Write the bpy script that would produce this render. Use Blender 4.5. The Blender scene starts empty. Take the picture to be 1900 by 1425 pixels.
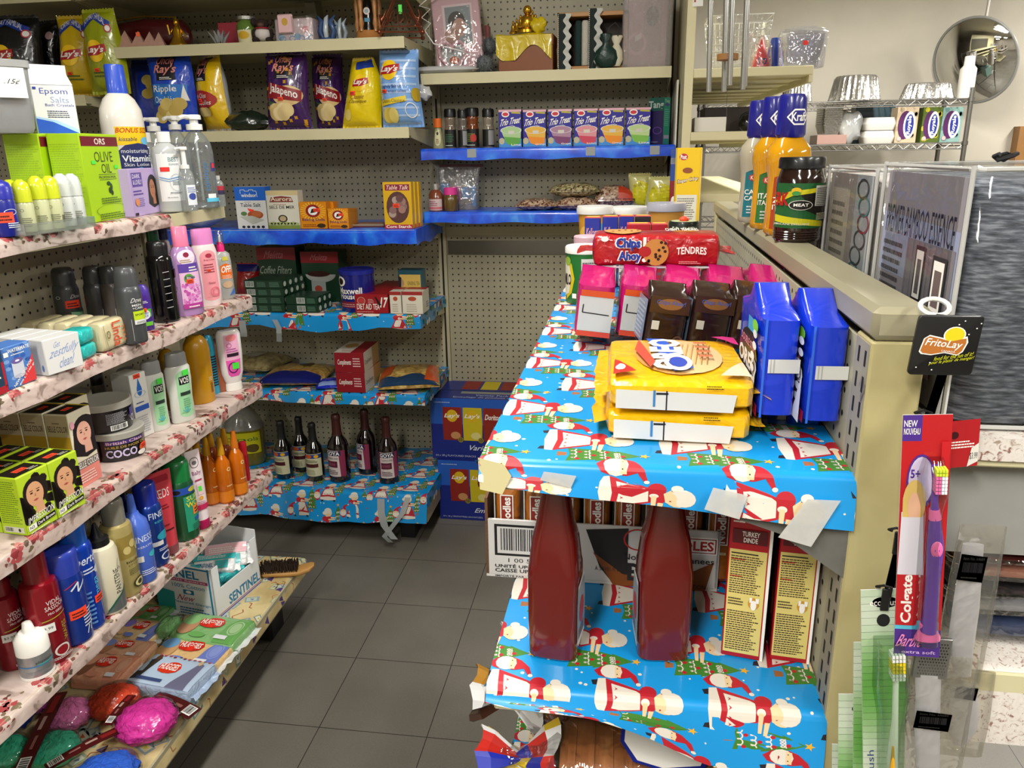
import bpy, math, random
from mathutils import Vector, Matrix
from mathutils.geometry import tessellate_polygon
S = bpy.context.scene
COL = S.collection
PI = math.pi
# ---------------------------------------------------------------- camera, world, lights, exposure
FPX, PIT, YAW, ROL, EYE = 1424.66, .2953, .1479, -.0173, 1.5127
_cy, _sy, _cp, _sp = math.cos(YAW), math.sin(YAW), math.cos(PIT), math.sin(PIT)
FW = Vector((-_sy*_cp, _cy*_cp, -_sp)); _r0 = Vector((_cy, _sy, 0)); _u0 = _r0.cross(FW)
RT = _r0*math.cos(ROL) + _u0*math.sin(ROL); UP = -_r0*math.sin(ROL) + _u0*math.cos(ROL)
CP = Vector((0, 0, EYE))
cd = bpy.data.cameras.new('camera'); cam = bpy.data.objects.new('camera', cd); COL.objects.link(cam)
cd.sensor_width = 36; cd.lens = FPX/1900*36; cd.clip_start = .01
cam.matrix_world = Matrix.Translation(CP) @ Matrix((RT, UP, -FW)).transposed().to_4x4()
S.camera = cam
vs = S.view_settings; vs.view_transform = 'Standard'; vs.look = 'None'; vs.gamma = 1; vs.use_curve_mapping = False
vs.exposure = .25
w = bpy.data.worlds.new('world'); S.world = w; w.use_nodes = True
w.node_tree.nodes['Background'].inputs[0].default_value = (.95, .97, 1, 1)
w.node_tree.nodes['Background'].inputs[1].default_value = .22
def area(name, loc, sx, sy, power, rot=(0, 0, 0), c=(1, .97, .9)):
 d = bpy.data.lights.new(name, 'AREA'); d.shape = 'RECTANGLE'; d.size = sx; d.size_y = sy; d.energy = power; d.color = c
 o = bpy.data.objects.new(name, d); COL.objects.link(o); o.location = loc; o.rotation_euler = rot; return o
# fluorescent tubes of the shop ceiling, the last three unseen ones added as fill light (their fixtures are built with the ceiling)
TUBES = [(-.45,-.9,2.62,55),(-.45,1.3,2.62,25),(1.3,-.6,2.62,34),(1.2,3.4,2.62,75),(2.9,3.9,2.62,60),(3,0,2.62,60),(-2.4,-1.6,2.62,50)]
for tx, ty, tz, tp in TUBES:
 area('ceiling_tube_light', (tx, ty, tz-.075), .16, 1.2, tp)
S.cycles.max_bounces = 7; S.cycles.diffuse_bounces = 3; S.cycles.glossy_bounces = 4
S.cycles.transmission_bounces = 5; S.cycles.transparent_max_bounces = 14; S.cycles.sample_clamp_indirect = 6
S.cycles.use_denoising = True; S.cycles.caustics_reflective = False; S.cycles.caustics_refractive = False
# ---------------------------------------------------------------- picking points of the place
def at(u, v, x=None, y=None, z=None):
 d = FW + RT*((u-950)/FPX) - UP*((v-712.5)/FPX)
 t = (z-EYE)/d.z if z is not None else (y/d.y if y is not None else x/d.x)
 return CP + d*t
def px(p):
 d = Vector(p)-CP; k = d.dot(FW)
 return 950+FPX*d.dot(RT)/k, 712.5-FPX*d.dot(UP)/k, k
def height(p, vt):                      # how tall a thing standing at p is when its top shows at row vt
 a, b = 0, 2.
 for _ in range(40):
  m = (a+b)/2
  if px((p[0], p[1], p[2]+m))[1] > vt: a = m
  else: b = m
 return a
def fit(u, vb, vt, wp, z, Y=None, sink=.5):       # round thing: base column, rows of base and top, width
 P = at(u, vb, z=z) if Y is None else at(u, vb, y=Y); P.z = z
 W = wp*px(P)[2]/FPX; d = Vector((P.x, P.y, 0)).normalized()
 P = P + d*W*sink
 return P, W*(1+W*sink/P.length), height(P, vt)
def boxat(p0, p1, vt, z, D):                      # box: both lower corners of the front, row of the top, depth
 a = at(*p0, z=z); b = at(*p1, z=z); e = b-a; W = e.length; e.normalize()
 back = Vector((-e.y, e.x, 0)); H = height(a, vt)
 return (a+b)/2 + back*D/2, math.atan2(e.y, e.x), W, D, H
def boxy(u0, u1, Y, vt, z, D):                    # the same for a thing on the back wall, front at depth Y
 a = at(u0, 400, y=Y); 
 k0 = Vector(((at(u0, vt, y=Y)).x, Y, z)); k1 = Vector(((at(u1, vt, y=Y)).x, Y, z))
 return Vector(((k0.x+k1.x)/2, Y+D/2, z)), 0., k1.x-k0.x, D, height(k0, vt)
# ---------------------------------------------------------------- materials
def lin(h):
 if not isinstance(h, str): return tuple(h)
 o = []
 for i in (0, 2, 4):
  c = int(h[i:i+2], 16)/255; o.append(c/12.92 if c <= .04045 else ((c+.055)/1.055)**2.4)
 return tuple(o)
_mc = {}
def mat(c, r=.5, m=0., t=0., co=0., b=0., bs=80., n=0., ns=30., al=1., ior=1.45, em=0.):
 k = ('m', c, r, m, t, co, b, bs, n, ns, al, ior, em)
 if k in _mc: return _mc[k]
 M = bpy.data.materials.new('surface_'+str(c)); M.use_nodes = True; nt = M.node_tree; p = nt.nodes['Principled BSDF']
 p.inputs['Base Color'].default_value = (*lin(c), 1); p.inputs['Roughness'].default_value = r
 p.inputs['Metallic'].default_value = m; p.inputs['Transmission Weight'].default_value = t
 p.inputs['Coat Weight'].default_value = co; p.inputs['Coat Roughness'].default_value = .08; p.inputs['IOR'].default_value = ior
 p.inputs['Alpha'].default_value = al
 if em: p.inputs['Emission Color'].default_value = (*lin(c), 1); p.inputs['Emission Strength'].default_value = em
 if b or n:
  tc = nt.nodes.new('ShaderNodeTexCoord')
 if b:
  no = nt.nodes.new('ShaderNodeTexNoise'); no.inputs['Scale'].default_value = bs; no.inputs['Detail'].default_value = 2
  no.inputs['Distortion'].default_value = .8
  bu = nt.nodes.new('ShaderNodeBump'); bu.inputs['Strength'].default_value = b; bu.inputs['Distance'].default_value = .01
  nt.links.new(tc.outputs['Object'], no.inputs['Vector']); nt.links.new(no.outputs[0], bu.inputs['Height'])
  nt.links.new(bu.outputs[0], p.inputs['Normal'])
 if n:
  no = nt.nodes.new('ShaderNodeTexNoise'); no.inputs['Scale'].default_value = ns; no.inputs['Detail'].default_value = 4
  hs = nt.nodes.new('ShaderNodeMix'); hs.data_type = 'RGBA'
  cc = lin(c); hs.inputs[6].default_value = (*[x*(1-n) for x in cc], 1); hs.inputs[7].default_value = (*[min(1, x*(1+n)) for x in cc], 1)
  nt.links.new(tc.outputs['Object'],no.inputs['Vector']); nt.links.new(no.outputs[0],hs.inputs[0]); nt.links.new(hs.outputs[2],p.inputs['Base Color'])
 _mc[k] = M; return M
def k4(c): return mat(c, .4)      # the common semi-gloss print
def film(c='ffffff', k=.14, r=.06, b=.6, bs=60., milk=0.):   # thin clear plastic film; milk = share of diffuse haze
 q = ('f', c, k, r, b, bs, milk)
 if q in _mc: return _mc[q]
 M = bpy.data.materials.new('clear_film'); M.use_nodes = True; nt = M.node_tree; nt.nodes.clear(); N = nt.nodes.new; L = nt.links.new
 o = N('ShaderNodeOutputMaterial'); tr = N('ShaderNodeBsdfTransparent'); tr.inputs[0].default_value = (*lin(c), 1)
 g = N('ShaderNodeBsdfGlossy'); g.inputs['Roughness'].default_value = r
 fr = N('ShaderNodeFresnel'); fr.inputs[0].default_value = 1.5; ad = N('ShaderNodeMath'); ad.operation = 'MULTIPLY_ADD'
 ad.inputs[1].default_value = .45; ad.inputs[2].default_value = k
 tc = N('ShaderNodeTexCoord'); no = N('ShaderNodeTexNoise'); no.inputs['Scale'].default_value = bs; no.inputs['Distortion'].default_value = 1.5
 bu = N('ShaderNodeBump'); bu.inputs['Strength'].default_value = b; bu.inputs['Distance'].default_value = .01
 L(tc.outputs['Object'],no.inputs['Vector']); L(no.outputs[0],bu.inputs['Height']); L(bu.outputs[0],g.inputs['Normal']); L(bu.outputs[0],fr.inputs['Normal'])
 mx = N('ShaderNodeMixShader'); L(fr.outputs[0],ad.inputs[0]); L(ad.outputs[0],mx.inputs[0]); L(tr.outputs[0],mx.inputs[1]); L(g.outputs[0],mx.inputs[2])
 last = mx
 if milk:
  df = N('ShaderNodeBsdfDiffuse'); df.inputs[0].default_value = (.85,.87,.88,1); m2 = N('ShaderNodeMixShader'); m2.inputs[0].default_value = milk
  L(mx.outputs[0], m2.inputs[1]); L(df.outputs[0], m2.inputs[2]); last = m2
 L(last.outputs[0], o.inputs[0]); _mc[q] = M; return M
def noisy(name, cols, scale, r=.5, detail=5, stretch=(1, 1, 1), dist=0., kind='n', b=0., co=0.):   # colour ramp over noise
 if name in _mc: return _mc[name]
 M = bpy.data.materials.new(name); M.use_nodes = True; nt = M.node_tree; p = nt.nodes['Principled BSDF']; N = nt.nodes.new; L = nt.links.new
 tc = N('ShaderNodeTexCoord'); mp = N('ShaderNodeMapping'); mp.inputs['Scale'].default_value = stretch; L(tc.outputs['Object'], mp.inputs[0])
 if kind == 'v': no = N('ShaderNodeTexVoronoi'); out = no.outputs[1]
 else: no = N('ShaderNodeTexNoise'); no.inputs['Detail'].default_value = detail; no.inputs['Distortion'].default_value = dist; out = no.outputs[0]
 no.inputs['Scale'].default_value = scale; L(mp.outputs[0], no.inputs['Vector'])
 rp = N('ShaderNodeValToRGB'); cr = rp.color_ramp
 while len(cr.elements) < len(cols): cr.elements.new(.5)
 for e, (pos, c) in zip(cr.elements, cols): e.position = pos; e.color = (*lin(c), 1)
 if kind == 'v': cr.interpolation = 'CONSTANT'
 L(out,rp.inputs[0]); L(rp.outputs[0],p.inputs['Base Color']); p.inputs['Roughness'].default_value = r; p.inputs['Coat Weight'].default_value = co
 if b:
  bu = N('ShaderNodeBump'); bu.inputs['Strength'].default_value = b; bu.inputs['Distance'].default_value = .004; L(out,bu.inputs['Height']); L(bu.outputs[0],p.inputs['Normal'])
 _mc[name] = M; return M
# ---------------------------------------------------------------- mesh builder
class MB:
 def __init__(s): s.v = []; s.f = []; s.mi = []; s.ms = []
 def add(s, vs, fs, m):
  if m not in s.ms: s.ms.append(m)
  k = s.ms.index(m); b = len(s.v); s.v += [tuple(p) for p in vs]
  for f in fs: s.f.append([b+i for i in f]); s.mi.append(k)
  return s
 def box(s, x0, y0, z0, x1, y1, z1, m, c=0.):
  if not c:
   v = [(x, y, z) for z in (z0, z1) for x, y in ((x0, y0), (x1, y0), (x1, y1), (x0, y1))]
   return s.add(v, [(3, 2, 1, 0), (4, 5, 6, 7), (0, 1, 5, 4), (1, 2, 6, 5), (2, 3, 7, 6), (3, 0, 4, 7)], m)
  X = [(x0, 1), (x1, -1)]; Y = [(y0, 1), (y1, -1)]; Z = [(z0, 1), (z1, -1)]; v = []; idx = {}
  for i, (x, sx) in enumerate(X):
   for j, (y, sy) in enumerate(Y):
    for k, (z, sz) in enumerate(Z):
     idx[i, j, k, 0] = len(v); v.append((x, y+sy*c, z+sz*c))
     idx[i, j, k, 1] = len(v); v.append((x+sx*c, y, z+sz*c))
     idx[i, j, k, 2] = len(v); v.append((x+sx*c, y+sy*c, z))
  f = []
  for a in (0, 1):
   q = [idx[a, 0, 0, 0], idx[a, 1, 0, 0], idx[a, 1, 1, 0], idx[a, 0, 1, 0]]; f.append(q if a else q[::-1])
   q = [idx[0, a, 0, 1], idx[0, a, 1, 1], idx[1, a, 1, 1], idx[1, a, 0, 1]]; f.append(q if a else q[::-1])
   q = [idx[0, 0, a, 2], idx[1, 0, a, 2], idx[1, 1, a, 2], idx[0, 1, a, 2]]; f.append(q if a else q[::-1])
  for a in (0, 1):
   for b in (0, 1):
    f.append([idx[a, b, 0, 0], idx[a, b, 1, 0], idx[a, b, 1, 1], idx[a, b, 0, 1]])
    f.append([idx[a, 0, b, 0], idx[a, 1, b, 0], idx[a, 1, b, 2], idx[a, 0, b, 2]])
    f.append([idx[0, a, b, 1], idx[1, a, b, 1], idx[1, a, b, 2], idx[0, a, b, 2]])
    for k in (0, 1): f.append([idx[a, b, k, 0], idx[a, b, k, 1], idx[a, b, k, 2]])
  return s.add(v, f, m)
 def rings(s, rs, m, closed=True, cb=True, ct=True):
  n = len(rs[0]); v = [p for r in rs for p in r]; f = []
  for i in range(len(rs)-1):
   for j in range(n if closed else n-1):
    k = (j+1) % n; f.append((i*n+j, i*n+k, (i+1)*n+k, (i+1)*n+j))
  if cb: f.append(tuple(range(n))[::-1])
  if ct: f.append(tuple((len(rs)-1)*n+j for j in range(n)))
  return s.add(v, f, m)
 def loft(s, secs, m, n=28, cb=True, ct=True, ax='z', o=(0, 0, 0)):   # secs (z, rx, ry[, e, cx, cy])
  rs = []
  for q in secs:
   z, rx, ry, e, cx, cy = (list(q)+[2, 0, 0][len(q)-3:])[:6]
   ring = []
   for j in range(n):
    t = 2*PI*j/n; c, si = math.cos(t), math.sin(t)
    x = cx+rx*math.copysign(abs(c)**(2/e), c); y = cy+ry*math.copysign(abs(si)**(2/e), si)
    p = (x, y, z) if ax == 'z' else ((z, x, y) if ax == 'x' else (y, z, x))
    ring.append((p[0]+o[0], p[1]+o[1], p[2]+o[2]))
   rs.append(ring)
  return s.rings(rs, m, True, cb, ct)
 def lathe(s, prof, m, n=28, o=(0, 0, 0), cb=True, ct=True):
  return s.loft([(z, r, r) for z, r in prof], m, n, cb, ct, 'z', o)
 def tube(s, pts, r, m, n=8, closed=False):
  pts = [Vector(p) for p in pts]; rs = []; N = len(pts); prev = None
  for i, p in enumerate(pts):
   a = pts[i-1] if (i or closed) else p; b = pts[(i+1) % N] if (i < N-1 or closed) else p
   d = (b-a).normalized() if (b-a).length else Vector((0, 0, 1))
   u = prev - d*prev.dot(d) if prev is not None else d.orthogonal()
   if u.length < 1e-6: u = d.orthogonal()
   u.normalize(); prev = u; w = d.cross(u); rr = r[i] if isinstance(r, (list, tuple)) else r
   rs.append([tuple(p+u*rr*math.cos(2*PI*j/n)+w*rr*math.sin(2*PI*j/n)) for j in range(n)])
  if closed: rs.append(rs[0])
  return s.rings(rs, m, True, not closed, not closed)
 def sphere(s, c, rx, ry, rz, m, n=16, k=10, fn=None):
  rs = []
  for i in range(k+1):
   a = -PI/2+PI*i/k; ring = []
   for j in range(n):
    t = 2*PI*j/n; d = (math.cos(a)*math.cos(t), math.cos(a)*math.sin(t), math.sin(a)); q = fn(d) if fn else 1
    ring.append((c[0]+rx*d[0]*q, c[1]+ry*d[1]*q, c[2]+rz*d[2]*q))
   rs.append(ring)
  return s.rings(rs, m, True, False, False)
 def grid(s, fn, nu, nv, m):
  v = [fn(i/nu, j/nv) for j in range(nv+1) for i in range(nu+1)]
  return s.add(v, [(j*(nu+1)+i, j*(nu+1)+i+1, (j+1)*(nu+1)+i+1, (j+1)*(nu+1)+i) for j in range(nv) for i in range(nu)], m)
 def poly(s, pts, m): return s.add(pts, [tuple(range(len(pts)))], m)
 def move(s, M, a=0):
  s.v = s.v[:a]+[tuple(M @ Vector(p)) for p in s.v[a:]]; return s
 def build(s, name, parent=None, label=None, ang=38):
  me = bpy.data.meshes.new(name); me.from_pydata(s.v, [], s.f)
  for m in s.ms: me.materials.append(m)
  me.polygons.foreach_set('material_index', s.mi); me.polygons.foreach_set('use_smooth', [True]*len(s.f))
  me.update(); me.set_sharp_from_angle(angle=math.radians(ang))
  o = bpy.data.objects.new(name, me); COL.objects.link(o)
  if parent: o.parent = parent
  if label: o['label'] = label
  return o
def tag(o, label, cat, group=None):
 o['label'] = label; o['category'] = cat
 if group: o['group'] = group
 return o
def thing(name, label, cat, loc=(0, 0, 0), rz=0., group=None):
 o = bpy.data.objects.new(name, None); o.empty_display_size = .02; COL.objects.link(o)
 o.location = loc; o.rotation_euler = (0, 0, rz); return tag(o, label, cat, group)
def solo(mb, name, label, cat, loc=(0, 0, 0), rz=0., group=None, rot=None):
 o = mb.build(name); o.location = loc; o.rotation_euler = rot or (0, 0, rz); return tag(o, label, cat, group)
def structure(mb, name):
 o = mb.build(name); o['kind'] = 'structure'; return o
def dup(o, loc, rz, label, group=None, s=None, rot=None):
 c = o.copy(); COL.objects.link(c); c.location = loc; c.rotation_euler = rot or (0, 0, rz); c['label'] = label
 if group: c['group'] = group
 if s: c.scale = s
 for h in list(o.children):
  d = h.copy(); COL.objects.link(d); d.parent = c
  for g in list(h.children): e = g.copy(); COL.objects.link(e); e.parent = d
 return c
# ---------------------------------------------------------------- printing on surfaces
_tc = {}
def glyphs(s, bold=0.):
 k = (s, bold)
 if k not in _tc:
  c = bpy.data.curves.new('t', 'FONT'); c.body = s; c.offset = bold; c.resolution_u = 2; c.size = 1; c.fill_mode = 'BOTH'
  o = bpy.data.objects.new('t', c); me = o.to_mesh(); me.calc_loop_triangles()
  T = [[(me.vertices[i].co.x, me.vertices[i].co.y) for i in t.vertices] for t in me.loop_triangles]
  o.to_mesh_clear(); bpy.data.objects.remove(o); bpy.data.curves.remove(c)
  xs = [p[0] for t in T for p in t] or [0, 1]; ys = [p[1] for t in T for p in t] or [0, 1]
  _tc[k] = (T, min(xs), min(ys), max(xs)-min(xs), max(ys)-min(ys))
 return _tc[k]
def _split(polys, cuts, ax):
 for c in cuts:
  out = []
  for P in polys:
   lo = min(p[ax] for p in P); hi = max(p[ax] for p in P)
   if lo >= c-1e-9 or hi <= c+1e-9: out.append(P); continue
   A = []; B = []
   for i, p in enumerate(P):
    q = P[(i+1) % len(P)]
    (A if p[ax] <= c else B).append(p)
    if (p[ax]-c)*(q[ax]-c) < 0:
     t = (c-p[ax])/(q[ax]-p[ax]); r = (p[0]+(q[0]-p[0])*t, p[1]+(q[1]-p[1])*t); A.append(r); B.append(r)
    elif p[ax] == c: B.append(p)
   out += [k for k in (A, B) if len(k) > 2]
  polys = out
 return polys
def _clip(P, x0, y0, x1, y1):
 for ax, c, s in ((0, x0, 1), (0, x1, -1), (1, y0, 1), (1, y1, -1)):
  o = []
  for i, p in enumerate(P):
   q = P[(i+1) % len(P)]; a = (p[ax]-c)*s; b = (q[ax]-c)*s
   if a >= 0: o.append(p)
   if a*b < 0: t = a/(a-b); o.append((p[0]+(q[0]-p[0])*t, p[1]+(q[1]-p[1])*t))
  P = o
  if len(P) < 3: return None
 return P
class Dec:      # draws on a mapped surface; coordinates 0..1 over w x h
 def __init__(s, mb, fn, w, h, xc=(), yc=(), eps=.00012, clip=True):
  s.mb, s.fn, s.w, s.h, s.xc, s.yc, s.eps, s.l, s.clip = mb, fn, w, h, xc, yc, eps, 1, clip; s.T = None; s.mw, s.mh = w, h
 def tris(s, T, m, l=None):
  out = []
  if s.T: T = [[s.T(*p) for p in t] for t in T]
  if s.clip: T = [k for k in (_clip(t, 0, 0, 1, 1) for t in T) if k]
  T = [[(x*s.w, y*s.h) for x, y in t] for t in T]
  T = _split(_split(T, s.xc, 0), s.yc, 1); v = []; f = []
  for t in T:
   f.append(tuple(range(len(v), len(v)+len(t)))); v += [s.fn(x, y, s.eps*(l or s.l)) for x, y in t]
  if f: s.mb.add(v, f, m)
  if l is None: s.l += 1
  return s
 def poly(s, pts, m, l=None):
  tt = tessellate_polygon([[Vector((x, y, 0)) for x, y in pts]])
  T = []
  for a, b, c in tt:
   A, B, C = pts[a], pts[b], pts[c]
   if (B[0]-A[0])*(C[1]-A[1])-(B[1]-A[1])*(C[0]-A[0]) < 0: B, C = C, B
   T.append([A, B, C])
  return s.tris(T, m, l)
 def rect(s, x0, y0, x1, y1, m, l=None): return s.tris([[(x0, y0), (x1, y0), (x1, y1), (x0, y1)]], m, l)
 def ell(s, x, y, rx, ry, m, a0=0, a1=360, n=20, l=None):
  P = [(x+rx*math.cos(math.radians(a0+(a1-a0)*i/n)), y+ry*math.sin(math.radians(a0+(a1-a0)*i/n))) for i in range(n+(a1-a0 < 360))]
  return s.poly(P, m, l)
 def ring(s, x, y, rx, ry, t, m, n=24, a0=0, a1=360, l=None):
  T = []
  for i in range(n):
   q = [math.radians(a0+(a1-a0)*(i+k)/n) for k in (0, 1)]
   o = [(x+rx*math.cos(a), y+ry*math.sin(a)) for a in q]; k = [(x+rx*(1-t)*math.cos(a), y+ry*(1-t)*math.sin(a)) for a in q]
   T.append([o[0], o[1], k[1], k[0]])
  return s.tris(T, m, l)
 def line(s, pts, t, m, l=None):     # stroke, thickness in metres
  T = []; P = [(x*s.mw, y*s.mh) for x, y in pts]
  for (ax, ay), (bx, by) in zip(P, P[1:]):
   d = math.hypot(bx-ax, by-ay) or 1; nx, ny = -(by-ay)/d*t/2, (bx-ax)/d*t/2
   T.append([((ax-nx)/s.mw, (ay-ny)/s.mh), ((bx-nx)/s.mw, (by-ny)/s.mh), ((bx+nx)/s.mw, (by+ny)/s.mh), ((ax+nx)/s.mw, (ay+ny)/s.mh)])
  return s.tris(T, m, l)
 def text(s, t, x0, y0, x1, y1, m, bold=.01, sh=0., rot=0, arc=0., l=None):   # fills the box x0..y1
  T, a, b, w, h = glyphs(t, bold); w = w or 1; h = h or 1; o = []
  for tr in T:
   q = []
   for x, y in tr:
    X, Y = (x-a)/w, (y-b)/h
    X = X+sh*3*(Y-.5)*h/w; Y = Y+arc*(1-4*(X-.5)**2)
    if rot == 90: X, Y = 1-Y, X
    elif rot == -90: X, Y = Y, 1-X
    elif rot == 180: X, Y = 1-X, 1-Y
    q.append((x0+X*(x1-x0), y0+Y*(y1-y0)))
   o.append(q)
  return s.tris(o, m, l)
 def small(s, x0, y0, x1, y1, n, m, f=.45, seed=1):    # unreadable small print
  R = random.Random(seed+n); T = []; hh = (y1-y0)/n
  for i in range(n):
   y = y0+hh*i; x = x0; e = x1-(x1-x0)*R.random()*.25
   while x < e:
    k = (x1-x0)*R.uniform(.04, .12); q = min(x+k, e); T.append([(x, y), (q, y), (q, y+hh*f), (x, y+hh*f)]); x = q+(x1-x0)*.015
  return s.tris(T, m)
 def bars(s, x0, y0, x1, y1, n=22, bg='f4f4f0', fg='15151a', v=True, seed=3):
  if bg: s.rect(x0, y0, x1, y1, mat(bg, .5))
  R = random.Random(seed); a, b = (x0, x1) if v else (y0, y1); p = a+(b-a)*.06; T = []; e = b-(b-a)*.06
  ws = [R.choice((1, 1, 2, 3)) for _ in range(2*n)]; u = (e-p)/sum(ws)
  for i, k in enumerate(ws):
   if i % 2 == 0:
    if v: T.append([(p, y0+(y1-y0)*.12), (p+k*u, y0+(y1-y0)*.12), (p+k*u, y1-(y1-y0)*.06), (p, y1-(y1-y0)*.06)])
    else: T.append([(x0+(x1-x0)*.12, p), (x1-(x1-x0)*.06, p), (x1-(x1-x0)*.06, p+k*u), (x0+(x1-x0)*.12, p+k*u)])
   p += k*u
  return s.tris(T, mat(fg, .5))
 def sticker(s, x, y, w, c='ff4a2a', t=None, r=.6):      # price sticker
  h = w*s.w/s.h*.55; s.rect(x-w/2,y-h/2,x+w/2,y+h/2,mat(c,.55)); s.small(x-w*.38,y-h*.3,x+w*.42,y+h*.35,2,mat('3a1a14',.6),.5); return s
def face(mb, W, D, H, side='F', **k):     # side of a box centred on its base
 o, u, v, n, w, h = {'F': ((-W/2, -D/2, 0), (1, 0, 0), (0, 0, 1), (0, -1, 0), W, H), 'B': ((W/2, D/2, 0), (-1, 0, 0), (0, 0, 1), (0, 1, 0), W, H),
  'L': ((-W/2, D/2, 0), (0, -1, 0), (0, 0, 1), (-1, 0, 0), D, H), 'R': ((W/2, -D/2, 0), (0, 1, 0), (0, 0, 1), (1, 0, 0), D, H),
  'T': ((-W/2, -D/2, H), (1, 0, 0), (0, 1, 0), (0, 0, 1), W, D)}[side]
 o, u, v, n = map(Vector, (o, u, v, n))
 return Dec(mb, lambda x, y, e: tuple(o+u*x+v*y+n*e), w, h, **k)
def wrapd(mb, secs, w, z0, z1, ang=0., cx=.006, cy=None, **k):   # label around a lofted body, centred on -Y, arc width w
 def sec(z):
  for a, b in zip(secs, secs[1:]):
   if a[0] <= z <= b[0] and b[0] > a[0]:
    t = (z-a[0])/(b[0]-a[0]); A = (list(a)+[2, 0, 0][len(a)-3:]); B = (list(b)+[2, 0, 0][len(b)-3:])
    return [A[i]+(B[i]-A[i])*t for i in range(1, 6)]
  a = secs[-1] if z > secs[-1][0] else secs[0]; return (list(a)+[2, 0, 0][len(a)-3:])[1:6]
 def fn(x, y, e):
  rx, ry, ex, ox, oy = sec(z0+y); x = x-w/2; rx += e; ry += e
  if ex > 3.01 and not ang:
   q = min(abs(x)/rx, .999); return (ox+x, oy-ry*(1-q**ex)**(1/ex), z0+y)
  t = -PI/2+math.radians(ang)+x/max(rx, ry); c, si = math.cos(t), math.sin(t)
  return (ox+rx*math.copysign(abs(c)**(2/ex), c), oy+ry*math.copysign(abs(si)**(2/ex), si), z0+y)
 xc = [i*cx for i in range(1, int(w/cx)+1)]
 yc = sorted({s[0]-z0 for s in secs if z0 < s[0] < z1} | ({i*cy for i in range(1, int((z1-z0)/cy)+1)} if cy else set()))
 return Dec(mb, fn, w, z1-z0, xc, yc, k.pop('eps', .0003), **k)
# ================================================================ room shell
CREAM = mat('b5ae90', .45, n=.05, ns=6); CREAM2 = mat('c8c19c', .42, n=.06, ns=9); DARK = mat('0c0c0d', .6); BLACK = k4('141416')
def floor_mat():
 M = bpy.data.materials.new('vinyl_tile'); M.use_nodes = True; nt = M.node_tree; p = nt.nodes['Principled BSDF']; N = nt.nodes.new; L = nt.links.new
 tc = N('ShaderNodeTexCoord'); mp = N('ShaderNodeMapping'); mp.inputs['Location'].default_value = (.8004,-1.6528,0); L(tc.outputs['Object'],mp.inputs[0])
 bk = N('ShaderNodeTexBrick'); bk.offset = 0; bk.inputs['Scale'].default_value = 1; bk.inputs['Brick Width'].default_value = .3048; bk.inputs['Row Height'].default_value = .3048
 bk.inputs['Mortar Size'].default_value = .0012; bk.inputs['Color1'].default_value = (.150,.137,.115,1); bk.inputs['Color2'].default_value = (.160,.146,.122,1); bk.inputs['Mortar'].default_value = (.02,.018,.015,1)
 L(mp.outputs[0], bk.inputs[0])
 no = N('ShaderNodeTexNoise'); no.inputs['Scale'].default_value = 3; no.inputs['Detail'].default_value = 8; L(tc.outputs['Object'], no.inputs[0])
 n2 = N('ShaderNodeTexNoise'); n2.inputs['Scale'].default_value = 260; n2.inputs['Detail'].default_value = 2; L(tc.outputs['Object'], n2.inputs[0])
 r = N('ShaderNodeMapRange'); r.inputs[1].default_value = .3; r.inputs[2].default_value = .7; r.inputs[3].default_value = .8; r.inputs[4].default_value = 1.12; L(no.outputs[0],r.inputs[0])
 r2 = N('ShaderNodeMapRange'); r2.inputs[1].default_value = .3; r2.inputs[2].default_value = .7; r2.inputs[3].default_value = .9; r2.inputs[4].default_value = 1.1; L(n2.outputs[0],r2.inputs[0])
 mu = N('ShaderNodeMath'); mu.operation = 'MULTIPLY'; L(r.outputs[0], mu.inputs[0]); L(r2.outputs[0], mu.inputs[1])
 vm = N('ShaderNodeVectorMath'); vm.operation = 'SCALE'; L(bk.outputs[0],vm.inputs[0]); L(mu.outputs[0],vm.inputs['Scale']); L(vm.outputs[0],p.inputs['Base Color'])
 p.inputs['Roughness'].default_value = .42; return M
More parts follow.
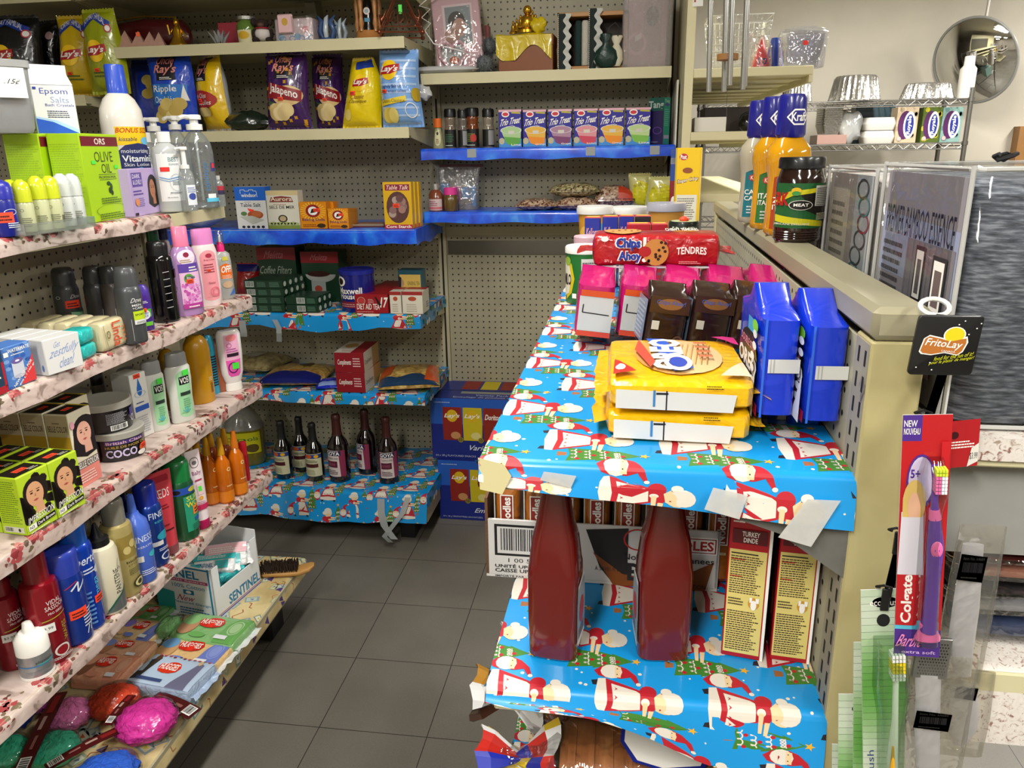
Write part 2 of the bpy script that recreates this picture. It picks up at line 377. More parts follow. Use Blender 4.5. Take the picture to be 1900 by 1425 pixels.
def peg_mat(name, c, off=(0, 0, 0), a='XZ', pitch=.0254, slot=False):
 M = bpy.data.materials.new(name); M.use_nodes = True; nt = M.node_tree; p = nt.nodes['Principled BSDF']; N = nt.nodes.new; L = nt.links.new
 tc = N('ShaderNodeTexCoord'); mp = N('ShaderNodeMapping'); mp.inputs['Location'].default_value = [-o for o in off]; L(tc.outputs['Object'],mp.inputs[0])
 sp = N('ShaderNodeSeparateXYZ'); L(mp.outputs[0], sp.inputs[0]); ds = []
 for ax in a:
  d = N('ShaderNodeMath'); d.operation = 'DIVIDE'; d.inputs[1].default_value = pitch*(1 if ax != 'Z' or not slot else 1); L(sp.outputs[ax],d.inputs[0])
  fr = N('ShaderNodeMath'); fr.operation = 'PINGPONG'; fr.inputs[1].default_value = .5; L(d.outputs[0], fr.inputs[0])
  q = N('ShaderNodeMath'); q.operation = 'POWER'; q.inputs[1].default_value = 2
  L(fr.outputs[0], q.inputs[0]); ds.append(q)
 s = N('ShaderNodeMath'); s.operation = 'ADD'; L(ds[0].outputs[0], s.inputs[0]); L(ds[1].outputs[0], s.inputs[1])
 cmpn = N('ShaderNodeMath'); cmpn.operation = 'GREATER_THAN'; cmpn.inputs[1].default_value = .0185; L(s.outputs[0], cmpn.inputs[0])
 no = N('ShaderNodeTexNoise'); no.inputs['Scale'].default_value = 7; no.inputs['Detail'].default_value = 6; L(tc.outputs['Object'], no.inputs[0])
 rr = N('ShaderNodeMapRange'); rr.inputs[1].default_value = .3; rr.inputs[2].default_value = .7; rr.inputs[3].default_value = .88; rr.inputs[4].default_value = 1.08; L(no.outputs[0],rr.inputs[0])
 m1 = N('ShaderNodeMath'); m1.operation = 'MULTIPLY'; L(rr.outputs[0], m1.inputs[0])
 m1.inputs[1].default_value = 1
 mx = N('ShaderNodeMix'); mx.data_type = 'RGBA'; mx.inputs[6].default_value = (.004, .004, .004, 1); mx.inputs[7].default_value = (*lin(c), 1)
 L(cmpn.outputs[0],mx.inputs[0]); vm = N('ShaderNodeVectorMath'); vm.operation = 'SCALE'; L(mx.outputs[2],vm.inputs[0]); L(m1.outputs[0],vm.inputs['Scale'])
 L(vm.outputs[0], p.inputs['Base Color']); p.inputs['Roughness'].default_value = .5; return M
structure(MB().box(-4.2, -3.2, -.05, 5.2, 5.4, 0, floor_mat()), 'floor')
structure(MB().box(-4.2, -3.2, 2.75, 5.2, 5.4, 2.8, mat('d6d2c6', .8)), 'ceiling')
WALLM = noisy('painted_wall', [(.3, 'b4ad9f'), (.7, 'bfb8aa')], 3, .7)
structure(MB().box(-4.2, 5.3, 0, 5.2, 5.4, 2.75, WALLM), 'wall_back')
structure(MB().box(-4.2, -3.2, 0, -4.1, 5.3, 2.75, WALLM), 'wall_left')
structure(MB().box(5.1, -3.2, 0, 5.2, 5.3, 2.75, WALLM), 'wall_right')
structure(MB().box(-4.1, -3.2, 0, 5.1, -3.1, 2.75, WALLM), 'wall_front')
d = structure(MB().box(2.32, 5.22, 0, 2.6, 5.3, 1.6, mat('8a6236', .45, n=.15, ns=14)), 'door_1')
for i, (tx, ty, tz, tp) in enumerate(TUBES):
 t = thing('ceiling_light','long white fluorescent ceiling fitting, %s' % ('over the aisle behind the camera','over the middle of the aisle','over the neighbouring aisle at the front','over the far end of the neighbouring aisle','nearest the far wall mirror','by the right wall of the shop','in the corner behind the camera to the left')[i],'lamp',(tx,ty,tz))
 MB().box(-.1, -.65, .02, .1, .65, .13, k4('e8e8e4'), .01).build('housing', t)
 for s in (-.05, .05): MB().tube([(s, -.6, 0), (s, .6, 0)], .016, mat('fffaf0', .4, em=3)).build('tube', t)
# ================================================================ shelving
SH_L = .019      # the left gondola stands a hair out of square
GX, GY = -1.097, 1.5
def gl(x, y): # point on the left gondola's own axes: x outwards from front edge, y along the aisle
 c, s = math.cos(SH_L), math.sin(SH_L); return (GX + x*c - (y-GY)*s, GY + x*s + (y-GY)*c)
ROSEBASE = noisy('rose_cloth', [(.0, '6e5a50'), (.38, '8e7a70'), (.47, 'bfaaa2'), (.7, 'd2c0b8')], 26, .5, 5, (1, .35, 1.6), .8, co=.15)
PINKM = [mat(c, .5) for c in ('8e2f35', 'a8484a', 'c07570', '6e3b35', '7a6a52', '5c4a3c')]
BLUEM = noisy('blue_snow_paper', [(.3, '0d3cc0'), (.5, '1558e4'), (.62, '2a7cf0'), (.75, '6ab4ff')], 14, .28, 6, (1, 1, 1), .4, co=.3)
TAPE = mat('a4aaaa', .45, al=.8)
class Sheet:     # a paper/cloth cover: profile points (d, z) from the back to the hanging edge, straight along x
 def __init__(s, prof, L):
  s.p = prof; s.L = L; s.c = [0]
  for a, b in zip(prof, prof[1:]): s.c.append(s.c[-1]+math.hypot(b[0]-a[0], b[1]-a[1]))
 def at(s, x, y, e=0):
  y = max(0, min(y, s.c[-1]-1e-6)); i = 0
  while i < len(s.c)-2 and y > s.c[i+1]: i += 1
  a, b = s.p[i], s.p[i+1]; l = s.c[i+1]-s.c[i]; t = (y-s.c[i])/l; dx, dz = (b[0]-a[0])/l, (b[1]-a[1])/l
  return (x, -(a[0]+(b[0]-a[0])*t) + dz*e*1., a[1]+(b[1]-a[1])*t + dx*e)
 def make(s, mb, base, xs=12):
  v = []; n = len(s.p); X = [s.L*i/xs for i in range(xs+1)]
  for x in X: v += [s.at(x, c-(1e-5 if c else 0)) if c else s.at(x, 0) for c in s.c]
  mb.add(v, [(i*n+j, i*n+j+1, (i+1)*n+j+1, (i+1)*n+j) for i in range(xs) for j in range(n-1)], base)
  return Dec(mb, lambda x, y, e: s.at(x, y, e), s.L, s.c[-1], [], s.c[1:-1], .00004)
# local frame of a sheet: x along the front edge, front towards -y, back edge at y = 0
def round_front(dep, zt, drop, r=.012, k=4, over=0.):
 P = [(0, zt)] + [(dep-r+r*math.sin(a), zt-r+r*math.cos(a)) for a in [PI/2*i/k for i in range(k+1)]] + [(dep+over, zt-drop)]
 return P
def roses(d, n, seed, sz=.036, strip=True):
 R = random.Random(seed)
 for i in range(n):
  cx = (i+.5+R.uniform(-.2, .2))/n; cy = 1-(.035+R.uniform(-.012, .02))/d.h*1.0 if strip and i % 4 else R.uniform(.25, .85)
  for k in range(24):
   a = R.uniform(0, 2*PI); q = R.random()*sz; x = cx+q*math.cos(a)/d.w; y = cy+q*.8*math.sin(a)/d.h; rr = R.uniform(.005, .013)*(1-.4*q/sz)
   m = PINKM[R.choice((0, 1, 2, 2, 1, 3) if q < sz*.6 else (3, 4, 5, 4))]
   pts = [(x+rr*R.uniform(.5, 1.2)*math.cos(b)/d.w, y+rr*R.uniform(.4, 1.1)*math.sin(b)/d.h) for b in [2*PI*j/6 for j in range(6)]]
   d.poly(pts, m, l=1+R.choice((0, 1, 2, 3)))
# ---- wrapping paper with sleeping ladies, trees and bearded men; a motif is drawn heading along +x
WB = mat('1290d6',.32,co=.3); WW = mat('ddd6ca',.45); WR = mat('b21f2c',.45); WG = mat('3f7a2c',.45); WS = mat('e3c79c'); WK = mat('20202a'); WY = mat('e2a92a'); WBR = mat('9a6238')
def motif_lady(d, x, y, s, m=1):
 T = lambda a, b: (x+a*s/d.mw, y+b*s*m/d.mh)
 def E(a, b, r1, r2, mt): d.ell(*T(a, b), r1*s/d.mw, r2*s/d.mh, mt, n=14, l=K[0]); K[0] += 1
 def Pg(p, mt): d.poly([T(*q) for q in (p if m > 0 else p[::-1])], mt, l=K[0]); K[0] += 1
 K = [1]
 Pg([(-.56, -.2), (-.5, -.2), (-.5, -.3), (-.58, -.28)], WK); Pg([(-.56, .22), (-.5, .2), (-.5, .3), (-.58, .3)], WK)
 Pg([(-.5, -.32), (-.4, -.33), (-.38, 0), (-.4, .33), (-.5, .32), (-.53, 0)], WW)
 Pg([(-.41, -.33), (-.1, -.2), (.02, -.14), (.02, .14), (-.1, .2), (-.41, .33), (-.38, 0)], WR)
 Pg([(-.34, -.24), (-.05, -.14), (0, -.1), (0, .12), (-.1, .16), (-.34, .26), (-.31, 0)], WW)
 for q in (-.15, -.03, .09, .2): Pg([(-.3, q-.03), (-.26, q), (-.3, q+.03), (-.285, q)], WR)
 E(.09, -.13, .1, .11, WR); Pg([(0, -.12), (.1, -.13), (.2, .02), (.14, .16), (.02, .13)], WR)
 E(.06, .0, .05, .045, WW); Pg([(.03, 0), (.09, .0), (.07, .3), (.03, .3)], WS); Pg([(.1, .12), (.16, .12), (.13, .34), (.09, .33)], WS)
 E(.3,.02,.13,.15,WS); E(.36,.0,.135,.155,WW); E(.3,-.16,.065,.06,WW); Pg([(.16,-.06),(.24,-.14),(.24,.14),(.18,.1)],WS); E(.24,.02,.06,.1,WS); E(.23,.07,.012,.012,WR)
def motif_tree(d, x, y, s, m=1):
 T = lambda a, b: (x+a*s/d.mw, y+b*s*m/d.mh)
 K = [1]
 def E(a, b, r1, r2, mt): d.ell(*T(a, b), r1*s/d.mw, r2*s/d.mh, mt, n=12, l=K[0]); K[0] += 1
 def Pg(p, mt): d.poly([T(*q) for q in (p if m > 0 else p[::-1])], mt, l=K[0]); K[0] += 1
 Pg([(-.62, -.07), (-.5, -.05), (-.5, .05), (-.62, .07)], WBR)
 Pg([(-.5,-.2),(-.14,-.16),(-.14,-.2),(.12,-.12),(.12,-.15),(.42,0),(.12,.15),(.12,.12),(-.14,.2),(-.14,.16),(-.5,.22),(-.46,0)],WG)
 for q, r in ((-.42, .17), (-.25, .14), (-.06, .13), (.12, .08)):
  P = []
  for i in range(25):
   t = i/24*2*PI*3; P.append((q+.035*math.cos(t)+.02*i/24, -r+2*r*i/24+.03*math.sin(t)))
  d.line([T(*p) for p in P], .0016, WW, l=K[0])
 K[0] += 1
 for a, b in ((-.34, -.08), (-.36, .14), (-.16, .02), (.0, -.09), (.02, .08), (.2, .03)): E(a, b, .032, .032, WR)
 st = [(.46+(.075 if i % 2 == 0 else .03)*math.cos(i*PI/5), (.075 if i % 2 == 0 else .03)*math.sin(i*PI/5)) for i in range(10)]; Pg(st, WY)
 # bearded man beneath the tree
 b = .25
 Pg([(-.12, b+.0), (.0, b-.12), (.1, b), (.05, b+.14), (-.06, b+.1)], WR)
 Pg([(.2, b-.14), (.33, b-.08), (.46, b+.06), (.5, b+.2), (.46, b+.24), (.38, b+.1), (.26, b+.14), (.2, b+.14)], WR)
 E(.12, b, .15, .15, WW); Pg([(.17, b-.12), (.25, b-.1), (.25, b+.12), (.17, b+.12)], WS); E(.2, b, .025, .05, WS)
 E(.2, b-.06, .01, .01, WK); E(.2, b+.06, .01, .01, WK); E(.49, b+.24, .035, .035, WW)
def santas(d, s, x0, y0, rot=False):      # fills the sheet with staggered ladies, trees and bearded men; s = motif size in metres
 W, H = d.w, d.h
 if rot: d.mw, d.mh = H, W; d.T = lambda a, b: (b, 1-a)
 PX_, PY = 1.3*s, 1.1*s; r = 0; y = y0-2*PY
 while y < d.mh+s:
  x = x0+(PX_/2 if r % 2 else 0)-2*PX_
  while x < d.mw+s:
   motif_tree(d, (x+.2*s)/d.mw, (y+.42*s)/d.mh, s*.88); motif_lady(d, x/d.mw, y/d.mh, s)
   x += PX_
  y += PY; r += 1
 R = random.Random(4)
 for _ in range(int(W*H/(s*s)*5)): q = s*R.uniform(.012, .026); d.ell(R.random(), R.random(), q/d.mw, q/d.mh, WW, n=8, l=1)
 d.T = None
def plank(dep, L, zt, lip=.03, m=None, mb=None):   # steel shelf, origin back corner, front towards -y
 mb = mb or MB(); m = m or CREAM2
 mb.box(0,-dep+.003,zt-.022,L,0,zt-.002,m); mb.box(0,-dep,zt-lip-.004,L,-dep+.004,zt,m); mb.box(0,-dep+.001,zt-lip,L,-dep+.03,zt-lip+.003,m)
 for x in (0, L-.003):
  mb.add([(x,-dep+.004,zt-.022),(x,0,zt-.022),(x,0,zt-.075),(x,-.05,zt-.07),(x,-dep+.004,zt-lip)]+[(x+.003,-dep+.004,zt-.022),(x+.003,0,zt-.022),(x+.003,0,zt-.075),(x+.003,-.05,zt-.07),(x+.003,-dep+.004,zt-lip)],[(0,1,2,3,4),(9,8,7,6,5),(0,4,9,5),(4,3,8,9),(3,2,7,8)],m)
 return mb
def endcap(mb, x, dep, zt, drop, m, dots=False):      # the paper folded down over a shelf end
 mb.grid(lambda a, b: (x+.001+.004*b*math.sin(a*7), -dep*(1-a), zt-.0005-drop*b*(1-.15*math.sin(a*9))), 14, 2, m)
 if dots:
  d = Dec(mb, lambda u, v, e: (x+.0055+e, -dep+u, zt-drop+v), dep, drop, eps=.0003); R = random.Random(2)
  for i in range(16): d.ell(R.random(), R.random(), .03, .22, R.choice((WW, WG, WR, WG, WW)), n=10, l=1+i % 3)
def upright(mb, x, y0, y1, z1, m, w=.03, slot=True, z0=0.):
 mb.box(x-w/2, y0, z0, x+w/2, y1, z1, m)
 if slot: mb.box(x-.004, y0-.0006, z0+.05, x+.004, y0, z1-.02, DARK)
PEG = peg_mat('peg_panel_back', 'a29c84', (-1.4411, 0, 1.4155)); PEG2 = peg_mat('peg_panel_right', 'a29c84', (-.7461, 0, 1.165))
PEGL = peg_mat('peg_panel_left', 'a29c84', (0, 1.5856, 1.2852), 'YZ'); PEGD = peg_mat('peg_panel_low', 'a8a48c', (0, .77, 1.3433), 'YZ')
YB = 3.187
# --- back wall gondola, three bays
ZW = dict(W1=1.892, W2=1.598, B1=1.243, S1=.925, S2=.606, S3=.215)
YF = 2.77
g = thing('wall_gondola', 'cream pegboard shelving along the back wall, left bays with white, blue and santa papered shelves', 'shelving', (0, 0, 0))
mb = MB(); mb.box(-1.98+.015, YB, .1, -.7607-.015, YB+.03, 2.35, PEG); mb.build('peg_panel', g)
mb = MB(); mb.box(-3.2, YB, .1, -1.98-.015, YB+.03, 2.35, PEG); mb.build('peg_panel', g)
for x in (-1.98, -.7607):
 mb = MB(); upright(mb, x, YB-.006, YB+.03, 2.35, CREAM, .034); mb.build('upright', g)
def bshelf(g, x0, x1, yf, z, name='shelf', lip=.033):
 o = plank(YB-yf, x1-x0, z, lip).build(name, g); o.location = (x0, YB, 0); return o
bshelf(g, -1.905, -.765, YF, ZW['W1']); bshelf(g, -1.965, -.765, YF, ZW['W2'])
bshelf(g, -1.965, -.765, YF, 2.09, lip=.035); bshelf(g, -3.19, -1.985, YF, 2.09, lip=.035); bshelf(g, -3.19, -1.99, YF, 1.735)
o = bshelf(g, -1.965, -.765, YF+.004, ZW['B1']-.003)
mb = MB(); sh = Sheet(round_front(YB-YF, ZW['B1'], .055, .014, over=-.004), 1.215); dd = sh.make(mb, BLUEM, 40)
for i, p in enumerate(mb.v):
 if p[2] < ZW['B1']-.045: mb.v[i] = (p[0], p[1], p[2]+.003*math.sin(p[0]*17)+.003*math.sin(p[0]*41))
endcap(mb, 1.215, YB-YF, ZW['B1'], .06, BLUEM); k = mb.build('blue_paper', o); k.location = (-.008, 0, 0)
def santa_shelf(g, x0, L, zt, dep, drop, s, ox, oy, yb=YB, rz=0, board=True, wav=.01, over=.004, tapes=(), lip=.03):
 o = (plank(dep-.006, L, zt-.003, lip) if board else MB().box(0, -dep+.01, zt-.12, L, 0, zt-.003, CREAM)).build('shelf', g)
 mb = MB(); sh = Sheet(round_front(dep, zt, drop, .014, over=over), L+.004); dd = sh.make(mb, WB, 30); santas(dd, s, ox, oy, True)
 for i, p in enumerate(mb.v):
  if p[2] < zt-.02: t = (zt-.02-p[2])/max(drop-.02,.01); mb.v[i] = (p[0],p[1]-wav*.6*t*math.sin(p[0]*19+1),p[2]+t*wav*(math.sin(p[0]*11+2)+.4*math.sin(p[0]*37)))
 endcap(mb, L+.004, dep, zt, min(drop, .055), WB, True); k = mb.build('santa_wrapping_paper', o)
 return o, k
SS = .1
o, k = santa_shelf(g, 0, 1.21, ZW['S1'], YB-YF, .062, SS, .3, .03); o.location = (-1.972, YB, 0)
def hang(par, pts, w, name='tape_strip', m=None):
 mb = MB(); n = len(pts); v = []
 for p in pts: v += [(p[0]-w/2, p[1], p[2]), (p[0]+w/2, p[1], p[2])]
 mb.add(v, [(2*i, 2*i+1, 2*i+3, 2*i+2) for i in range(n-1)], m or TAPE); ob = mb.build(name, par); return ob
hang(o,[(.50,-.428,.895),(.50,-.43,.87),(.505,-.436,.85),(.5,-.43,.83)],.028); hang(o,[(.635,-.428,.9),(.65,-.432,.87),(.655,-.445,.85),(.65,-.44,.815)],.022)
o, k = santa_shelf(g, 0, 1.21, ZW['S2'], YB-YF, .045, SS, .1, .05, wav=.004); o.location = (-1.972, YB, 0)
o, k = santa_shelf(g, 0, 1.22, ZW['S3'], YB-2.69, .115, SS, .2, .045, board=False, wav=.008, over=.03); o.location = (-1.972, YB, 0)
hang(o,[(1.04,-.512,.2),(1.045,-.535,.15),(1.06,-.55,.1),(1.1,-.56,.05)],.03); hang(o,[(1.15,-.49,.215),(1.13,-.53,.15),(1.06,-.56,.06),(1.08,-.55,.03)],.022)
for x in (-1.9, -.85):
 q = MB().box(x-.03, 2.74, 0, x+.03, 2.86, .1, BLACK).build('foot', g)
# --- back wall gondola, right bay
g2 = thing('wall_gondola', 'narrow cream pegboard bay of the back wall at the right, with two blue papered shelves', 'shelving', (0, 0, 0))
MB().box(-.742, YB, .1, .145, YB+.03, 1.095, PEG2).build('peg_panel', g2); MB().box(-.742, YB, 1.155, .145, YB+.03, 2.35, PEG2).build('peg_panel', g2)
MB().box(-.742, YB-.004, 1.178, .145, YB+.03, 1.213, CREAM).build('panel_rail', g2)
mb = MB(); upright(mb, .16, YB-.006, YB+.03, 2.35, CREAM, .034); mb.build('upright', g2)
MB().box(.166, YB-.25, 0, .172, YB+.03, 1.74, mat('d9d6c8')).build('side_panel', g2)
YR = 2.93; ZR = dict(R1=1.785, R2=1.524, R3=1.292)
bshelf(g2, -.755, .145, YR, ZR['R1'])
for nm, x1, fl in (('R2', .165, 1), ('R3', .165, 0)):
 o = bshelf(g2, -.755, .145, YR+.004, ZR[nm]-.003)
 mb = MB(); sh = Sheet(round_front(YB-YR, ZR[nm], .042, .012, over=0), .935); sh.make(mb, BLUEM, 34)
 for i, p in enumerate(mb.v):
  if p[2] < ZR[nm]-.035: mb.v[i] = (p[0], p[1], p[2]+.003*math.sin(p[0]*23))
 endcap(mb,.935,YB-YR,ZR[nm],.04,BLUEM); mb.grid(lambda a,b: (-.001-.003*b,-(YB-YR)*(1-a),ZR[nm]-.0005-.04*b),6,1,BLUEM); k = mb.build('blue_paper',o); k.location = (-.012,0,0)
 if fl:
  for x in (.165, .605, .835): MB().box(x, -(YB-YR)-.0012, ZR[nm]-.034, x+.034, -(YB-YR)-.0008, ZR[nm]-.004, TAPE).build('tape_strip', o)
# --- left gondola
ZL = dict(A=1.373, B=1.111, C=.833, D=.539, E=.227)
g3 = thing('aisle_gondola', 'long cream pegboard gondola left of the aisle with rose cloth on its shelves', 'shelving', (gl(0, GY)[0], GY, 0), SH_L)
# local: x = out from the shelf fronts, y = along the aisle measured from GY
PX = -.312
mb = MB(); mb.box(PX-.03, -1.9, .1, PX, .63, 1.35, PEGL); mb.build('peg_panel', g3); 
mb = MB(); mb.box(PX-.03, .665, .1, PX, .75, 1.35, CREAM); mb.build('end_panel', g3)
mb = MB(); mb.box(PX-.03, .632, 0, PX+.008, .664, 1.36, CREAM); mb.box(PX+.008, .645, .05, PX+.0085, .652, 1.3, DARK); mb.build('upright', g3)
def lshelf(z, xf, y0, y1, drop, rose=True, n=22, seed=1, mtl=None, lip=.028, wrap_to=None):
 L = y1-y0; dep = xf-PX
 o = plank(dep-.005, L, z-.002, lip).build('shelf', g3); o.rotation_euler = (0, 0, PI/2); o.location = (PX, y0, 0)
 mb = MB(); sh = Sheet(round_front(dep, z, drop, .012), (wrap_to or L)+.006); d = sh.make(mb, mtl or ROSEBASE, 30)
 if rose: roses(d, n, seed)
 for i, p in enumerate(mb.v):
  if p[2] < z-.015: t = min(1, (z-.015-p[2])/.02); mb.v[i] = (p[0], p[1]+t*.003*math.sin(p[0]*31), p[2]+t*.003*math.sin(p[0]*13))
 k = mb.build('rose_cloth', o); return o, k
lshelf(ZL['A'], -.045, -1.6, .65, .032, n=30, seed=3, wrap_to=1.95)
lshelf(ZL['B'],0,-1.6,.65,.038,n=34,seed=5); lshelf(ZL['C'],0,-1.6,.65,.04,n=40,seed=8); lshelf(ZL['D'],0,-1.6,.65,.036,n=40,seed=11)
# base deck with the yellowish cloth
o = MB().box(-.39, -1.6, ZL['E']-.05, .088, .63, ZL['E']-.003, CREAM).build('base_deck', g3)
mb = MB(); sh = Sheet(round_front(.40,ZL['E'],.042,.014,over=.003),2.25); YELC = noisy('gift_cloth',[(.3,'b7a06c'),(.6,'d9c692'),(.8,'e2d3a4')],12,.5,4); d = sh.make(mb,YELC,30)
R = random.Random(7)
for i in range(420):
 x, y = R.random(), R.random(); k = R.random(); a = R.uniform(0, PI); cc, ss_ = math.cos(a), math.sin(a)
 def rp(pts, m, l): d.poly([(x+(u*cc-v_*ss_)/d.w, y+(u*ss_+v_*cc)/d.h) for u, v_ in pts], m, l)
 if k < .42:
  s = R.uniform(.016,.026); rp([(-s,-s*.6),(s,-s*.6),(s*1.1,s*.6),(-s*.9,s*.7)],mat(R.choice(('7d8f84','8aa0a0','9ba889')),.5),1); rp([(-s*.7,-s*.4),(s*.7,-s*.4),(s*.7,s*.4),(-s*.7,s*.45)],mat(R.choice(('d7d8c4','b8c4b4','c9c59a')),.5),2)
  rp([(-s*.3, -s*.2), (s*.4, -s*.1), (s*.1, s*.3)], mat(R.choice(('c0662e', '6a7f9a', 'c7b43a')), .5), 3)
 elif k < .5: s = .014; rp([(-s, -s*.6), (s, -s*.7), (0, s)], mat('4b3a78'), 2)
 else:
  s = R.uniform(.014,.03); d.line([(x+(s*t_*cc-s*.4*math.sin(t_*3)*ss_)/d.w,y+(s*t_*ss_+s*.4*math.sin(t_*3)*cc)/d.h) for t_ in (-1,-.5,0,.5,1)],.0034,mat(R.choice(('a55a38','8c6a3c','b07a50')),.5),2)
k = mb.build('gift_pattern_cloth', o); k.rotation_euler = (0, 0, PI/2); k.location = (-.312, -1.6, 0)
MB().box(-.1,.5,0,.01,.6,ZL['E']-.05,BLACK,.008).build('foot',g3); MB().box(-.1,-1.2,0,.01,-1.1,ZL['E']-.05,BLACK,.008).build('foot',g3)
# --- low gondola on the right
RG = -.0079; RX, RY = -.137, .728; RW = .368; RL = 1.472
g4 = thing('low_gondola', 'low chipped cream gondola on the right of the aisle with santa papered shelves', 'shelving', (RX, RY, 0), RG)
def gr(x, y): c, s = math.cos(RG), math.sin(RG); return Vector((RX+x*c-y*s, RY+x*s+y*c, 0))
RUST = noisy('chipped_cream_paint', [(.0, '4a2a1a'), (.262, '5a3422'), (.285, 'a89c6c'), (.7, 'b5ab7c')], 22, .5, 9, (1, 1, .55), .6)
GREYP = noisy('scuffed_grey_paint', [(.0, '221c18'), (.31, '3a332c'), (.34, '8b877c'), (.7, '9c9788')], 30, .5, 9, (1, 1, .3), .3)
mb = MB(); mb.box(RW, .05, .12, RW+.006, RL, 1.33, PEGD); mb.box(RW+.034, .03, .12, RW+.04, RL, 1.33, PEGD); mb.build('peg_panel', g4)
TR = noisy('rail_paint', [(.3, '8c866e'), (.7, '9a947a')], 10, .4, 5, (1, .4, 1))
MB().box(RW-.006, -.003, 1.340, RW+.046, RL, 1.3715, TR, .006).build('top_rail', g4)
mb = MB(); mb.box(RW-.004, .0, .0, RW+.044, .05, 1.339, RUST, .002); mb.box(RW-.0048, .004, .02, RW-.004, .046, 1.335, GREYP)
for i in range(48):
 z = 1.32-i*.0254
 for y in (.012, .033): mb.box(RW-.0053, y-.0022, z-.0075, RW-.0048, y+.0022, z+.0075, DARK)
mb.build('end_post', g4)
mb = MB(); mb.box(RW-.003, RL-.03, 0, RW+.044, RL, 1.34, CREAM2); mb.build('end_post', g4)
def rshelf(z, oy, drop, tail, tapes, y1=RL):
 L = y1; dep = RW
 o = MB().box(0, .004, z-.035, RW, L, z-.003, CREAM2, .002).build('shelf', g4)
 # paper: wrapped over the near end (drop) and over the aisle edge
 mb = MB(); sh = Sheet([(0,z)]+[(L-.01+.01*math.sin(a),z-.01+.01*math.cos(a)) for a in [PI/2*i/4 for i in range(5)]]+[(L+.004,z-drop*.5),(L+.006,z-drop)],RW+.006)
 d = sh.make(mb, WB, 12)
 d.T = None; santas(d, .096, .05, oy)
 s0 = len(mb.v)
 for i, p in enumerate(mb.v):
  if p[2] < z-.012:
   t = (z-.012-p[2])/drop; q = min(1, max(0, p[0]/(RW+.006))); k = tail(q); mb.v[i] = (p[0], p[1]-.004*math.sin(q*9)*t, z-.012-t*k)
 k = mb.build('santa_wrapping_paper', o); k.location = (-.008, L, 0)
 mb = MB(); mb.grid(lambda a, b: (-.008-.004*b, .0+L*a, z-.0005-.045*b*(1 if a > .04 else a/.04)), 40, 3, WB)
 R = random.Random(5)
 dd = Dec(mb, lambda x, y, e: (-.0085-.004*y/.045-e, L-x, z-y), L, .045, [], [.015, .03], .0003)
 for i in range(9): dd.ell(.1+i*.105,.45,.02,.5,WW,n=12,l=1); dd.ell(.14+i*.105,.5,.015,.45,(WR,WG)[i % 2],n=12,l=2); dd.rect(.16+i*.105,.1,.185+i*.105,.9,(WG,WW)[i % 2],l=1)
 mb.build('paper_edge', o)
 return o
UP_Z, LO_Z, BT_Z = 1.2053, .926, .683
o = rshelf(UP_Z, .032, .06, lambda q: .012+.042*q**.8, [])
def tape(o, pts): mb = MB(); mb.add(pts, [tuple(range(len(pts)))], mat('c3c3bf', .6, n=.1, ns=120, al=.85)); mb.build('tape_strip', o)
tape(o, [(at(u, v, y=.722).x-RX, -.0095, at(u, v, y=.722).z) for u, v in ((1010, 872), (1070, 880), (1060, 902), (1003, 888))])
# the torn corner showing the steel shelf and the grey backing under the paper
mb = MB(); mb.add([(-.0095,.004,UP_Z+.0008),(.02,-.008,UP_Z-.0005),(.028,-.0105,UP_Z-.012),(.018,-.0108,UP_Z-.033),(-.006,-.0075,UP_Z-.03)],[(0,1,2,3,4)][::-1],mat('c3ba8c')); mb.build('torn_corner',o)
G = [(at(u,v,y=.724).x-RX,.0015,at(u,v,y=.724).z) for u,v in ((1180,900),(1254,930),(1353,961),(1447,993),(1500,1030),(1568,1077),(1584,900))]
mb = MB(); mb.add(G, [(0, 6, 5, 4, 3, 2, 1), (0, 1, 2, 3, 4, 5, 6)], mat('8d8b84', .7, n=.12, ns=40)); mb.build('grey_tape_backing', o)
for q in (((1323,902),(1386,916),(1371,960),(1306,941)),((1497,923),(1558,925),(1503,1010),(1442,992))): tape(o,[(at(u,v,y=.718).x-RX,-.0115-.0006*i,at(u,v,y=.718).z) for i,(u,v) in enumerate(q)])
o2 = rshelf(LO_Z, -.006, .10, lambda q: .006+.03*q+.045*(lambda k: k*k*(3-2*k))(max(0, min(1, (q-.3)/.4)))+.0015*math.sin(q*20), [])
o3 = rshelf(BT_Z, .05, .05, lambda q: .05, [])
MB().box(.0, .02, .1, RW, RL, .16, CREAM2).build('base_deck', g4); MB().box(RW+.044, .02, .1, RW+.42, RL, .16, CREAM2).build('base_deck', g4)
# ================================================================ product helpers
W_ = 'f2f0ea'; ST = 'ff4326'
def sc(secs, W, H): return [(z*H, rx*W, ry*W)+tuple(r) for z, rx, ry, *r in secs]
def carton(name, label, cat, pl, col, deco=None, group=None, ch=.0012, r=.42, z=None, sides=None, co=.15, lean=0):
 loc, rz, W, D, H = pl
 if z is not None: loc = Vector((loc.x, loc.y, z))
 mb = MB(); m = mat(col, r, co=co); mb.box(-W/2, -D/2, 0, W/2, D/2, H, m, ch)
 if deco: deco(lambda s='F': face(mb, W, D, H, s))
 return solo(mb, name, label, cat, loc, rz, group, rot=(lean, 0, rz) if lean else None)
def bottle(name, label, cat, P, rz, parts, group=None, rot=None):      # parts: (part name, function that fills a mesh builder)
 t = thing(name, label, cat, P, rz, group)
 if rot: t.rotation_euler = rot
 for pn, fn in parts:
  mb = MB(); q = fn(mb)
  if mb.v: mb.build(pn, t, q if isinstance(q, str) else None)
 return t
LFT = PI/2+SH_L
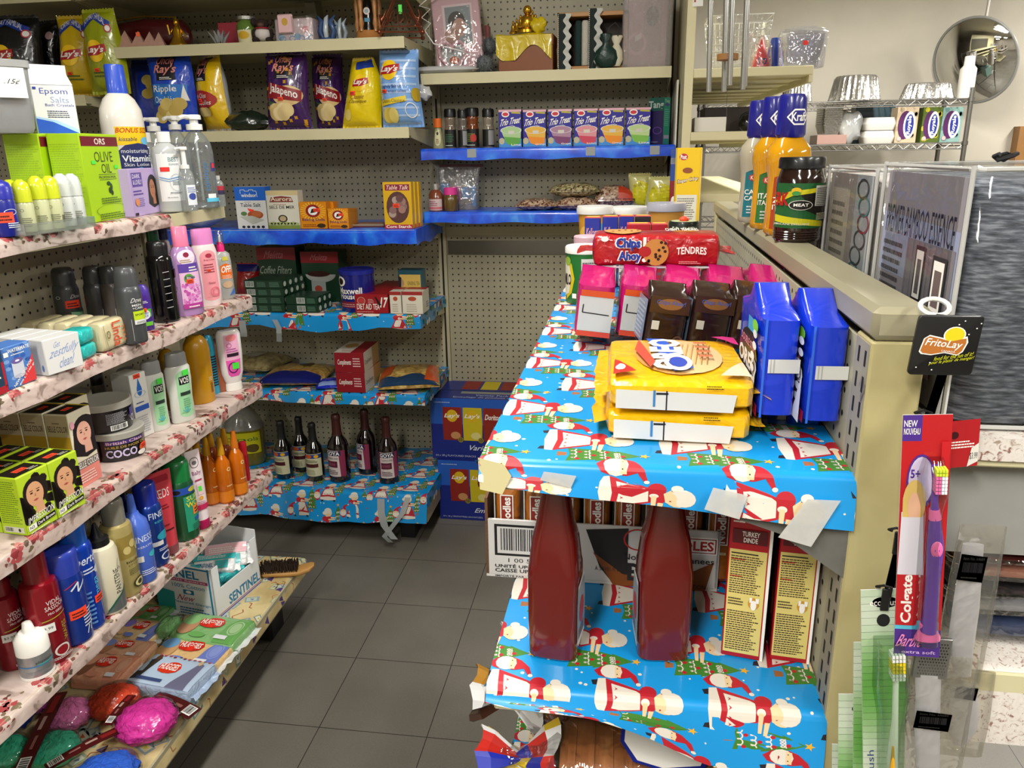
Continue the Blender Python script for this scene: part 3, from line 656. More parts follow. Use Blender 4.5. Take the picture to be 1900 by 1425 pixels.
def can(label,u,vb,vt,wp,z,col,capc,deco=None,capf=.2,capr=.84,rz=LFT-.35,name='spray_can',cat='spray can',group=None,r=.28,m=.35,capm=None,dome=.0,P=None):
 if P is None: P, W, H = fit(u, vb, vt, wp, z)
 else: P, W, H = P
 R_ = W/2; hb = H*(1-capf)
 body = [(0,R_*.93,R_*.93),(.003,R_*.985,R_*.985),(.006,R_,R_),(hb-.014,R_,R_),(hb-.005,R_*.93,R_*.93),(hb,R_*capr*.96,R_*capr*.96)]
 cm = capm or mat(capc, .35, co=.3)
 def cap(mb):
  rr = R_*capr
  mb.loft([(hb-.003,rr,rr),(H-.012-dome*H,rr,rr),(H-.004-dome*H*.5,rr*(.97-dome),rr*(.97-dome)),(H,rr*(.86-dome*3),rr*(.86-dome*3))],cm,26)
 ps = [('body', lambda mb: (mb.loft(body, mat(col, r, m, co=.4), 30), None)[1]), ('cap', lambda mb: (cap(mb), None)[1])]
 if deco: ps.append(('label', lambda mb: (deco(wrapd(mb, body, R_*PI*1.25, .008, hb-.012)), None)[1]))
 return bottle(name, label, cat, P, rz, ps, group)
def obot(label,u,vb,vt,wp,z,col,capc,secs,caps,deco=None,rz=LFT-.25,name='bottle',cat='bottle',depth=.6,lw=.9,l0=.08,l1=.7,m=None,capm=None,extra=None,group=None,P=None,lang=0):
 if P is None: P, W, H = fit(u, vb, vt, wp, z)
 else: P, W, H = P
 S_ = [(q[0]*H, q[1]*W/2, q[2]*W/2*depth)+tuple(q[3:]) for q in secs]; C_ = [(q[0]*H, q[1]*W/2, q[2]*W/2*depth)+tuple(q[3:]) for q in (caps or [])]
 ps = [('body', lambda mb: (mb.loft(S_, m or mat(col, .32, co=.3), 30), None)[1])]
 if caps: ps.append(('cap', lambda mb: (mb.loft(C_, capm or mat(capc, .35, co=.2), 24), None)[1]))
 if deco: ps.append(('label', lambda mb: (deco(wrapd(mb, S_, W*lw, H*l0, H*l1, lang)), None)[1]))
 for e in (extra or []): ps.append((e[0], lambda mb, e=e: (e[1](mb, W, H), None)[1]))
 return bottle(name, label, cat, P, rz, ps, group)
def portrait(d, x, y, s, hair='1c120e', skin='d59b76', curl=False, long=True):   # generic woman's head; s = face height in units of the panel height
 a = s*d.h/d.w; hm = mat(hair, .5); sk = mat(skin, .5)
 if curl:
  R = random.Random(int(x*97)+3)
  for i in range(34):
   t = R.uniform(-.25,1.25)*PI; q = R.uniform(.5,.98); d.ell(x+math.cos(t)*a*q*.85,y-.12*s+math.sin(t)*s*q*.85-(s*.35 if i % 2 else 0),a*.22,s*.2,hm,n=8,l=d.l)
  d.l += 1; d.ell(x, y+.1*s, a*.62, s*.62, hm)
 else:
  d.ell(x+.05*a, y+.12*s, a*.72, s*.66, hm)
  if long: d.poly([(x-.66*a, y+.1*s), (x-.8*a, y-.8*s), (x-.1*a, y-1.05*s), (x+.75*a, y-.9*s), (x+.76*a, y+.1*s)], hm)
 d.poly([(x-.12*a, y-.3*s), (x-.16*a, y-.85*s), (x+.3*a, y-.85*s), (x+.24*a, y-.2*s)], sk)
 d.ell(x-.06*a, y, a*.42, s*.52, sk); k = mat('3a2018')
 d.ell(x-.22*a, y+.08*s, a*.07, s*.035, k); d.ell(x+.1*a, y+.08*s, a*.07, s*.035, k, l=d.l-1)
 d.rect(x-.3*a, y+.16*s, x-.14*a, y+.19*s, k, l=d.l-1); d.rect(x+.02*a, y+.16*s, x+.2*a, y+.19*s, k, l=d.l-1)
 d.poly([(x-.2*a,y-.24*s),(x-.06*a,y-.2*s),(x+.08*a,y-.24*s),(x-.06*a,y-.3*s)],mat('b04a48')); d.poly([(x-.1*a,y-.08*s),(x-.02*a,y-.08*s),(x-.05*a,y+.06*s)],mat('bb8060'))
def shade(pl, k=1): return pl
# ================================================================ left gondola, top shelf
z = ZL['A']+.0006
P, W, H = fit(12, 440, 333, 50, z)
obot('dark blue roll-on deodorant with rounded cap at the near end of the top shelf',0,0,0,0,z,'1b2486','23299a',[(0,.92,.92),(.04,1,1),(.6,1,1),(.66,.94,.94)],[(.655,.98,.98),(.85,.97,.97),(.94,.8,.8),(1,.35,.35)],
 lambda d: (d.ring(.62,.72,.16,.1,.12,k4('e8ecf4')),d.sticker(.45,.55,.42),d.small(.5,.2,.85,.4,3,mat('dfe6f4')),d.ell(.75,.12,.1,.04,mat('c0c6da'))),name='roll_on_deodorant',cat='deodorant',depth=1,lw=1.6,l0=.05,l1=.58,P=(P,W,H),rz=LFT-.6)
clr = film('f4faf8', .08, .08, 0, 60, .06); PALE = mat('d9dcc4', .25, t=.35, co=.3)
def rollon(i, u, vb, vt, c, lab, g):
 P, W, H = fit(u, vb, vt, 31, z+.004)
 yl = c == 'y'
 obot(lab,0,0,0,0,z,'c9cc9a' if yl else 'd4d8d4','',[(0,.95,.95),(.03,1,1),(.52,1,1),(.58,.9,.9)],[(.57,.99,.99),(.8,.97,.97),(.93,.8,.8),(1,.3,.3)],
  lambda d: (d.ring(.35,.82,.07,.06,.2,mat('55584a')),d.small(.3,.15,.7,.55,5,mat('70735c')),*( [d.bars(.72,.1,.95,.5,9,None)] if i == 2 else [])),name='roll_on_deodorant',cat='deodorant',depth=1,lw=1.5,l0=.04,l1=.5,
  capm=mat('d8e22c',.2,t=.2,co=.6) if yl else mat('e9eeec',.2,t=.3,co=.6),m=mat('cdd0a4' if yl else 'd6dad6',.25,t=.15,co=.4),P=(P,W,H),rz=LFT-.75,group=g)
for i,a in enumerate([(54,431,333,'y','yellow capped frosted roll-on, nearest in the clear tray'),(82,427,326,'y','yellow capped frosted roll-on, second in the tray'),(106,424,326,'y','yellow capped roll-on with barcode, third in the tray'),
  (127,420,322,'w','white capped roll-on beside the yellow ones in the tray'),(146,417,322,'w','white capped roll-on at the far end of the tray'),(33,420,333,'y','yellow capped roll-on half hidden behind the nearest in the tray')]):
 rollon(i, *a, 'roll-on deodorants in the clear tray')
pl = boxat((40,438),(164,421),425,z,.045); t = thing('display_tray','clear plastic tray around yellow and white roll-ons on the top shelf','tray',pl[0],pl[1]); W,D,H = pl[2]+.01,.075,.022
mb = MB(); mb.box(-W/2, -D/2, 0, W/2, D/2, .002, clr)
for q in ((-W/2,-D/2,W/2,-D/2+.0015),(-W/2,D/2-.0015,W/2,D/2),(-W/2,-D/2,-W/2+.0015,D/2),(W/2-.0015,-D/2,W/2,D/2)): mb.box(q[0],q[1],.002,q[2],q[3],H,clr)
mb.build('tray_body', t)
def ors(F):
 f = F('F'); f.rect(.02, .86, .98, .97, k4('6e1626')); f.text('ORS', .36, .88, .64, .95, mat('f0e6d8')); dg = mat('38461c')
 f.text('OLIVE',.3,.68,.78,.8,dg,0); f.text('OIL',.44,.55,.7,.66,dg,0); f.rect(.34,.535,.8,.54,dg); f.text('PROFESSIONAL',.34,.49,.8,.52,dg,0); f.rect(.34,.475,.8,.48,dg)
 f.ell(.56,.43,.05,.025,mat('2c4a1c')); f.ell(.62,.39,.03,.04,mat('2c4a1c')); f.ell(.57,.35,.035,.035,mat('233d18')); f.ell(.62,.32,.03,.03,mat('233d18'))
 f.rect(.2,.66,.3,.7,mat('4fe04a')); f.rect(.78,.6,.88,.64,mat('4fe04a')); f.small(.3,.2,.85,.28,3,mat('4c6a10')); f.ring(.55,.12,.42,.07,.03,mat('4c6a10')); f.small(.2,.02,.9,.1,3,mat('4c6a10'))
 g = F('L'); g.small(.04, .04, .96, .9, 34, mat('8fb814'), .5)
OG = 'a4cc12'
o1 = boxat((173,414),(240,402),247,z,.07); carton('relaxer_box','lime green olive oil hair box with dark red band, nearest the top shelf edge','box',o1,OG,ors)
bk = Vector((-math.sin(o1[1]), math.cos(o1[1]), 0)); sd = Vector((math.cos(o1[1]), math.sin(o1[1]), 0))
carton('relaxer_box', 'second lime green box behind the olive oil hair box', 'box', (o1[0]+bk*.078-sd*.02, o1[1], o1[2], .075, o1[4]), OG, ors)
ZT = z+o1[4]
# gable topped carton of bath crystals
c0 = o1[0]+bk*.06-sd*.0; t = thing('milk_carton','white and blue gable-top carton of Epsom salts on the lime boxes','carton',(c0.x,c0.y,ZT),LFT-.72)
W,D,H = .084,.08,.115; HG = height(Vector((c0.x,c0.y,ZT)),120); H = HG*.7; mb = MB(); cm = mat('e4e4e6',.4,co=.3); mb.box(-W/2,-D/2,0,W/2,D/2,H,cm,.002)
g = HG; mb.add([(-W/2,-D/2,H),(W/2,-D/2,H),(W/2,D/2,H),(-W/2,D/2,H),(-W/2,0,g-.018),(W/2,0,g-.018)],[(0,1,5,4),(2,3,4,5),(1,2,5),(3,0,4)],cm); mb.box(-W/2,-.003,g-.02,W/2,.003,g,cm)
f = face(mb, W, D, H, 'F'); bl = mat('2a3fa0')
f.text('Epsom',.2,.78,.85,.93,bl,0); f.text('Salts',.42,.64,.85,.76,mat('8fa0c8'),0); f.text('Bath Crystals',.28,.55,.95,.62,bl,0); f.small(.3,.34,.9,.5,4,mat('333a60')); f.poly([(.02,.32),(.4,.26),(.98,.02),(.02,.02)],k4('1f55c8')); f.poly([(.02,.36),(.5,.28),(.98,.1),(.98,.02),(.4,.25),(.02,.32)],k4('a9c9ee')); f.rect(.05,.9,.13,.95,bl)
f = face(mb,W,D,H,'L'); f.small(.06,.3,.94,.95,15,mat('6a74b4'),.5); f.bars(.6,.05,.92,.28,12,fg='3a4aa0'); f.small(.06,.06,.5,.24,4,mat('6a74b4')); mb.build('carton_body',t)
# clear tub with a hand written card
c0 = o1[0]+bk*.06-sd*.13; t = thing('plastic_tub','large clear tub with a handwritten price card on top of the lime boxes','tub',(c0.x-.03,c0.y-.02,ZT),LFT-.6)
H = height(Vector((c0.x,c0.y,ZT)),112); mb = MB(); mb.loft([(0,.05,.05,6),(.01,.055,.055,6),(H-.015,.06,.06,6)],film('8f938f',.12,.1,.3,20,.3),28,ct=False); mb.build('tub_wall',t)
mb = MB(); mb.loft([(H-.016, .063, .063, 6), (H-.002, .063, .063, 6)], film('a8aca8', .15, .12, .2, 20, .35), 28); mb.build('lid', t)
mb = MB(); mb.box(-.012,-.068,H-.075,.042,-.067,H-.018,mat('e9e9e4',.6)); Dec(mb,lambda x,y,e: (-.012+x,-.0682-e,H-.075+y),.054,.057).text('.15¢',.3,.42,.78,.62,mat('1a1a1c'),0,.15); mb.build('price_card',t)
mb = MB(); R = random.Random(2)
for i in range(14): mb.sphere((R.uniform(-.03,.03),R.uniform(-.03,.03),.015+R.random()*.04),.014,.012,.01,mat(R.choice(('c7c25a','6e6a60','8a8478','b0a898')),.4),8,5)
mb.build('wrapped_sweets', t)
# big lotion bottle
def vit(d):
 d.rect(.2,.62,.95,.8,k4('f2cc1c')); d.text('BONUS SIZE',.22,.74,.93,.79,mat('c8401c'),.02,.1); d.text('kissable',.26,.66,.6,.7,mat('3a3a60'),0,.1); d.ell(.8,.66,.12,.04,k4('6fc0ea'))
 d.poly([(.2, .56), (.35, .62), (.6, .64), (.85, .62), (.97, .57), (.97, .34), (.6, .4), (.2, .36)], k4('2b3266')); wt = mat('eef0f4')
 d.text('moisturizing',.26,.53,.85,.58,wt,0); d.text('VitaminE',.26,.455,.95,.52,wt,.02); d.text('Skin Lotion',.28,.41,.82,.445,wt,0)
 d.poly([(.2,.36),(.6,.4),(.97,.34),(.97,.28),(.6,.33),(.2,.28)],k4('55aee6')); d.poly([(.2,.28),(.6,.33),(.97,.28),(.9,.1),(.3,.14)],k4('c9e4f4')); d.small(.3,.14,.85,.24,4,mat('5a7ab0'))
obot('big white vitamin E skin lotion bottle with a blue cap, tallest on the top shelf',252,390,120,76,z,'e6e2d8','2a50c8',[(0,.92,.92),(.02,1,1),(.62,1,1),(.7,.95,.95),(.77,.72,.72),(.8,.52,.52),(.81,.45,.45)],[(.8,.47,.47),(.99,.44,.44),(1,.4,.4)],vit,name='lotion_bottle',cat='bottle',depth=.72,lw=1.25,l0=.02,l1=.72,rz=LFT-.55)
def dark(F):
 f = F('F'); f.rect(.06,.62,.4,.92,k4('5a3f9a')); f.text('DARK',.09,.8,.34,.89,mat('e4dcf0')); f.text('& LOVELY',.09,.67,.38,.77,mat('e4dcf0')); f.small(.06,.45,.4,.58,2,mat('5a3f9a')); f.small(.2,.2,.4,.4,5,mat('7a62b0')); portrait(f,.72,.55,.4,'161012','a86f50'); f.rect(.02,.02,.12,.08,mat('2a1a20')); f.ell(.14,.3,.07,.08,mat('d88a5a')); f.rect(.86,.12,.96,.3,k4('3a2a6a'))
carton('hair_relaxer_box','small lilac relaxer box with a long haired woman, beside the lime box','box',boxat((251,403),(303,392),314,z,.05),'b49fd0',dark)
PUMP = mat('ecece8', .3, co=.3)
def pumptop(mb, W, H, z0=.86, s=1.):
 r = W*.26*s; mb.lathe([(H*z0,r),(H*(z0+.06),r),(H*(z0+.065),r*.55),(H*.955,r*.5)],PUMP,18); mb.lathe([(H*.95,r*.95),(H*.99,r*.95),(H,r*.8)],PUMP,18)
 mb.tube([(0, 0, H*.975), (-r*1.6, -r*1.2, H*.975), (-r*2.3, -r*1.8, H*.955)], r*.28, PUMP, 8)
CLB = film('dfe8e8', .1, .06, .1, 30, .2)
def best(d):
 d.rect(.12,.05,.9,.92,k4('e3e5e4')); d.text('BEST',.45,.78,.78,.86,mat('5a8a98'),0); d.text('ISOPROPYL',.46,.71,.78,.745,mat('7a8a98'),0); d.rect(.2,.6,.46,.68,mat('e02a24')); d.line([(.14,.5),(.4,.46),(.7,.5),(.88,.47)],.002,mat('5a94c8')); d.line([(.14,.46),(.4,.42),(.7,.46),(.88,.43)],.0015,mat('5a94c8')); d.ring(.62,.4,.2,.16,.05,mat('b8c4cc')); d.small(.5,.36,.75,.44,2,mat('8a98a0')); d.small(.4,.2,.86,.24,1,mat('7a868c')); d.text('70% ALCOHOL',.3,.11,.6,.13,mat('222428'),.01)
TBOT = [(0, .93, .93), (.02, 1, 1), (.72, 1, 1), (.8, .88, .88), (.85, .5, .5), (.87, .4, .4)]; TCAP = [(.87, .48, .48), (1, .48, .48)]
obot('clear alcohol bottle with white best label in front of the pump bottles',322,394,244,50,z,W_,'e8e8e6',TBOT,TCAP,best,m=mat('c8cccc',.15,t=.2,co=.5),name='alcohol_bottle',depth=.75,lw=1.3,l0=.1,l1=.78,rz=LFT-.75)
obot('clear capped alcohol bottle half hidden behind the lilac box',288,383,246,40,z,W_,'e8e8e6',TBOT,TCAP,lambda d: (d.rect(.1,.1,.9,.8,k4('c6c9c6')),d.small(.4,.5,.8,.7,2,mat('889090'))),m=CLB,name='alcohol_bottle',depth=.75,lw=1.2,rz=LFT-.7)
PB = [(0, .9, .9), (.02, 1, 1), (.6, 1, 1), (.7, .9, .9), (.78, .6, .6), (.84, .3, .3), (.86, .28, .28)]
def purell(d): d.rect(.55,.1,.8,.2,k4('e8eaea')); d.text('sanitizer',.5,.25,.62,.8,mat('3a78b0'),0,rot=90); d.rect(.72,.62,.9,.78,k4('3a3f80')); d.rect(.76,.68,.86,.77,k4('e03a3a')); d.rect(.5,.05,.95,.12,k4('5ac0e0'))
obot('tall clear hand sanitizer with white pump, at the far end of the row',380,387,213,54,z,W_,W_,PB,None,purell,m=film('dfe8ea',.13,.05,.1,30,.1),name='pump_bottle',depth=.8,lw=1.3,l0=.04,l1=.62,rz=LFT-.8,extra=[('pump',lambda mb,W,H: pumptop(mb,W,H,.84)),('dip_tube',lambda mb,W,H: mb.tube([(0,0,.02),(0,0,H*.86)],.003,PUMP,6))])
obot('large pump bottle behind the lilac box, its white spout pointing left',305,376,218,44,z,W_,W_,PB,None,m=CLB,name='pump_bottle',depth=.8,extra=[('pump',lambda mb,W,H: pumptop(mb,W,H,.84))],rz=LFT-.7)
obot('large pump bottle between the other two pump bottles',343,372,215,42,z,W_,W_,PB,None,m=CLB,name='pump_bottle',depth=.8,extra=[('pump',lambda mb,W,H: pumptop(mb,W,H,.84))],rz=LFT-.7)
obot('small clear pump bottle with a long white neck in front of the sanitizer',354,392,272,28,z,W_,W_,[(0,.9,.9),(.03,1,1),(.5,1,1),(.6,.8,.8),(.68,.4,.4)],None,lambda d: (d.rect(.35,.1,.9,.8,k4('dfe4ea')),d.ell(.62,.4,.2,.12,k4('3a4a98')),d.small(.4,.55,.85,.75,3,mat('7a88b0'))),m=CLB,name='pump_bottle',depth=.9,lw=1.3,l0=.05,l1=.5,rz=LFT-.8,extra=[('pump',lambda mb,W,H: pumptop(mb,W,H,.66,1.1))])
obot('tiny clear bottle with a dark label at the far end of the top shelf',412,384,326,19,z,W_,'c2c2c0',TBOT,TCAP,lambda d: (d.rect(0,.5,1,.9,k4('33304e')),d.rect(0,.72,1,.95,k4('b03040'))),m=CLB,name='small_bottle',depth=.9,lw=1.4,rz=LFT-.8)
# ================================================================ left gondola, second shelf
z = ZL['B']+.0006
carton('toothpaste_box','dark teal box with a red edge at the near end of the second shelf','box',boxat((-45,752),(17,726),655,z,.05),'1c3a52',lambda F: (F('F').rect(0,0,1,.14,k4('a8202c')),F('F').rect(.93,.1,1,.6,k4('a8202c')),F('F').text('ALL',.6,.3,.85,.5,mat(W_,.5)),F('F').small(.5,.6,.9,.8,2,mat(W_,.5))))
def wmate(F):
 f = F('F'); R = random.Random(3)
 for i in range(26): x, y = R.random(), R.random(); f.ell(x, y, .1, .05, mat(R.choice(('5a88c8', '2f5cb0', '7aa0d8')), .4), n=8, l=1)
 f.l = 2; f.text('WATERMATE',.2,.84,.96,.93,mat(W_,.5)); f.small(.28,.77,.9,.81,1,mat(W_,.5)); f.rect(.04,.77,.2,.88,mat(W_,.5)); f.rect(.25,.25,.66,.62,mat('c9ccd8',.35)); f.ell(.455,.25,.205,.05,mat('b4b8c8',.35)); f.ell(.455,.62,.205,.07,mat('6a5a9a',.35)); f.ell(.455,.62,.08,.025,mat('e4e4f0',.35))
 f.poly([(.45,.02),(1,.02),(1,.68)],k4('d23a3e')); f.T = lambda x,y: (.6+(x-.5)*.75-(y-.5)*.2,.24+(x-.5)*.5+(y-.5)*.3); f.text('NEW! 200 G POR',0,.55,1,.75,mat(W_,.5)); f.text('400 L / 100 gal',.15,.25,1.05,.42,mat(W_,.5)); f.T = None
carton('water_filter_box','blue water filter box with a red corner triangle, second shelf','box',boxat((17,724),(68,704),648,z,.045),'4a78c0',wmate)
zb = boxat((90, 698), (156, 677), 633, z, .036)
def zest(F):
 f = F('F'); b = mat('8498c8'); f.T = lambda x,y: (x,y+(x-.5)*.12); f.text('Get',.28,.74,.46,.9,b,0,.2); f.text('zestfully',.14,.42,.92,.74,b,0,.25); f.text('clean!',.36,.14,.76,.42,b,0,.2); f.T = None; F('L').ell(.75,.2,.08,.1,mat('5a78b8'))
for i in range(4):
 bk = Vector((-math.sin(zb[1]), math.cos(zb[1]), 0))
 carton('soap_box',('white soap box printed with slanted blue words, front of its row','white soap box directly behind the printed front one','third white soap box back from the shelf edge','rearmost white soap box of the row')[i],'soap box',(zb[0]+bk*.0375*i,*zb[1:]),'d8d8d6',zest,'white soap boxes in a row')
pb = boxat((157, 671), (184, 657), 643, z, .05)
def softpack(mb, W, D, H, m, seed=1, b=.0015, e=4.5):
 R = random.Random(seed); secs = [(-W/2, D*.36, H*.3, 3, 0, H*.5), (-W/2+.004, D*.46, H*.46, e, 0, H*.5)]; n = 6
 for i in range(n+1): secs.append((-W/2+.01+(W-.02)*i/n, D*.5*R.uniform(.97, 1), H*.5*R.uniform(.96, 1.02), e, 0, H*.5))
 secs += [(W/2-.004, D*.46, H*.46, e, 0, H*.5), (W/2, D*.36, H*.3, 3, 0, H*.5)]; mb.loft(secs, m, 24, ax='x')
TEAL = mat('27b8b4', .25, co=.5, b=.5, bs=50)
for i in range(2):
 mb = MB(); softpack(mb,pb[2],.05,pb[4]*.98,TEAL,i+4); solo(mb,'soap_bar',('lower of two teal wrapped soap bars beside the printed white box','upper of two teal wrapped soap bars beside the printed white box')[i],'soap',(pb[0].x,pb[0].y,z+i*pb[4]),pb[1],'stacked teal soap bars')
lb = boxat((194, 656), (247, 635), 601, z, .038); bk = Vector((-math.sin(lb[1]), math.cos(lb[1]), 0))
for i in range(5):
 mb = MB(); softpack(mb, lb[2], .037, lb[4], mat('cfc49e', .22, co=.6, b=.12, bs=60), i+9, e=5)
 if i == 0:
  f = Dec(mb,lambda x,y,e: (-lb[2]/2+x,-.0192-e,y),lb[2],lb[4],eps=.0003); f.text('Linda',.38,.1,.66,.92,mat('d8502e'),.01,rot=-90); f.ell(.84,.6,.09,.3,mat('b08030')); f.text('GERMICIDA',.8,.35,.88,.85,mat('e8dcb0'),rot=-90); f.ring(.22,.55,.06,.13,.3,mat('6a6420')); f.line([(.08,.9),(.1,.6),(.13,.3),(.16,.1)],.0012,mat('6a6a20')); f.small(.68,.2,.78,.8,4,mat('c87850'))
 solo(mb,'soap_bar',('cream soap bar with the orange Linda name facing the aisle','second cream wrapped soap bar behind the named one','third cream wrapped soap bar from the aisle','fourth cream wrapped soap bar from the aisle','rearmost cream wrapped soap bar near the pegboard')[i],'soap',lb[0]+bk*.0385*i,lb[1],'cream soap bars in a row')
def dove(c2, c3):
 def f(d):
  w = k4('dcdcdc'); d.text('Dove',.42,.78,.66,.87,w,.0,.2); d.text('MEN',.42,.7,.62,.745,w); d.text('+CARE',.42,.64,.66,.685,w); d.rect(.42,.42,.72,.6,mat(c2,.4)); d.text('SPORT',.45,.51,.66,.545,mat('20241c')); d.rect(.42,.33,.72,.42,mat(c3,.4)); d.small(.46,.35,.7,.4,2,mat('666666')); d.rect(.36,.0,.365,.45,w)
 return f
GR = '3c3f43'
can('charcoal men’s spray with a lime yellow panel, nearest the shelf edge',246,641,497,46,z,'4a4d50','47494c',dove('b8d020','d8dad8'),.24,.84,rz=LFT-.5,r=.4,dome=.03)
can('charcoal men’s spray with red sticker and mint green corner, standing alone',135,612,497,44,z,'45484b','36383a',lambda d: (d.text('Dove',.5,.76,.74,.86,k4('dcdcdc'),0,.2),d.sticker(.52,.6,.3),d.rect(.5,.2,.95,.42,k4('2f5a48')),d.poly([(.45,0),(.8,0),(.8,.34),(.45,.4)],k4('8fc8a0')),d.ring(.24,.8,.05,.04,.2,k4('cccccc'))),.26,.86,rz=LFT-.6,r=.4,dome=.03)
can('dark charcoal spray, left one of the pair behind the cream soap',189,610,494,38,z,GR,'2c2e30',dove('45484b','45484b'),.26,.86,rz=LFT-.1,r=.4,dome=.03)
can('dark charcoal spray with a black patch, right one of the pair behind the soap',217,609,494,34,z,'55504e','2e3033',dove('1c1818','1c1818'),.26,.86,rz=LFT-.3,r=.4,dome=.03)
can('grey spray peeping out behind the purple deodorant stick', 258, 600, 516, 26, z, '6a6d70', '5c5f62', None, .26, .86, r=.4)
def ss(d): w = mat(W_,.45); d.small(.2,.8,.8,.88,2,w); d.rect(.15,.38,.9,.62,k4('4fa82c')); d.ell(.5,.46,.3,.14,k4('e8ecf0')); d.text('SPEED',.3,.47,.7,.53,mat('3a3aa0'),.01,.2); d.text('STICK',.32,.39,.68,.45,mat('3a3aa0'),.01,.2); d.rect(.15,.12,.9,.24,k4('6ac03a')); d.sticker(.4,.6,.4)
obot('purple deodorant stick with green band and red sticker, behind the soap',270,616,529,36,z,'4a2a90','',[(0,.9,.9),(.02,1,1),(.72,1,1),(.78,.98,.98)],[(.78,.97,.97),(.92,.9,.9),(1,.6,.6)],ss,capc if False else None,name='deodorant_stick',cat='deodorant',capm=mat('4a2f9a',.3,co=.3),depth=.6,lw=.95,l0=.02,l1=.76,rz=LFT-.6) if False else obot('purple deodorant stick with green band and red sticker, behind the soap',270,616,529,36,z,'4a2a90','4a2f9a',[(0,.9,.9),(.02,1,1),(.72,1,1),(.78,.98,.98)],[(.78,.97,.97),(.92,.9,.9),(1,.6,.6)],ss,name='deodorant_stick',cat='deodorant',depth=.6,lw=.95,l0=.02,l1=.76,rz=LFT-.6)
def blk(d):
 for i in range(6): d.line([(.42, .2+i*.12), (.55, .21+i*.12)], .0012, k4('d8d8d8'))
 d.rect(.7, .68, .95, .82, k4('5a2a3a')); d.ell(.84, .76, .06, .04, k4('c05060')); d.text('Star', .78, .42, .96, .54, k4('c8c8c8'), 0, .2, rot=0)
can('glossy black hair spray bottle beside the lavender bath gel',312,599,448,46,z,'08080a','101012',blk,.16,.8,name='hair_spray',rz=LFT-.6,r=.12,m=0)
obot('bottle with dark green cap behind the glossy black one',303,575,424,32,z,'0f2a1a','156a3a',TBOT,[(.84,.85,.85),(1,.85,.85)],name='bottle',rz=LFT)
obot('white bottle with a navy cap behind the lavender gel',322,566,421,26,z,'d8d4cc','1a2450',TBOT,[(.84,.85,.85),(1,.85,.85)],name='bottle',rz=LFT)
GEL = [(0, .86, .9), (.02, .94, .96), (.3, 1, 1), (.5, .95, .98), (.66, .86, .95), (.74, .7, .85), (.79, .45, .6)]
def lav(d): d.ell(.5,.86,.4,.12,k4('e6d8e8')); d.ell(.48,.9,.12,.04,k4('8a1f3a')); d.small(.2,.78,.7,.84,2,mat('a8884a')); d.rect(.08,.62,.96,.76,k4('5a3f9a')); d.small(.5,.64,.9,.73,2,mat(W_,.5)); d.rect(.08,.1,.96,.62,k4('e0b4d4')); d.ell(.45,.52,.2,.08,k4('5a9a3a')); d.ell(.45,.5,.12,.05,k4('e8e0d0')); d.sticker(.48,.48,.3); R = random.Random(1); [d.ell(R.uniform(.15,.92),R.uniform(.14,.44),.06,.03,mat(R.choice(('c860b0','b04898','d888c8')),.4),n=6,l=6) for _ in range(60)]; d.text('Lilas',.3,.52,.7,.57,mat('402a70')); d.rect(.08,.04,.96,.12,k4('b03a90')); d.small(.3,.06,.9,.1,1,mat(W_,.5))
obot('lavender bath gel with pink cap and flower label, second shelf',354,589,420,60,z,'b690c4','e87aa0',GEL,[(.78,.5,.7),(.99,.48,.68),(1,.44,.6)],lav,name='bath_gel',m=mat('b68cc4',.2,t=.1,co=.6),depth=.5,lw=.8,l0=.06,l1=.76,rz=LFT-.5)
def pnk(d): p = k4('ee9aa4'); d.ell(.5,.84,.36,.13,p); d.rect(.14,.1,.86,.86,p,l=1); d.ell(.5,.1,.36,.06,p,l=1); d.ell(.52,.87,.14,.04,k4('a83048')); dk = mat('9a3a4c'); d.text('Body Lotion',.3,.77,.76,.81,dk,0); d.small(.26,.56,.78,.74,4,dk); d.sticker(.46,.6,.14); d.text('Nectar',.38,.35,.68,.39,dk); [d.ring(.62+.04*math.sin(i),.2,.22-.05*i,.09-.02*i,.12,k4('e06a80')) for i in range(3)]
obot('white and pink body lotion with a lilac flip cap, second shelf',391,571,424,53,z,'f0dcdc','e088c8',[(0,.86,.9),(.02,.95,.98),(.3,1,1),(.7,.97,.98),(.78,.84,.9),(.8,.78,.85)],[(.8,.8,.86),(.97,.78,.84),(1,.72,.78)],pnk,name='body_lotion',depth=.5,lw=.9,l0=.05,l1=.75,rz=LFT-.5)
def off(d): d.poly([(.1,.45),(.95,.42),(.9,.72),(.5,.8),(.12,.74)],k4('ea6a1c')); d.text('OFF!',.18,.58,.88,.74,mat(W_,.4),.03,.1); d.small(.2,.44,.88,.54,3,mat('f4d8c0')); d.rect(.3,.86,.7,.95,k4('c8c050')); d.ell(.5,.3,.35,.08,k4('c8a888')); d.poly([(.5,.04),(.95,.08),(.95,.2)],k4('3a6ac8'))
obot('insect repellent in a grey bottle with orange label and pink sprayer',421,557,428,37,z,'a8a9a6',W_,[(0,.9,.9),(.02,1,1),(.55,.96,.98),(.66,.85,.9),(.7,.5,.55)],[(.7,.38,.6),(.8,.36,.55),(.84,.26,.4)],off,name='repellent_bottle',depth=.55,lw=.86,l0=.03,l1=.66,rz=LFT-.5,capm=mat('ee2a80',.3,co=.4),extra=[('clear_overcap',lambda mb,W,H: mb.lathe([(H*.82,W*.2),(H*.98,W*.18),(H,W*.14)],film('ffffff',.15,.05,0),18)),('nozzle',lambda mb,W,H: mb.lathe([(H*.83,W*.07),(H*.93,W*.05)],mat('f4f4f4',.3),10))])
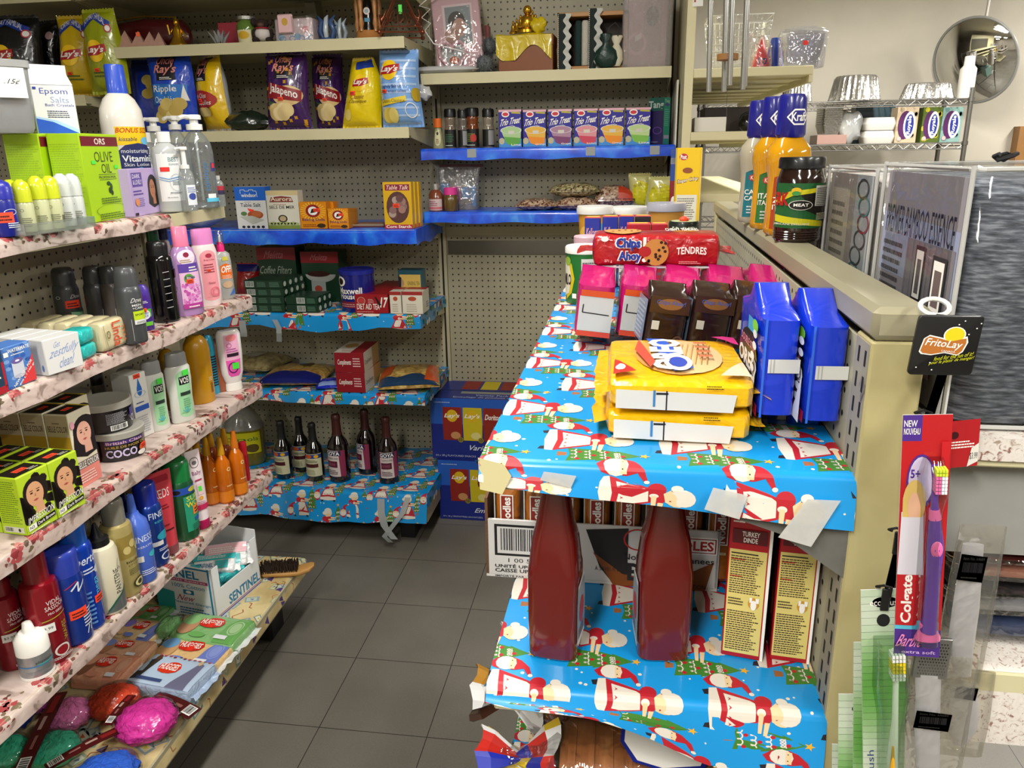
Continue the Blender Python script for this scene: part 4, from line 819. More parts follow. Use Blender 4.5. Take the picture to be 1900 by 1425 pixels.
# ================================================================ left gondola, third shelf
z = ZL['C']+.0006
def belle(F):
 f = F('F'); f.rect(0,0,1,.24,k4('e58a80')); f.rect(0,.24,1,.34,k4('7a6a64')); portrait(f,.6,.68,.3,'1a1016','dba692'); f.text('BELLE COLOR',.04,.25,.98,.33,mat(W_,.5)); f.small(.08,.06,.9,.2,4,mat('f6d8d0')); f.ell(.12,.84,.09,.05,k4('e0a0b0'))
 g = F('L'); g.rect(.02,.7,.98,.98,k4('b7a68c')); g.text('BELLE COLOR',.08,.76,.92,.84,mat('4a3424')); g.small(.3,.87,.7,.9,1,mat('6a5040')); g.rect(.02,.05,.98,.7,k4('b08a2c')); g.rect(.02,.45,.98,.5,k4('c8a64a'))
 t = F('T'); t.rect(.03, .06, .97, .9, k4('17120f')); t.rect(.9, .0, 1, 1, k4('c8b02c')); t.sticker(.5, .5, .34)
bb = boxat((150,908),(190,884),770,z,.055); bk = Vector((-math.sin(bb[1]),math.cos(bb[1]),0)); sd = Vector((math.cos(bb[1]),math.sin(bb[1]),0))
BLN = ('cream hair colour box with a dark haired woman facing the aisle','second cream hair colour box behind the one with the woman','third cream hair colour box back towards the pegboard')
for i in range(3): carton('hair_colour_box', BLN[i], 'box', (bb[0]+bk*.0575*i, *bb[1:]), 'ddd4bc', belle, 'cream hair colour boxes in a row')
for i in range(2): carton('hair_colour_box',('cream hair colour box beside the oil tubs, half hidden, nearer the aisle','cream hair colour box half hidden deep behind the oil tubs')[i],'box',(bb[0]+bk*(.06+.0575*i)+sd*(bb[2]+.002),*bb[1:]),'cfc4a8',belle,'cream hair colour boxes in a row')
def imp(F):
 f = F('F'); portrait(f,.5,.62,.4,'1c120c','d9a27a',True); w = mat(W_,.5); f.T = lambda x,y: (x,y+(x-.5)*.06); f.text('IMPRESSION',.1,.19,.96,.3,w,0,.1); f.rect(.06,.08,.32,.17,w); f.text('N3',.1,.1,.24,.15,mat('222222')); f.rect(.32,.08,.95,.17,k4('14100e')); f.text('Dark Brown',.36,.1,.92,.155,w); f.small(.1,.03,.9,.06,1,w); f.T = None
 g = F('L'); g.small(.08,.2,.92,.95,20,mat('6c8f10')); g.rect(.1,.04,.9,.14,k4('d6d8c4')); g.bars(.12,.05,.5,.13,12,None); g.ell(.72,.09,.05,.03,mat('333333'))
 t = F('T'); t.rect(.04, .1, .96, .9, k4('1c1712')); t.sticker(.5, .5, .36); t.small(.6, .2, .9, .4, 2, mat('c8c8b8'))
ib = boxat((52,995),(108,963),889,z,.056); bk = Vector((-math.sin(ib[1]),math.cos(ib[1]),0)); sd = Vector((math.cos(ib[1]),math.sin(ib[1]),0))
ILN = [['lime hair colour box with a curly haired woman, nearest corner of its block','lime hair colour box right behind the nearest corner one','lime hair colour box at the back on the near side of the block'],['lime hair colour box with a curly haired woman touching the cream box','lime hair colour box in the middle of the far side of the block','lime hair colour box at the back on the far side of the block']]
for j in range(2):
 for i in range(3): carton('hair_colour_box',ILN[j][i],'box',(ib[0]+bk*.058*i+sd*(ib[2]+.001)*j,*ib[1:]),'b4d22a',imp,'lime hair colour boxes in a block')
def tub(label, P, W, H, deco, rz=LFT-.7):
 return bottle('oil_tub',label,'tub',P,rz,[('body',lambda mb: mb.lathe([(0,W*.44),(.004,W*.46),(H*.78,W*.475),(H*.8,W*.48)],mat('131216',.3,co=.3),36) and None),('lid',lambda mb: mb.lathe([(H*.78,W*.5),(H*.97,W*.5),(H,W*.47),(H*.985,W*.43),(H*.985,W*.1)],mat('a9a69c',.4,t=.1),36) and None),
  ('label', lambda mb: deco(wrapd(mb, [(0, W*.462, W*.462), (H*.78, W*.478, W*.478)], W*1.3, H*.05, H*.76)) and None)], 'tubs of oil')
def coco(d): d.rect(.22,.78,.8,.98,k4('4a3a80')); d.text('British Class',.24,.8,.78,.95,mat('e6b8c4')); d.text('HUILE DE NOIX DE',.22,.6,.82,.72,mat('b89a4a')); d.text('COCO',.22,.14,.66,.54,mat('c8bce0'),.03); d.ell(.8,.36,.1,.22,k4('b0683a')); d.sticker(.8,.42,.14); d.ell(.74,.14,.08,.12,k4('e8e4e0')); d.rect(.02,.1,.12,.9,k4('2c2c34'))
def coco2(d): d.small(.42,.36,.74,.9,9,mat('a8a8ac')); d.bars(.46,.04,.72,.3,20); d.rect(.8,.5,1,.9,k4('4a3a80')); d.text('OIL',.82,.2,1.0,.55,mat('c8bce0')); d.ell(.14,.35,.1,.2,k4('8a5a34')); d.text('DE',.02,.62,.14,.72,mat('b89a4a'))
P, W, H = fit(226, 857, 783, 96, z); H = .058*W/.115 if False else W*.56
tub('lower black tub of coconut oil reading COCO, under another tub', P, W, H, coco); d0 = Vector((P.x, P.y, 0)).normalized()
Q = at(203,800,z=z+H); q = d0*W*.5+Vector((Q.x,Q.y,z+H)); tub('upper black tub of oil with a barcode, stacked on the COCO tub',Vector((P.x-.018,P.y-.006,z+H)),W,H,coco2)
P2 = Vector((P.x-.12,P.y+.02,z)); tub('lower black oil tub deeper on the shelf behind the front stack',P2,W,H,coco); tub('upper black oil tub deeper on the shelf behind the front stack',Vector((P2.x,P2.y,z+H)),W,H,coco)
def drop(F): f = F('F'); f.ell(.5,.74,.16,.09,k4('2a6ac0')); f.poly([(.36,.77),(.64,.77),(.5,.93)],k4('2a6ac0')); f.ring(.5,.68,.36,.05,.2,k4('b8c4d0')); f.rect(.08,.42,.92,.5,k4('2a5ac0')); f.small(.2,.54,.8,.58,1,mat('3a4a90')); f.small(.1,.08,.9,.36,8,mat('b0b4bc')); f.sticker(.45,.96,.4)
carton('cream_box', 'tall white box with a blue water drop behind the oil tubs', 'box', boxat((258, 816), (287, 803), 698, z, .06), 'e2e2de', drop)
VO = [(0, .88, .9), (.02, .96, .98), (.35, .9, .94), (.6, 1, 1), (.78, .98, .98), (.83, .8, .84)]
def vo5(d): g = k4('9fd4a4'); d.ell(.55,.84,.38,.12,g); d.rect(.17,.1,.93,.85,g,l=1); d.ell(.55,.1,.38,.08,g,l=1); d.rect(.3,.68,.85,.84,k4('12181a')); d.text('VO5',.34,.7,.8,.82,mat(W_,.5),.02); d.rect(.3,.46,.85,.53,k4('2a3a34')); d.small(.4,.22,.8,.42,5,mat('6ab080')); [d.line([(.5,.12),(.5+.22*math.cos(a),.14+.1*math.sin(a))],.002,k4('4ab0b8')) for a in (.3,.9,1.5,2.1,2.8)]; d.rect(.5,.86,.85,.97,mat('4ce048'))
for i,(u,vb,vt,wp) in enumerate([(343,787,654,50),(298,803,670,44)]): obot(('white shampoo bottle with grey cap and green label, standing at the shelf edge','white shampoo with grey cap and green label, against the white box')[i],u,vb,vt,wp,z,'d9dcd4','8b8d8c',VO,[(.82,.85,.9),(.97,.8,.86),(1,.7,.78)],vo5,name='shampoo_bottle',depth=.55,lw=.8,l0=.06,l1=.78,rz=LFT-.45,group='green labelled shampoos')
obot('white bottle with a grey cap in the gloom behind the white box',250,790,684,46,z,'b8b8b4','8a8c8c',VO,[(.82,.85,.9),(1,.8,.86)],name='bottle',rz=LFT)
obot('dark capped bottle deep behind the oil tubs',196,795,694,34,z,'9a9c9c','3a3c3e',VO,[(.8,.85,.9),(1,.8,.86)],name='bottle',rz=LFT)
RND = [(0, .94, .94), (.02, 1, 1), (.78, 1, 1), (.88, .92, .92), (.96, .68, .68), (1, .4, .4)]
obot('golden yellow hair bottle rising to the shelf above',378,751,622,48,z,'c9920e','',RND,None,lambda d: (d.rect(.66,.1,.78,.34,k4('8a5a20')),d.small(.6,.4,.8,.5,3,mat('e8d8a0'))),name='conditioner_bottle',depth=.8,rz=LFT-.5,lw=1.2)
obot('golden bottle half hidden between the two green labelled shampoos',323,762,648,32,z,'a87c10','',RND,None,lambda d: (d.rect(.1,.2,.9,.5,k4('6a4a20')),d.small(.2,.55,.8,.7,2,mat('3a2a18'))),name='conditioner_bottle',depth=.8,rz=LFT-.5)
obot('bright teal tube with black print behind the golden bottle',399,733,622,24,z,'1d9cc0','',RND,None,lambda d: d.small(.3,.1,.9,.95,12,mat('10242c'),.6),name='tube',depth=.6,rz=LFT-.4)
obot('copper brown tube next to the teal one', 415, 728, 628, 30, z, 'a05a3a', '', RND, None, name='tube', depth=.7, rz=LFT-.4)
def cnd(d): p = k4('e85ab4'); q = k4('eeb0d0'); d.poly([(.14,.97),(.86,.97),(.9,.5),(.82,.12),(.7,.06),(.3,.06),(.18,.12),(.1,.5)],q); d.poly([(.11,.42),(.89,.42),(.82,.12),(.7,.06),(.3,.06),(.18,.12)],p); d.ell(.5,.9,.26,.07,k4('f08a90')); d.ring(.36,.74,.12,.05,.2,mat('b04a90')); d.rect(.2,.5,.8,.57,k4('2a1a2a')); d.small(.2,.6,.8,.7,2,mat('b05a98')); d.ring(.45,.26,.25,.12,.2,k4('5a1a5a')); d.rect(.4,.22,.75,.36,mat('4ce048'))
obot('white upside-down conditioner with a pink label at the far shelf end',436,729,612,46,z,'e8e4e2',W_,[(.12,.6,.66),(.18,.72,.78),(.3,.9,.94),(.6,1,1),(.92,1,.98),(.98,.9,.85),(1,.8,.7)],[(0,.66,.72),(.02,.7,.76),(.125,.66,.72)],cnd,name='conditioner_bottle',depth=.5,lw=.84,l0=.2,l1=.96,rz=LFT-.65)
# ================================================================ left gondola, fourth shelf
z = ZL['D']+.0006
def vs1(d): w = mat('e8dcdc',.45); d.text('VIDAL',.5,.78,.74,.84,w,0); d.text('SASSOON',.47,.71,.8,.77,w,0); d.text('PRO SERIES',.5,.65,.74,.68,w,0); d.line([(.4,.58),(.8,.61)],.002,k4('b0a838')); d.rect(.34,.42,.56,.54,mat('e6e4e0')); d.text('$3.99',.37,.46,.53,.5,mat('222222'),0); d.text('WAVES',.66,.24,.74,.5,mat('a8a030'),0,rot=90); d.ell(.6,.13,.12,.08,k4('d8d0cc')); d.ell(.6,.13,.09,.06,k4('8a1420')); d.small(.45,.02,.8,.06,2,w)
can('red hairspray can in front with a white price sticker, fourth shelf',103,1234,1019,62,z,'8e1020','7a0f1a',vs1,.27,.66,rz=LFT-.65,r=.2,group='red hairspray cans')
can('red hairspray can behind the small white mousse',34,1243,1050,56,z,'860f1e','70101a',vs1,.27,.66,rz=LFT-.65,r=.2,group='red hairspray cans')
def phy(d): d.rect(0,.5,1,.56,k4('3a78b0')); d.rect(.5,.56,1,.6,k4('4ab090')); d.text('physique',.45,.62,.85,.76,mat('20242a'),0); d.small(.2,.15,.8,.3,3,mat('8a8c90'))
P, W, H = fit(65, 1257, 1152, 56, z)
bottle('mousse_can','small white and silver mousse at the front edge of the fourth shelf','mousse',P,LFT-.7,[('body',lambda mb: mb.lathe([(0,W*.48),(.004,W*.5),(H*.46,W*.5)],mat('a4a8ac',.3,.7),28) and None),('base_ring',lambda mb: mb.lathe([(0,W*.51),(.006,W*.51)],mat(W_,.4),28) and None),('label',lambda mb: phy(wrapd(mb,[(0,W/2,W/2),(H*.46,W/2,W/2)],W*1.4,.006,H*.45)) and None),
 ('cap',lambda mb: mb.lathe([(H*.46,W*.5),(H*.72,W*.49),(H*.8,W*.38),(H*.84,W*.3)],mat(W_,.35),28) and None),('nozzle',lambda mb: mb.loft([(H*.8,W*.2,W*.26,3),(H*.97,W*.14,W*.22,3,0,.002),(H,W*.08,W*.16)],mat(W_,.35),18) and None)])
def alb(d): w = mat('dfe6f4',.45); d.text('Alberto',.4,.74,.56,.98,w,0,rot=0) if False else None; d.line([(.5,.85),(.62,.95),(.6,.8),(.75,.92)],.0035,w); d.line([(.42,.9),(.6,.98)],.002,k4('c03040')); d.small(.6,.2,.8,.5,6,w); d.sticker(.55,.46,.26); d.line([(.7,.1),(.75,.3)],.002,w); d.line([(.62,.08),(.67,.2)],.002,w)
can('royal blue hairspray with a flat cap, in front of the tall blue cans',143,1199,1020,64,z,'14379a','2a3ea8',alb,.24,.93,rz=LFT-.6,r=.25,group='blue hairspray cans')
def alb2(d): w = mat('dfe6f4',.45); d.text('berto',.42,.82,.8,.93,w,.01,.1); d.ell(.78,.7,.08,.05,k4('c8ccd8')); d.small(.5,.7,.72,.78,2,w); d.text('omega',.66,.3,.76,.62,mat('58c4e8'),0,rot=90); d.sticker(.72,.34,.24); d.small(.4,.05,.6,.5,8,mat('6aa0e0'))
can('tall blue hairspray with turquoise words and a tinted domed cap',169,1172,966,56,z,'0f3fb4','1253b0',alb2,.2,.82,rz=LFT-.65,r=.25,dome=.02,group='blue hairspray cans')
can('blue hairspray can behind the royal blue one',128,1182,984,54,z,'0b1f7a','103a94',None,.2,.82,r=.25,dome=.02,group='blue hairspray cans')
def pan(d): d.text('PANTENE',.62,.3,.76,.75,mat('3a3c3c'),0,rot=90); d.poly([(.35,0),(1,0),(1,.34),(.7,.24),(.45,.1)],mat('7d8484',.3,.6)); d.line([(.4,.04),(.6,.2),(.95,.36)],.0045,k4('1f5a4a')); d.line([(.8,.9),(.75,.78),(.85,.7)],.0015,k4('9a9880'))
P, W, H = fit(207, 1142, 971, 58, z)
PS = [(0, W*.47, W*.47), (.005, W*.5, W*.5), (H*.68, W*.5, W*.5), (H*.74, W*.44, W*.44), (H*.77, W*.3, W*.3)]
bottle('shampoo_bottle','cream bottle with black twist nozzle and silver green swoosh','bottle',P,LFT-.7,[('body',lambda mb: mb.loft(PS,mat('ddd6bc',.35,co=.3),30) and None),('label',lambda mb: pan(wrapd(mb,PS,W*1.5,.006,H*.66)) and None),('cap',lambda mb: mb.lathe([(H*.76,W*.34),(H*.83,W*.33),(H*.85,W*.2),(H*.9,W*.14),(H*.98,W*.07),(H,W*.05)],mat('121214',.35),24) and None)])
def bio(d): d.rect(.4,.56,.9,.9,mat('a8924a',.35,.3)); [d.ell(.55+.12*i,.68+.08*(i % 2),.07,.06,k4('cdbb78')) for i in range(3)]; d.text('biolage',.5,.47,.88,.52,mat('3a3418')); d.text('STYLING',.52,.43,.86,.455,mat('5a5028'),0); d.small(.52,.3,.86,.4,4,mat('6a6238')); d.ell(.7,.14,.15,.08,k4('403a1c')); d.ell(.7,.14,.11,.06,k4('d0c890')); d.ell(.7,.14,.06,.035,k4('403a1c'))
BIOC = mat('b4b0a0', .15, t=.55, co=.4)
can('pale gold styling spray with a clear smoky cap and red dot',238,1110,926,54,z,'b4a468','',bio,.24,.72,rz=LFT-.65,r=.3,m=.25,capm=BIOC,group='pale gold styling sprays')
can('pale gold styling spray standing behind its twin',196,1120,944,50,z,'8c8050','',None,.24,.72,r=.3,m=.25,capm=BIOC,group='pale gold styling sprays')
FIN = [(0, .93, .93), (.02, 1, 1), (.6, 1, 1), (.7, .86, .86), (.76, .5, .5), (.8, .4, .4)]
def fin(c):
 def f(d): w = mat('e2e8f6',.45); d.text('FINESSE',.3,.8,.92,.93,w,0); d.text('KERATIN',.4,.68,.8,.72,w,0); d.ell(.78,.5,.14,.06,k4('3ab8c8')); d.rect(.2,.4,.5,.52,mat('dcdcda')); d.small(.4,.12,.8,.24,3,w)
 return f
obot('periwinkle blue hair spray bottle with a slender nozzle',269,1084,918,48,z,'4a6cd0','4a6cd0',FIN,[(.79,.34,.34),(.88,.3,.3),(.98,.25,.25),(1,.2,.2)],fin(0),name='hair_spray',depth=1,lw=1.5,l0=.04,l1=.6,rz=LFT-.7)
def fin2(d): w = mat('dfe6f4',.45); d.text('FINESSE',.4,.84,.95,.95,w,0); d.text('KERATIN',.5,.75,.85,.785,mat('48c0d0'),0); d.ell(.7,.5,.2,.08,k4('2aa0b8')); d.rect(.36,.34,.62,.42,mat('dcdcda')); d.ring(.66,.12,.14,.07,.25,w); d.small(.5,.24,.8,.3,2,w)
can('dark blue hairspray with turquoise swirl beside the red tube',292,1054,896,46,z,'123a90','1a2c98',fin2,.24,.84,rz=LFT-.6,group='dark blue hairsprays')
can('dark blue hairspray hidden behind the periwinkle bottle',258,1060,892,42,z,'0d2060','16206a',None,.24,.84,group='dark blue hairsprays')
def tube(label, u, vb, vt, wt, wb, z, col, capc, deco, rz=LFT-.5, capf=.12, name='squeeze_tube'):
 P, W, H = fit(u, vb, vt, wb, z); T = W*wt/wb
 secs = [(H*capf, W*.47, W*.47), (H*.3, W*.5, W*.4), (H*.7, (W+T)*.27, W*.22), (H*.93, T*.5, .004, 3), (H, T*.5, .0012, 4)]
 return bottle(name,label,'tube',P,rz,[('body',lambda mb: mb.loft(secs,mat(col,.35,co=.3),28) and None),('cap',lambda mb: mb.lathe([(0,W*.44),(.004,W*.48),(H*capf,W*.48)],mat(capc,.35),26) and None),('label',lambda mb: deco(wrapd(mb,secs,W*.92,H*.16,H*.98,cy=.02)) and None)])
tube('tall coral red hair gel tube reading REDS',313,1033,877,56,42,z,'c43c48','8a4a50',lambda d: (d.rect(0,.88,1,.97,k4('9a2030')),d.text('REDS',.2,.66,.92,.78,mat('f0dcdc'),0),d.small(.3,.5,.8,.58,2,mat('7a1424')),d.rect(.35,.18,.8,.2,mat('3a1014')),d.small(.3,.26,.7,.3,1,mat('7a1424'))))
def grn(d): d.rect(.0,.84,1,.97,k4('2a52b0')); d.ell(.35,.905,.07,.04,k4('14141a')); d.ell(.66,.905,.1,.045,k4('c8c040')); d.rect(.45,.12,1,.8,k4('2a9a78')); d.text('SUPER',.5,.7,.95,.79,mat('e4d83a'),.01); d.text('WOOD',.48,.58,.98,.68,mat('e4d83a'),.02); d.sticker(.75,.5,.3,'f08a3a'); d.rect(.62,.3,.9,.36,k4('2a5ab8')); d.small(.55,.14,.9,.26,4,mat('1a5a40'))
can('green spray can with blue band and yellow words, fourth shelf',346,1005,853,52,z,'1f5c38','137a3c',grn,.24,.9,rz=LFT-.6,dome=.02,name='spray_can')
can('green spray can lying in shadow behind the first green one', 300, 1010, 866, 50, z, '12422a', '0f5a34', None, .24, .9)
def baby(d): d.ring(.5,.84,.26,.08,.15,mat('6a6468')); d.ell(.5,.84,.1,.03,mat('6a6468')); d.text('Baby',.22,.64,.84,.72,mat('8a4a78'),0); d.rect(.3,.56,.8,.585,k4('b03a60')); d.rect(.35,.35,.75,.52,k4('eac4cc')); d.rect(.42,.4,.65,.48,mat('4ce048')); d.ell(.5,.3,.14,.03,k4('e0a040')); d.rect(.0,.12,1,.2,k4('c02a5a')); d.small(.2,.21,.8,.26,2,mat('b05a78'))
tube('white and pink baby cream tube standing on a magenta cap', 376, 983, 836, 30, 31, z, 'ecdce0', 'b8185a', baby)
tube('pale pink tube whose tip shows behind the green spray can',338,990,838,36,30,z,'e4ccd0','c04870',lambda d: d.small(.3,.2,.8,.6,6,mat('b08090')))
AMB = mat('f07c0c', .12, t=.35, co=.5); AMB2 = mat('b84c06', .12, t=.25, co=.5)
def amb(d): d.ring(.7,.84,.11,.05,.35,k4('f0d8a0')); d.small(.5,.4,.9,.46,1,mat('f0c890')); d.rect(.74,.14,.86,.24,k4('ece4dc')); d.rect(.0,.0,1,.28,mat('f08a1c',.25,t=.2,co=.4))
OBL = ['orange oil spray, front left of its cluster','orange oil spray, middle front of its cluster','orange oil spray, front right and nearest the aisle end','orange oil spray at the left flank of the cluster','orange oil spray, middle of the back row','orange oil spray, right of the back row','orange oil spray deepest in the shelf']
for i,(u,vb,vt) in enumerate([(397,938,812),(422,935,812),(447,920,800),(378,926,810),(404,918,797),(428,908,795),(360,918,822)]):
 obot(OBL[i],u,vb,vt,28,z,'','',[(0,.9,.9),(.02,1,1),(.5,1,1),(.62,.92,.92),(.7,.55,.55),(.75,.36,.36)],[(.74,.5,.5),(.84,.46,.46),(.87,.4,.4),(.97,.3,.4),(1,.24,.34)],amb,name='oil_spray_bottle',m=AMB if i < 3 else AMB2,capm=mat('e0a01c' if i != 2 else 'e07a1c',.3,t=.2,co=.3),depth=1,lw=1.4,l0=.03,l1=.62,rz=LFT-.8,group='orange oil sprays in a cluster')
can('slim red tube beside the orange sprays', 458, 893, 820, 15, z, 'b81424', 'c01828', None, .3, .95, name='lip_tube', cat='tube')
# ================================================================ left gondola, base deck
z = ZL['E']+.001
def pack(name, label, cat, pl, col, deco=None, group=None, seed=1, b=.45, e=4.5, fin=True, finw=.014, zo=0., tilt=None, r=.28, bs=45, finm=None):
 loc, rz, W, D, H = pl; mb = MB(); m = mat(col, r, co=.5, b=b, bs=bs)
 softpack(mb, W, D, H, m, seed, e=e)
 if fin:
  for s in (-1, 1):
   R = random.Random(seed+s); n = 9; v = []
   for i in range(n): y = -D*.42+D*.84*i/(n-1); v += [(s*(W/2-.002),y,H*.5+R.uniform(-.001,.001)),(s*(W/2+finw*.4),y*.95,H*.46+R.uniform(-.004,.004)),(s*(W/2+finw+R.uniform(-.002,.003)),y*1.08,H*.42+R.uniform(-.004,.004))]
   f = [(3*i+k, 3*i+k+1, 3*i+k+4, 3*i+k+3) for i in range(n-1) for k in (0, 1)]; mb.add(v, f, finm or m)
 if deco: deco(Dec(mb,lambda x,y,q: (-W/2+x,-D/2+y,H*(.5+.5*max(0.,1-abs(2*y/D-1)**e)**(1/e)*(1 if W*.08 < x < W*.92 else .93))+.0012+q),W,D,[W*i/12 for i in range(1,12)],[D*i/12 for i in range(1,12)],.0003),mb,W,D,H)
 return solo(mb, name, label, cat, (loc.x, loc.y, (z if zo is None else loc.z)+zo), rz, group, rot=(tilt[0], tilt[1], rz) if tilt else None)
def quad(bl, br, tr, z, vt, H=None):     # lying pack: front-left, front-right, back-right corners
 a, b, c = at(*bl, z=z), at(*br, z=z), at(*tr, z=z); e = b-a; W = e.length; e.normalize(); n = Vector((-e.y, e.x, 0)); D = abs((c-b).dot(n))
 return ((a+b)/2+n*D/2, math.atan2(e.y, e.x), W, D, H or height(a, vt))
# cosmetic squares display box
a,b_,c_ = at(297,1131,z=z),at(404,1152,z=z),at(466,1080,z=z); e = (b_-a); W = e.length; e.normalize(); n = Vector((-e.y,e.x,0)); D = (c_-b_).length; H = height(b_,1059)
loc = (a+b_)/2+n*D/2; rz = math.atan2(e.y,e.x); WHT = mat('dfe2e4'); t = thing('display_box','white open display box of cotton squares near the far end of the base deck','box',loc,rz); SENT = t
mb = MB(); tk = .003; mb.box(-W/2,-D/2,0,W/2,D/2,tk,WHT); mb.box(-W/2,-D/2,tk,W/2,-D/2+tk,H,WHT); mb.box(-W/2,D/2-tk,tk,W/2,D/2,H*1.15,WHT); mb.box(-W/2,-D/2,tk,-W/2+tk,D/2,H,WHT); mb.box(W/2-tk,-D/2,tk,W/2,D/2,H*.55,WHT)
for q0, q1 in ((-D/2, -D/2+.03), (D/2-.03, D/2)): mb.box(W/2-tk, q0, H*.55, W/2, q1, H, WHT)
f = face(mb,W,D,H,'F'); tl = k4('1b7aa8'); f.rect(0,0,.03,1,tl); f.rect(.93,0,.96,1,tl); f.rect(0,.955,.96,.985,tl); f.text('SENTINEL',-.2,.76,.78,.92,tl,.03); f.rect(.0,.68,.92,.74,k4('b0407a')); f.text('Cosmetic Squares',.05,.69,.88,.73,mat(W_,.5)); f.text('100% Cotton',.3,.56,.85,.64,tl,0); f.rect(.48,.44,.66,.53,tl); f.ell(.57,.485,.05,.03,mat(W_,.4)); f.text('New',.38,.3,.66,.42,mat('b03a5a'),0,.2); f.text('Featured Design',.3,.23,.92,.29,tl,0); f.small(.38,.04,.9,.2,3,tl); f.poly([(0,0),(.3,0),(.32,.45),(0,.5)],k4('2a9a98'))
f = face(mb,W,D,H,'R'); f.text('SENTINEL',.28,.1,.98,.3,tl,.03); f.rect(0,.02,1,.045,k4('3a4ab0')); f.rect(0,.06,1,.075,k4('c03040')); mb.build('box_walls',t)
PKC = [('e8eaec', '3ab8bc'), ('e8eaec', 'e8b8c0'), ('3ab8bc', 'e8eaec'), ('dfe6e8', '58c0c4')]
def cottonpack(i, lab, x, y, zz, W2, rx, rz2, sd=None):
 c1, c2 = PKC[i % 4]
 o = pack('cotton_pack',lab,'cotton pack',(Vector((0,0,0)),0,W2,.075,.032),c1,lambda d,mb,W,D,H: (d.rect(.0,.55,1,.95,mat(c2,.3,co=.4)),d.rect(.55,.1,.85,.5,mat('4ab0b4',.3,co=.4)),d.text('SENTINEL',.1,.18,.5,.38,k4('2a6a98')),d.small(.1,.62,.8,.85,3,mat(W_,.4))),seed=i+3,b=.8,fin=True)
 p = loc + e*x + n*y; o.location = (p.x,p.y,z+zz); o.rotation_euler = (rx,0,rz+rz2); o['group'] = 'wrapped cotton packs in the display box'; return o
for i,q in enumerate([('cotton pack lying at the bottom front of the display box',0,-.05,.02,.1,0,0),('cotton pack lying at the bottom back of the display box',.0,.04,.02,.1,0,.1),('wrapped cotton pack in the display box opening, facing the aisle',.03,.0,.053,.11,.1,1.45),('cotton pack lying on top at the left of the display box',-.035,-.03,.088,.1,.1,.4),
  ('cotton pack leaning on top in the middle of the display box',.02,.01,.094,.12,.35,.5),('cotton pack standing tallest at the back of the display box',.03,.055,.11,.12,.9,.55),('cotton pack drooping over the aisle side of the display box',.048,.02,.072,.09,.2,1.2)]): cottonpack(i,q[0],q[1],q[2],q[3],q[4],q[5],q[6])
# scrubbing brush
a,b_ = at(470,1082,z=z),at(553,1075,z=z); e2 = b_-a; L = e2.length*1.08; t = thing('scrubbing_brush','wooden scrubbing brush lying bristles up at the far end of the base deck','brush',(a+b_)/2+Vector((-.0,.025,0)),math.atan2(e2.y,e2.x))
mb = MB(); WD = mat('b98a4c',.5,n=.15,ns=20); mb.loft([(-L/2-.01,.008,.006,3,0,.012),(-L/2+.01,.024,.009,3,0,.011),(0,.027,.009,3,0,.009),(L/2-.03,.028,.009,3,0,.008),(L/2+.005,.024,.009,3,0,.017),(L/2+.018,.008,.005,3,0,.024)],WD,20,ax='x'); mb.build('wooden_block',t)
mb = MB(); R = random.Random(2); BR = mat('2b1c12', .7)
for i in range(22):
 for j in range(7):
  x = -L/2+.0+i*(L-.035)/21; y = -.021+j*.007; k = R.uniform(-.003, .003)
  for q in range(3): a0 = R.uniform(0,6.3); mb.tube([(x,y,.014),(x+.003*math.cos(a0)+k,y+.003*math.sin(a0),.04+R.uniform(-.003,.004))],[.0018,.0013],BR,4)
o = mb.build('bristles', t); o['kind'] = 'stuff'
# baby wipes
HRT = [(.0, .35), (-.13, .3), (-.3, .12), (-.42, .25), (-.5, .0), (-.38, -.28), (-.1, -.36), (.2, -.34), (.45, -.2), (.52, .05), (.4, .28), (.2, .36)]
def wipes(c2, c3, baby='c89a6a', fig=None):
 def f(d, mb, W, D, H):
  d.poly([(.66,.04),(.97,.04),(.97,.96),(.8,.96),(.7,.6)],mat(c2,.3,co=.4)); d.ell(.84,.55,.1,.26,mat(c3,.3,co=.4)); d.ring(.84,.55,.08,.22,.12,mat(c2,.3)); d.ell(.17,.42,.13,.3,mat(baby,.4)); d.ell(.14,.62,.12,.18,mat(fig or '6a9ac8',.4))
  d.poly([(.45+x*.36,.62+y*.52) for x,y in HRT][::-1],mat('cc2a1c',.3,co=.3)); d.text('HUGGIES',.3,.54,.6,.72,mat(W_,.4),.02); d.rect(.43,.44,.52,.6,k4('e8301c')); d.ell(.4,.16,.12,.08,mat(c2,.4)); d.rect(.66,.12,.84,.24,k4('e0e4e8'))
  s = Dec(mb, lambda x, y, q: (-W/2+x, -D/2-.0015-q, y), W, H, eps=.0003); s.rect(.06, .3, .94, .62, mat(c2, .3))
 return f
HL = [((312, 1202), (434, 1222), (466, 1170), 1178, '86b878', '6aa85a', 'a8cc98', 'green wipes pack nearest the deck edge', 'b98a68', '86b878'),
      ((270,1243),(395,1262),(424,1205),1224,'e2bd84','6f80c8','8a9adc','cream and blue wipes pack in the middle of the outer row','c89a6a','6a9ac8'),
      ((206,1196),(276,1208),(302,1165),1180,'e0c090','6f80c8','8a9adc','cream and blue wipes pack in the inner row under the shelf','d8b088','8a7ac8'),
      ((240,1160),(296,1166),(330,1135),1148,'7ab070','5a9a4a','a0c890','green wipes pack farthest in, against the display box','b98a68','86b878'),
      ((130,1282),(222,1290),(252,1236),1257,'dc9c7c','d08c70','e0ac90','peach wipes pack with its back label towards the floor','8a5a40','dc9c7c')]
for i,(bl,br,tr,vt,c,c2,c3,lb_,by,fg) in enumerate(HL): pack('baby_wipes',lb_,'baby wipes',quad(bl,br,tr,z,vt),c,wipes(c2,c3,by,fg),'packs of baby wipes',seed=i+2,finm=mat('d8dcdc',.25,co=.5,b=.5))
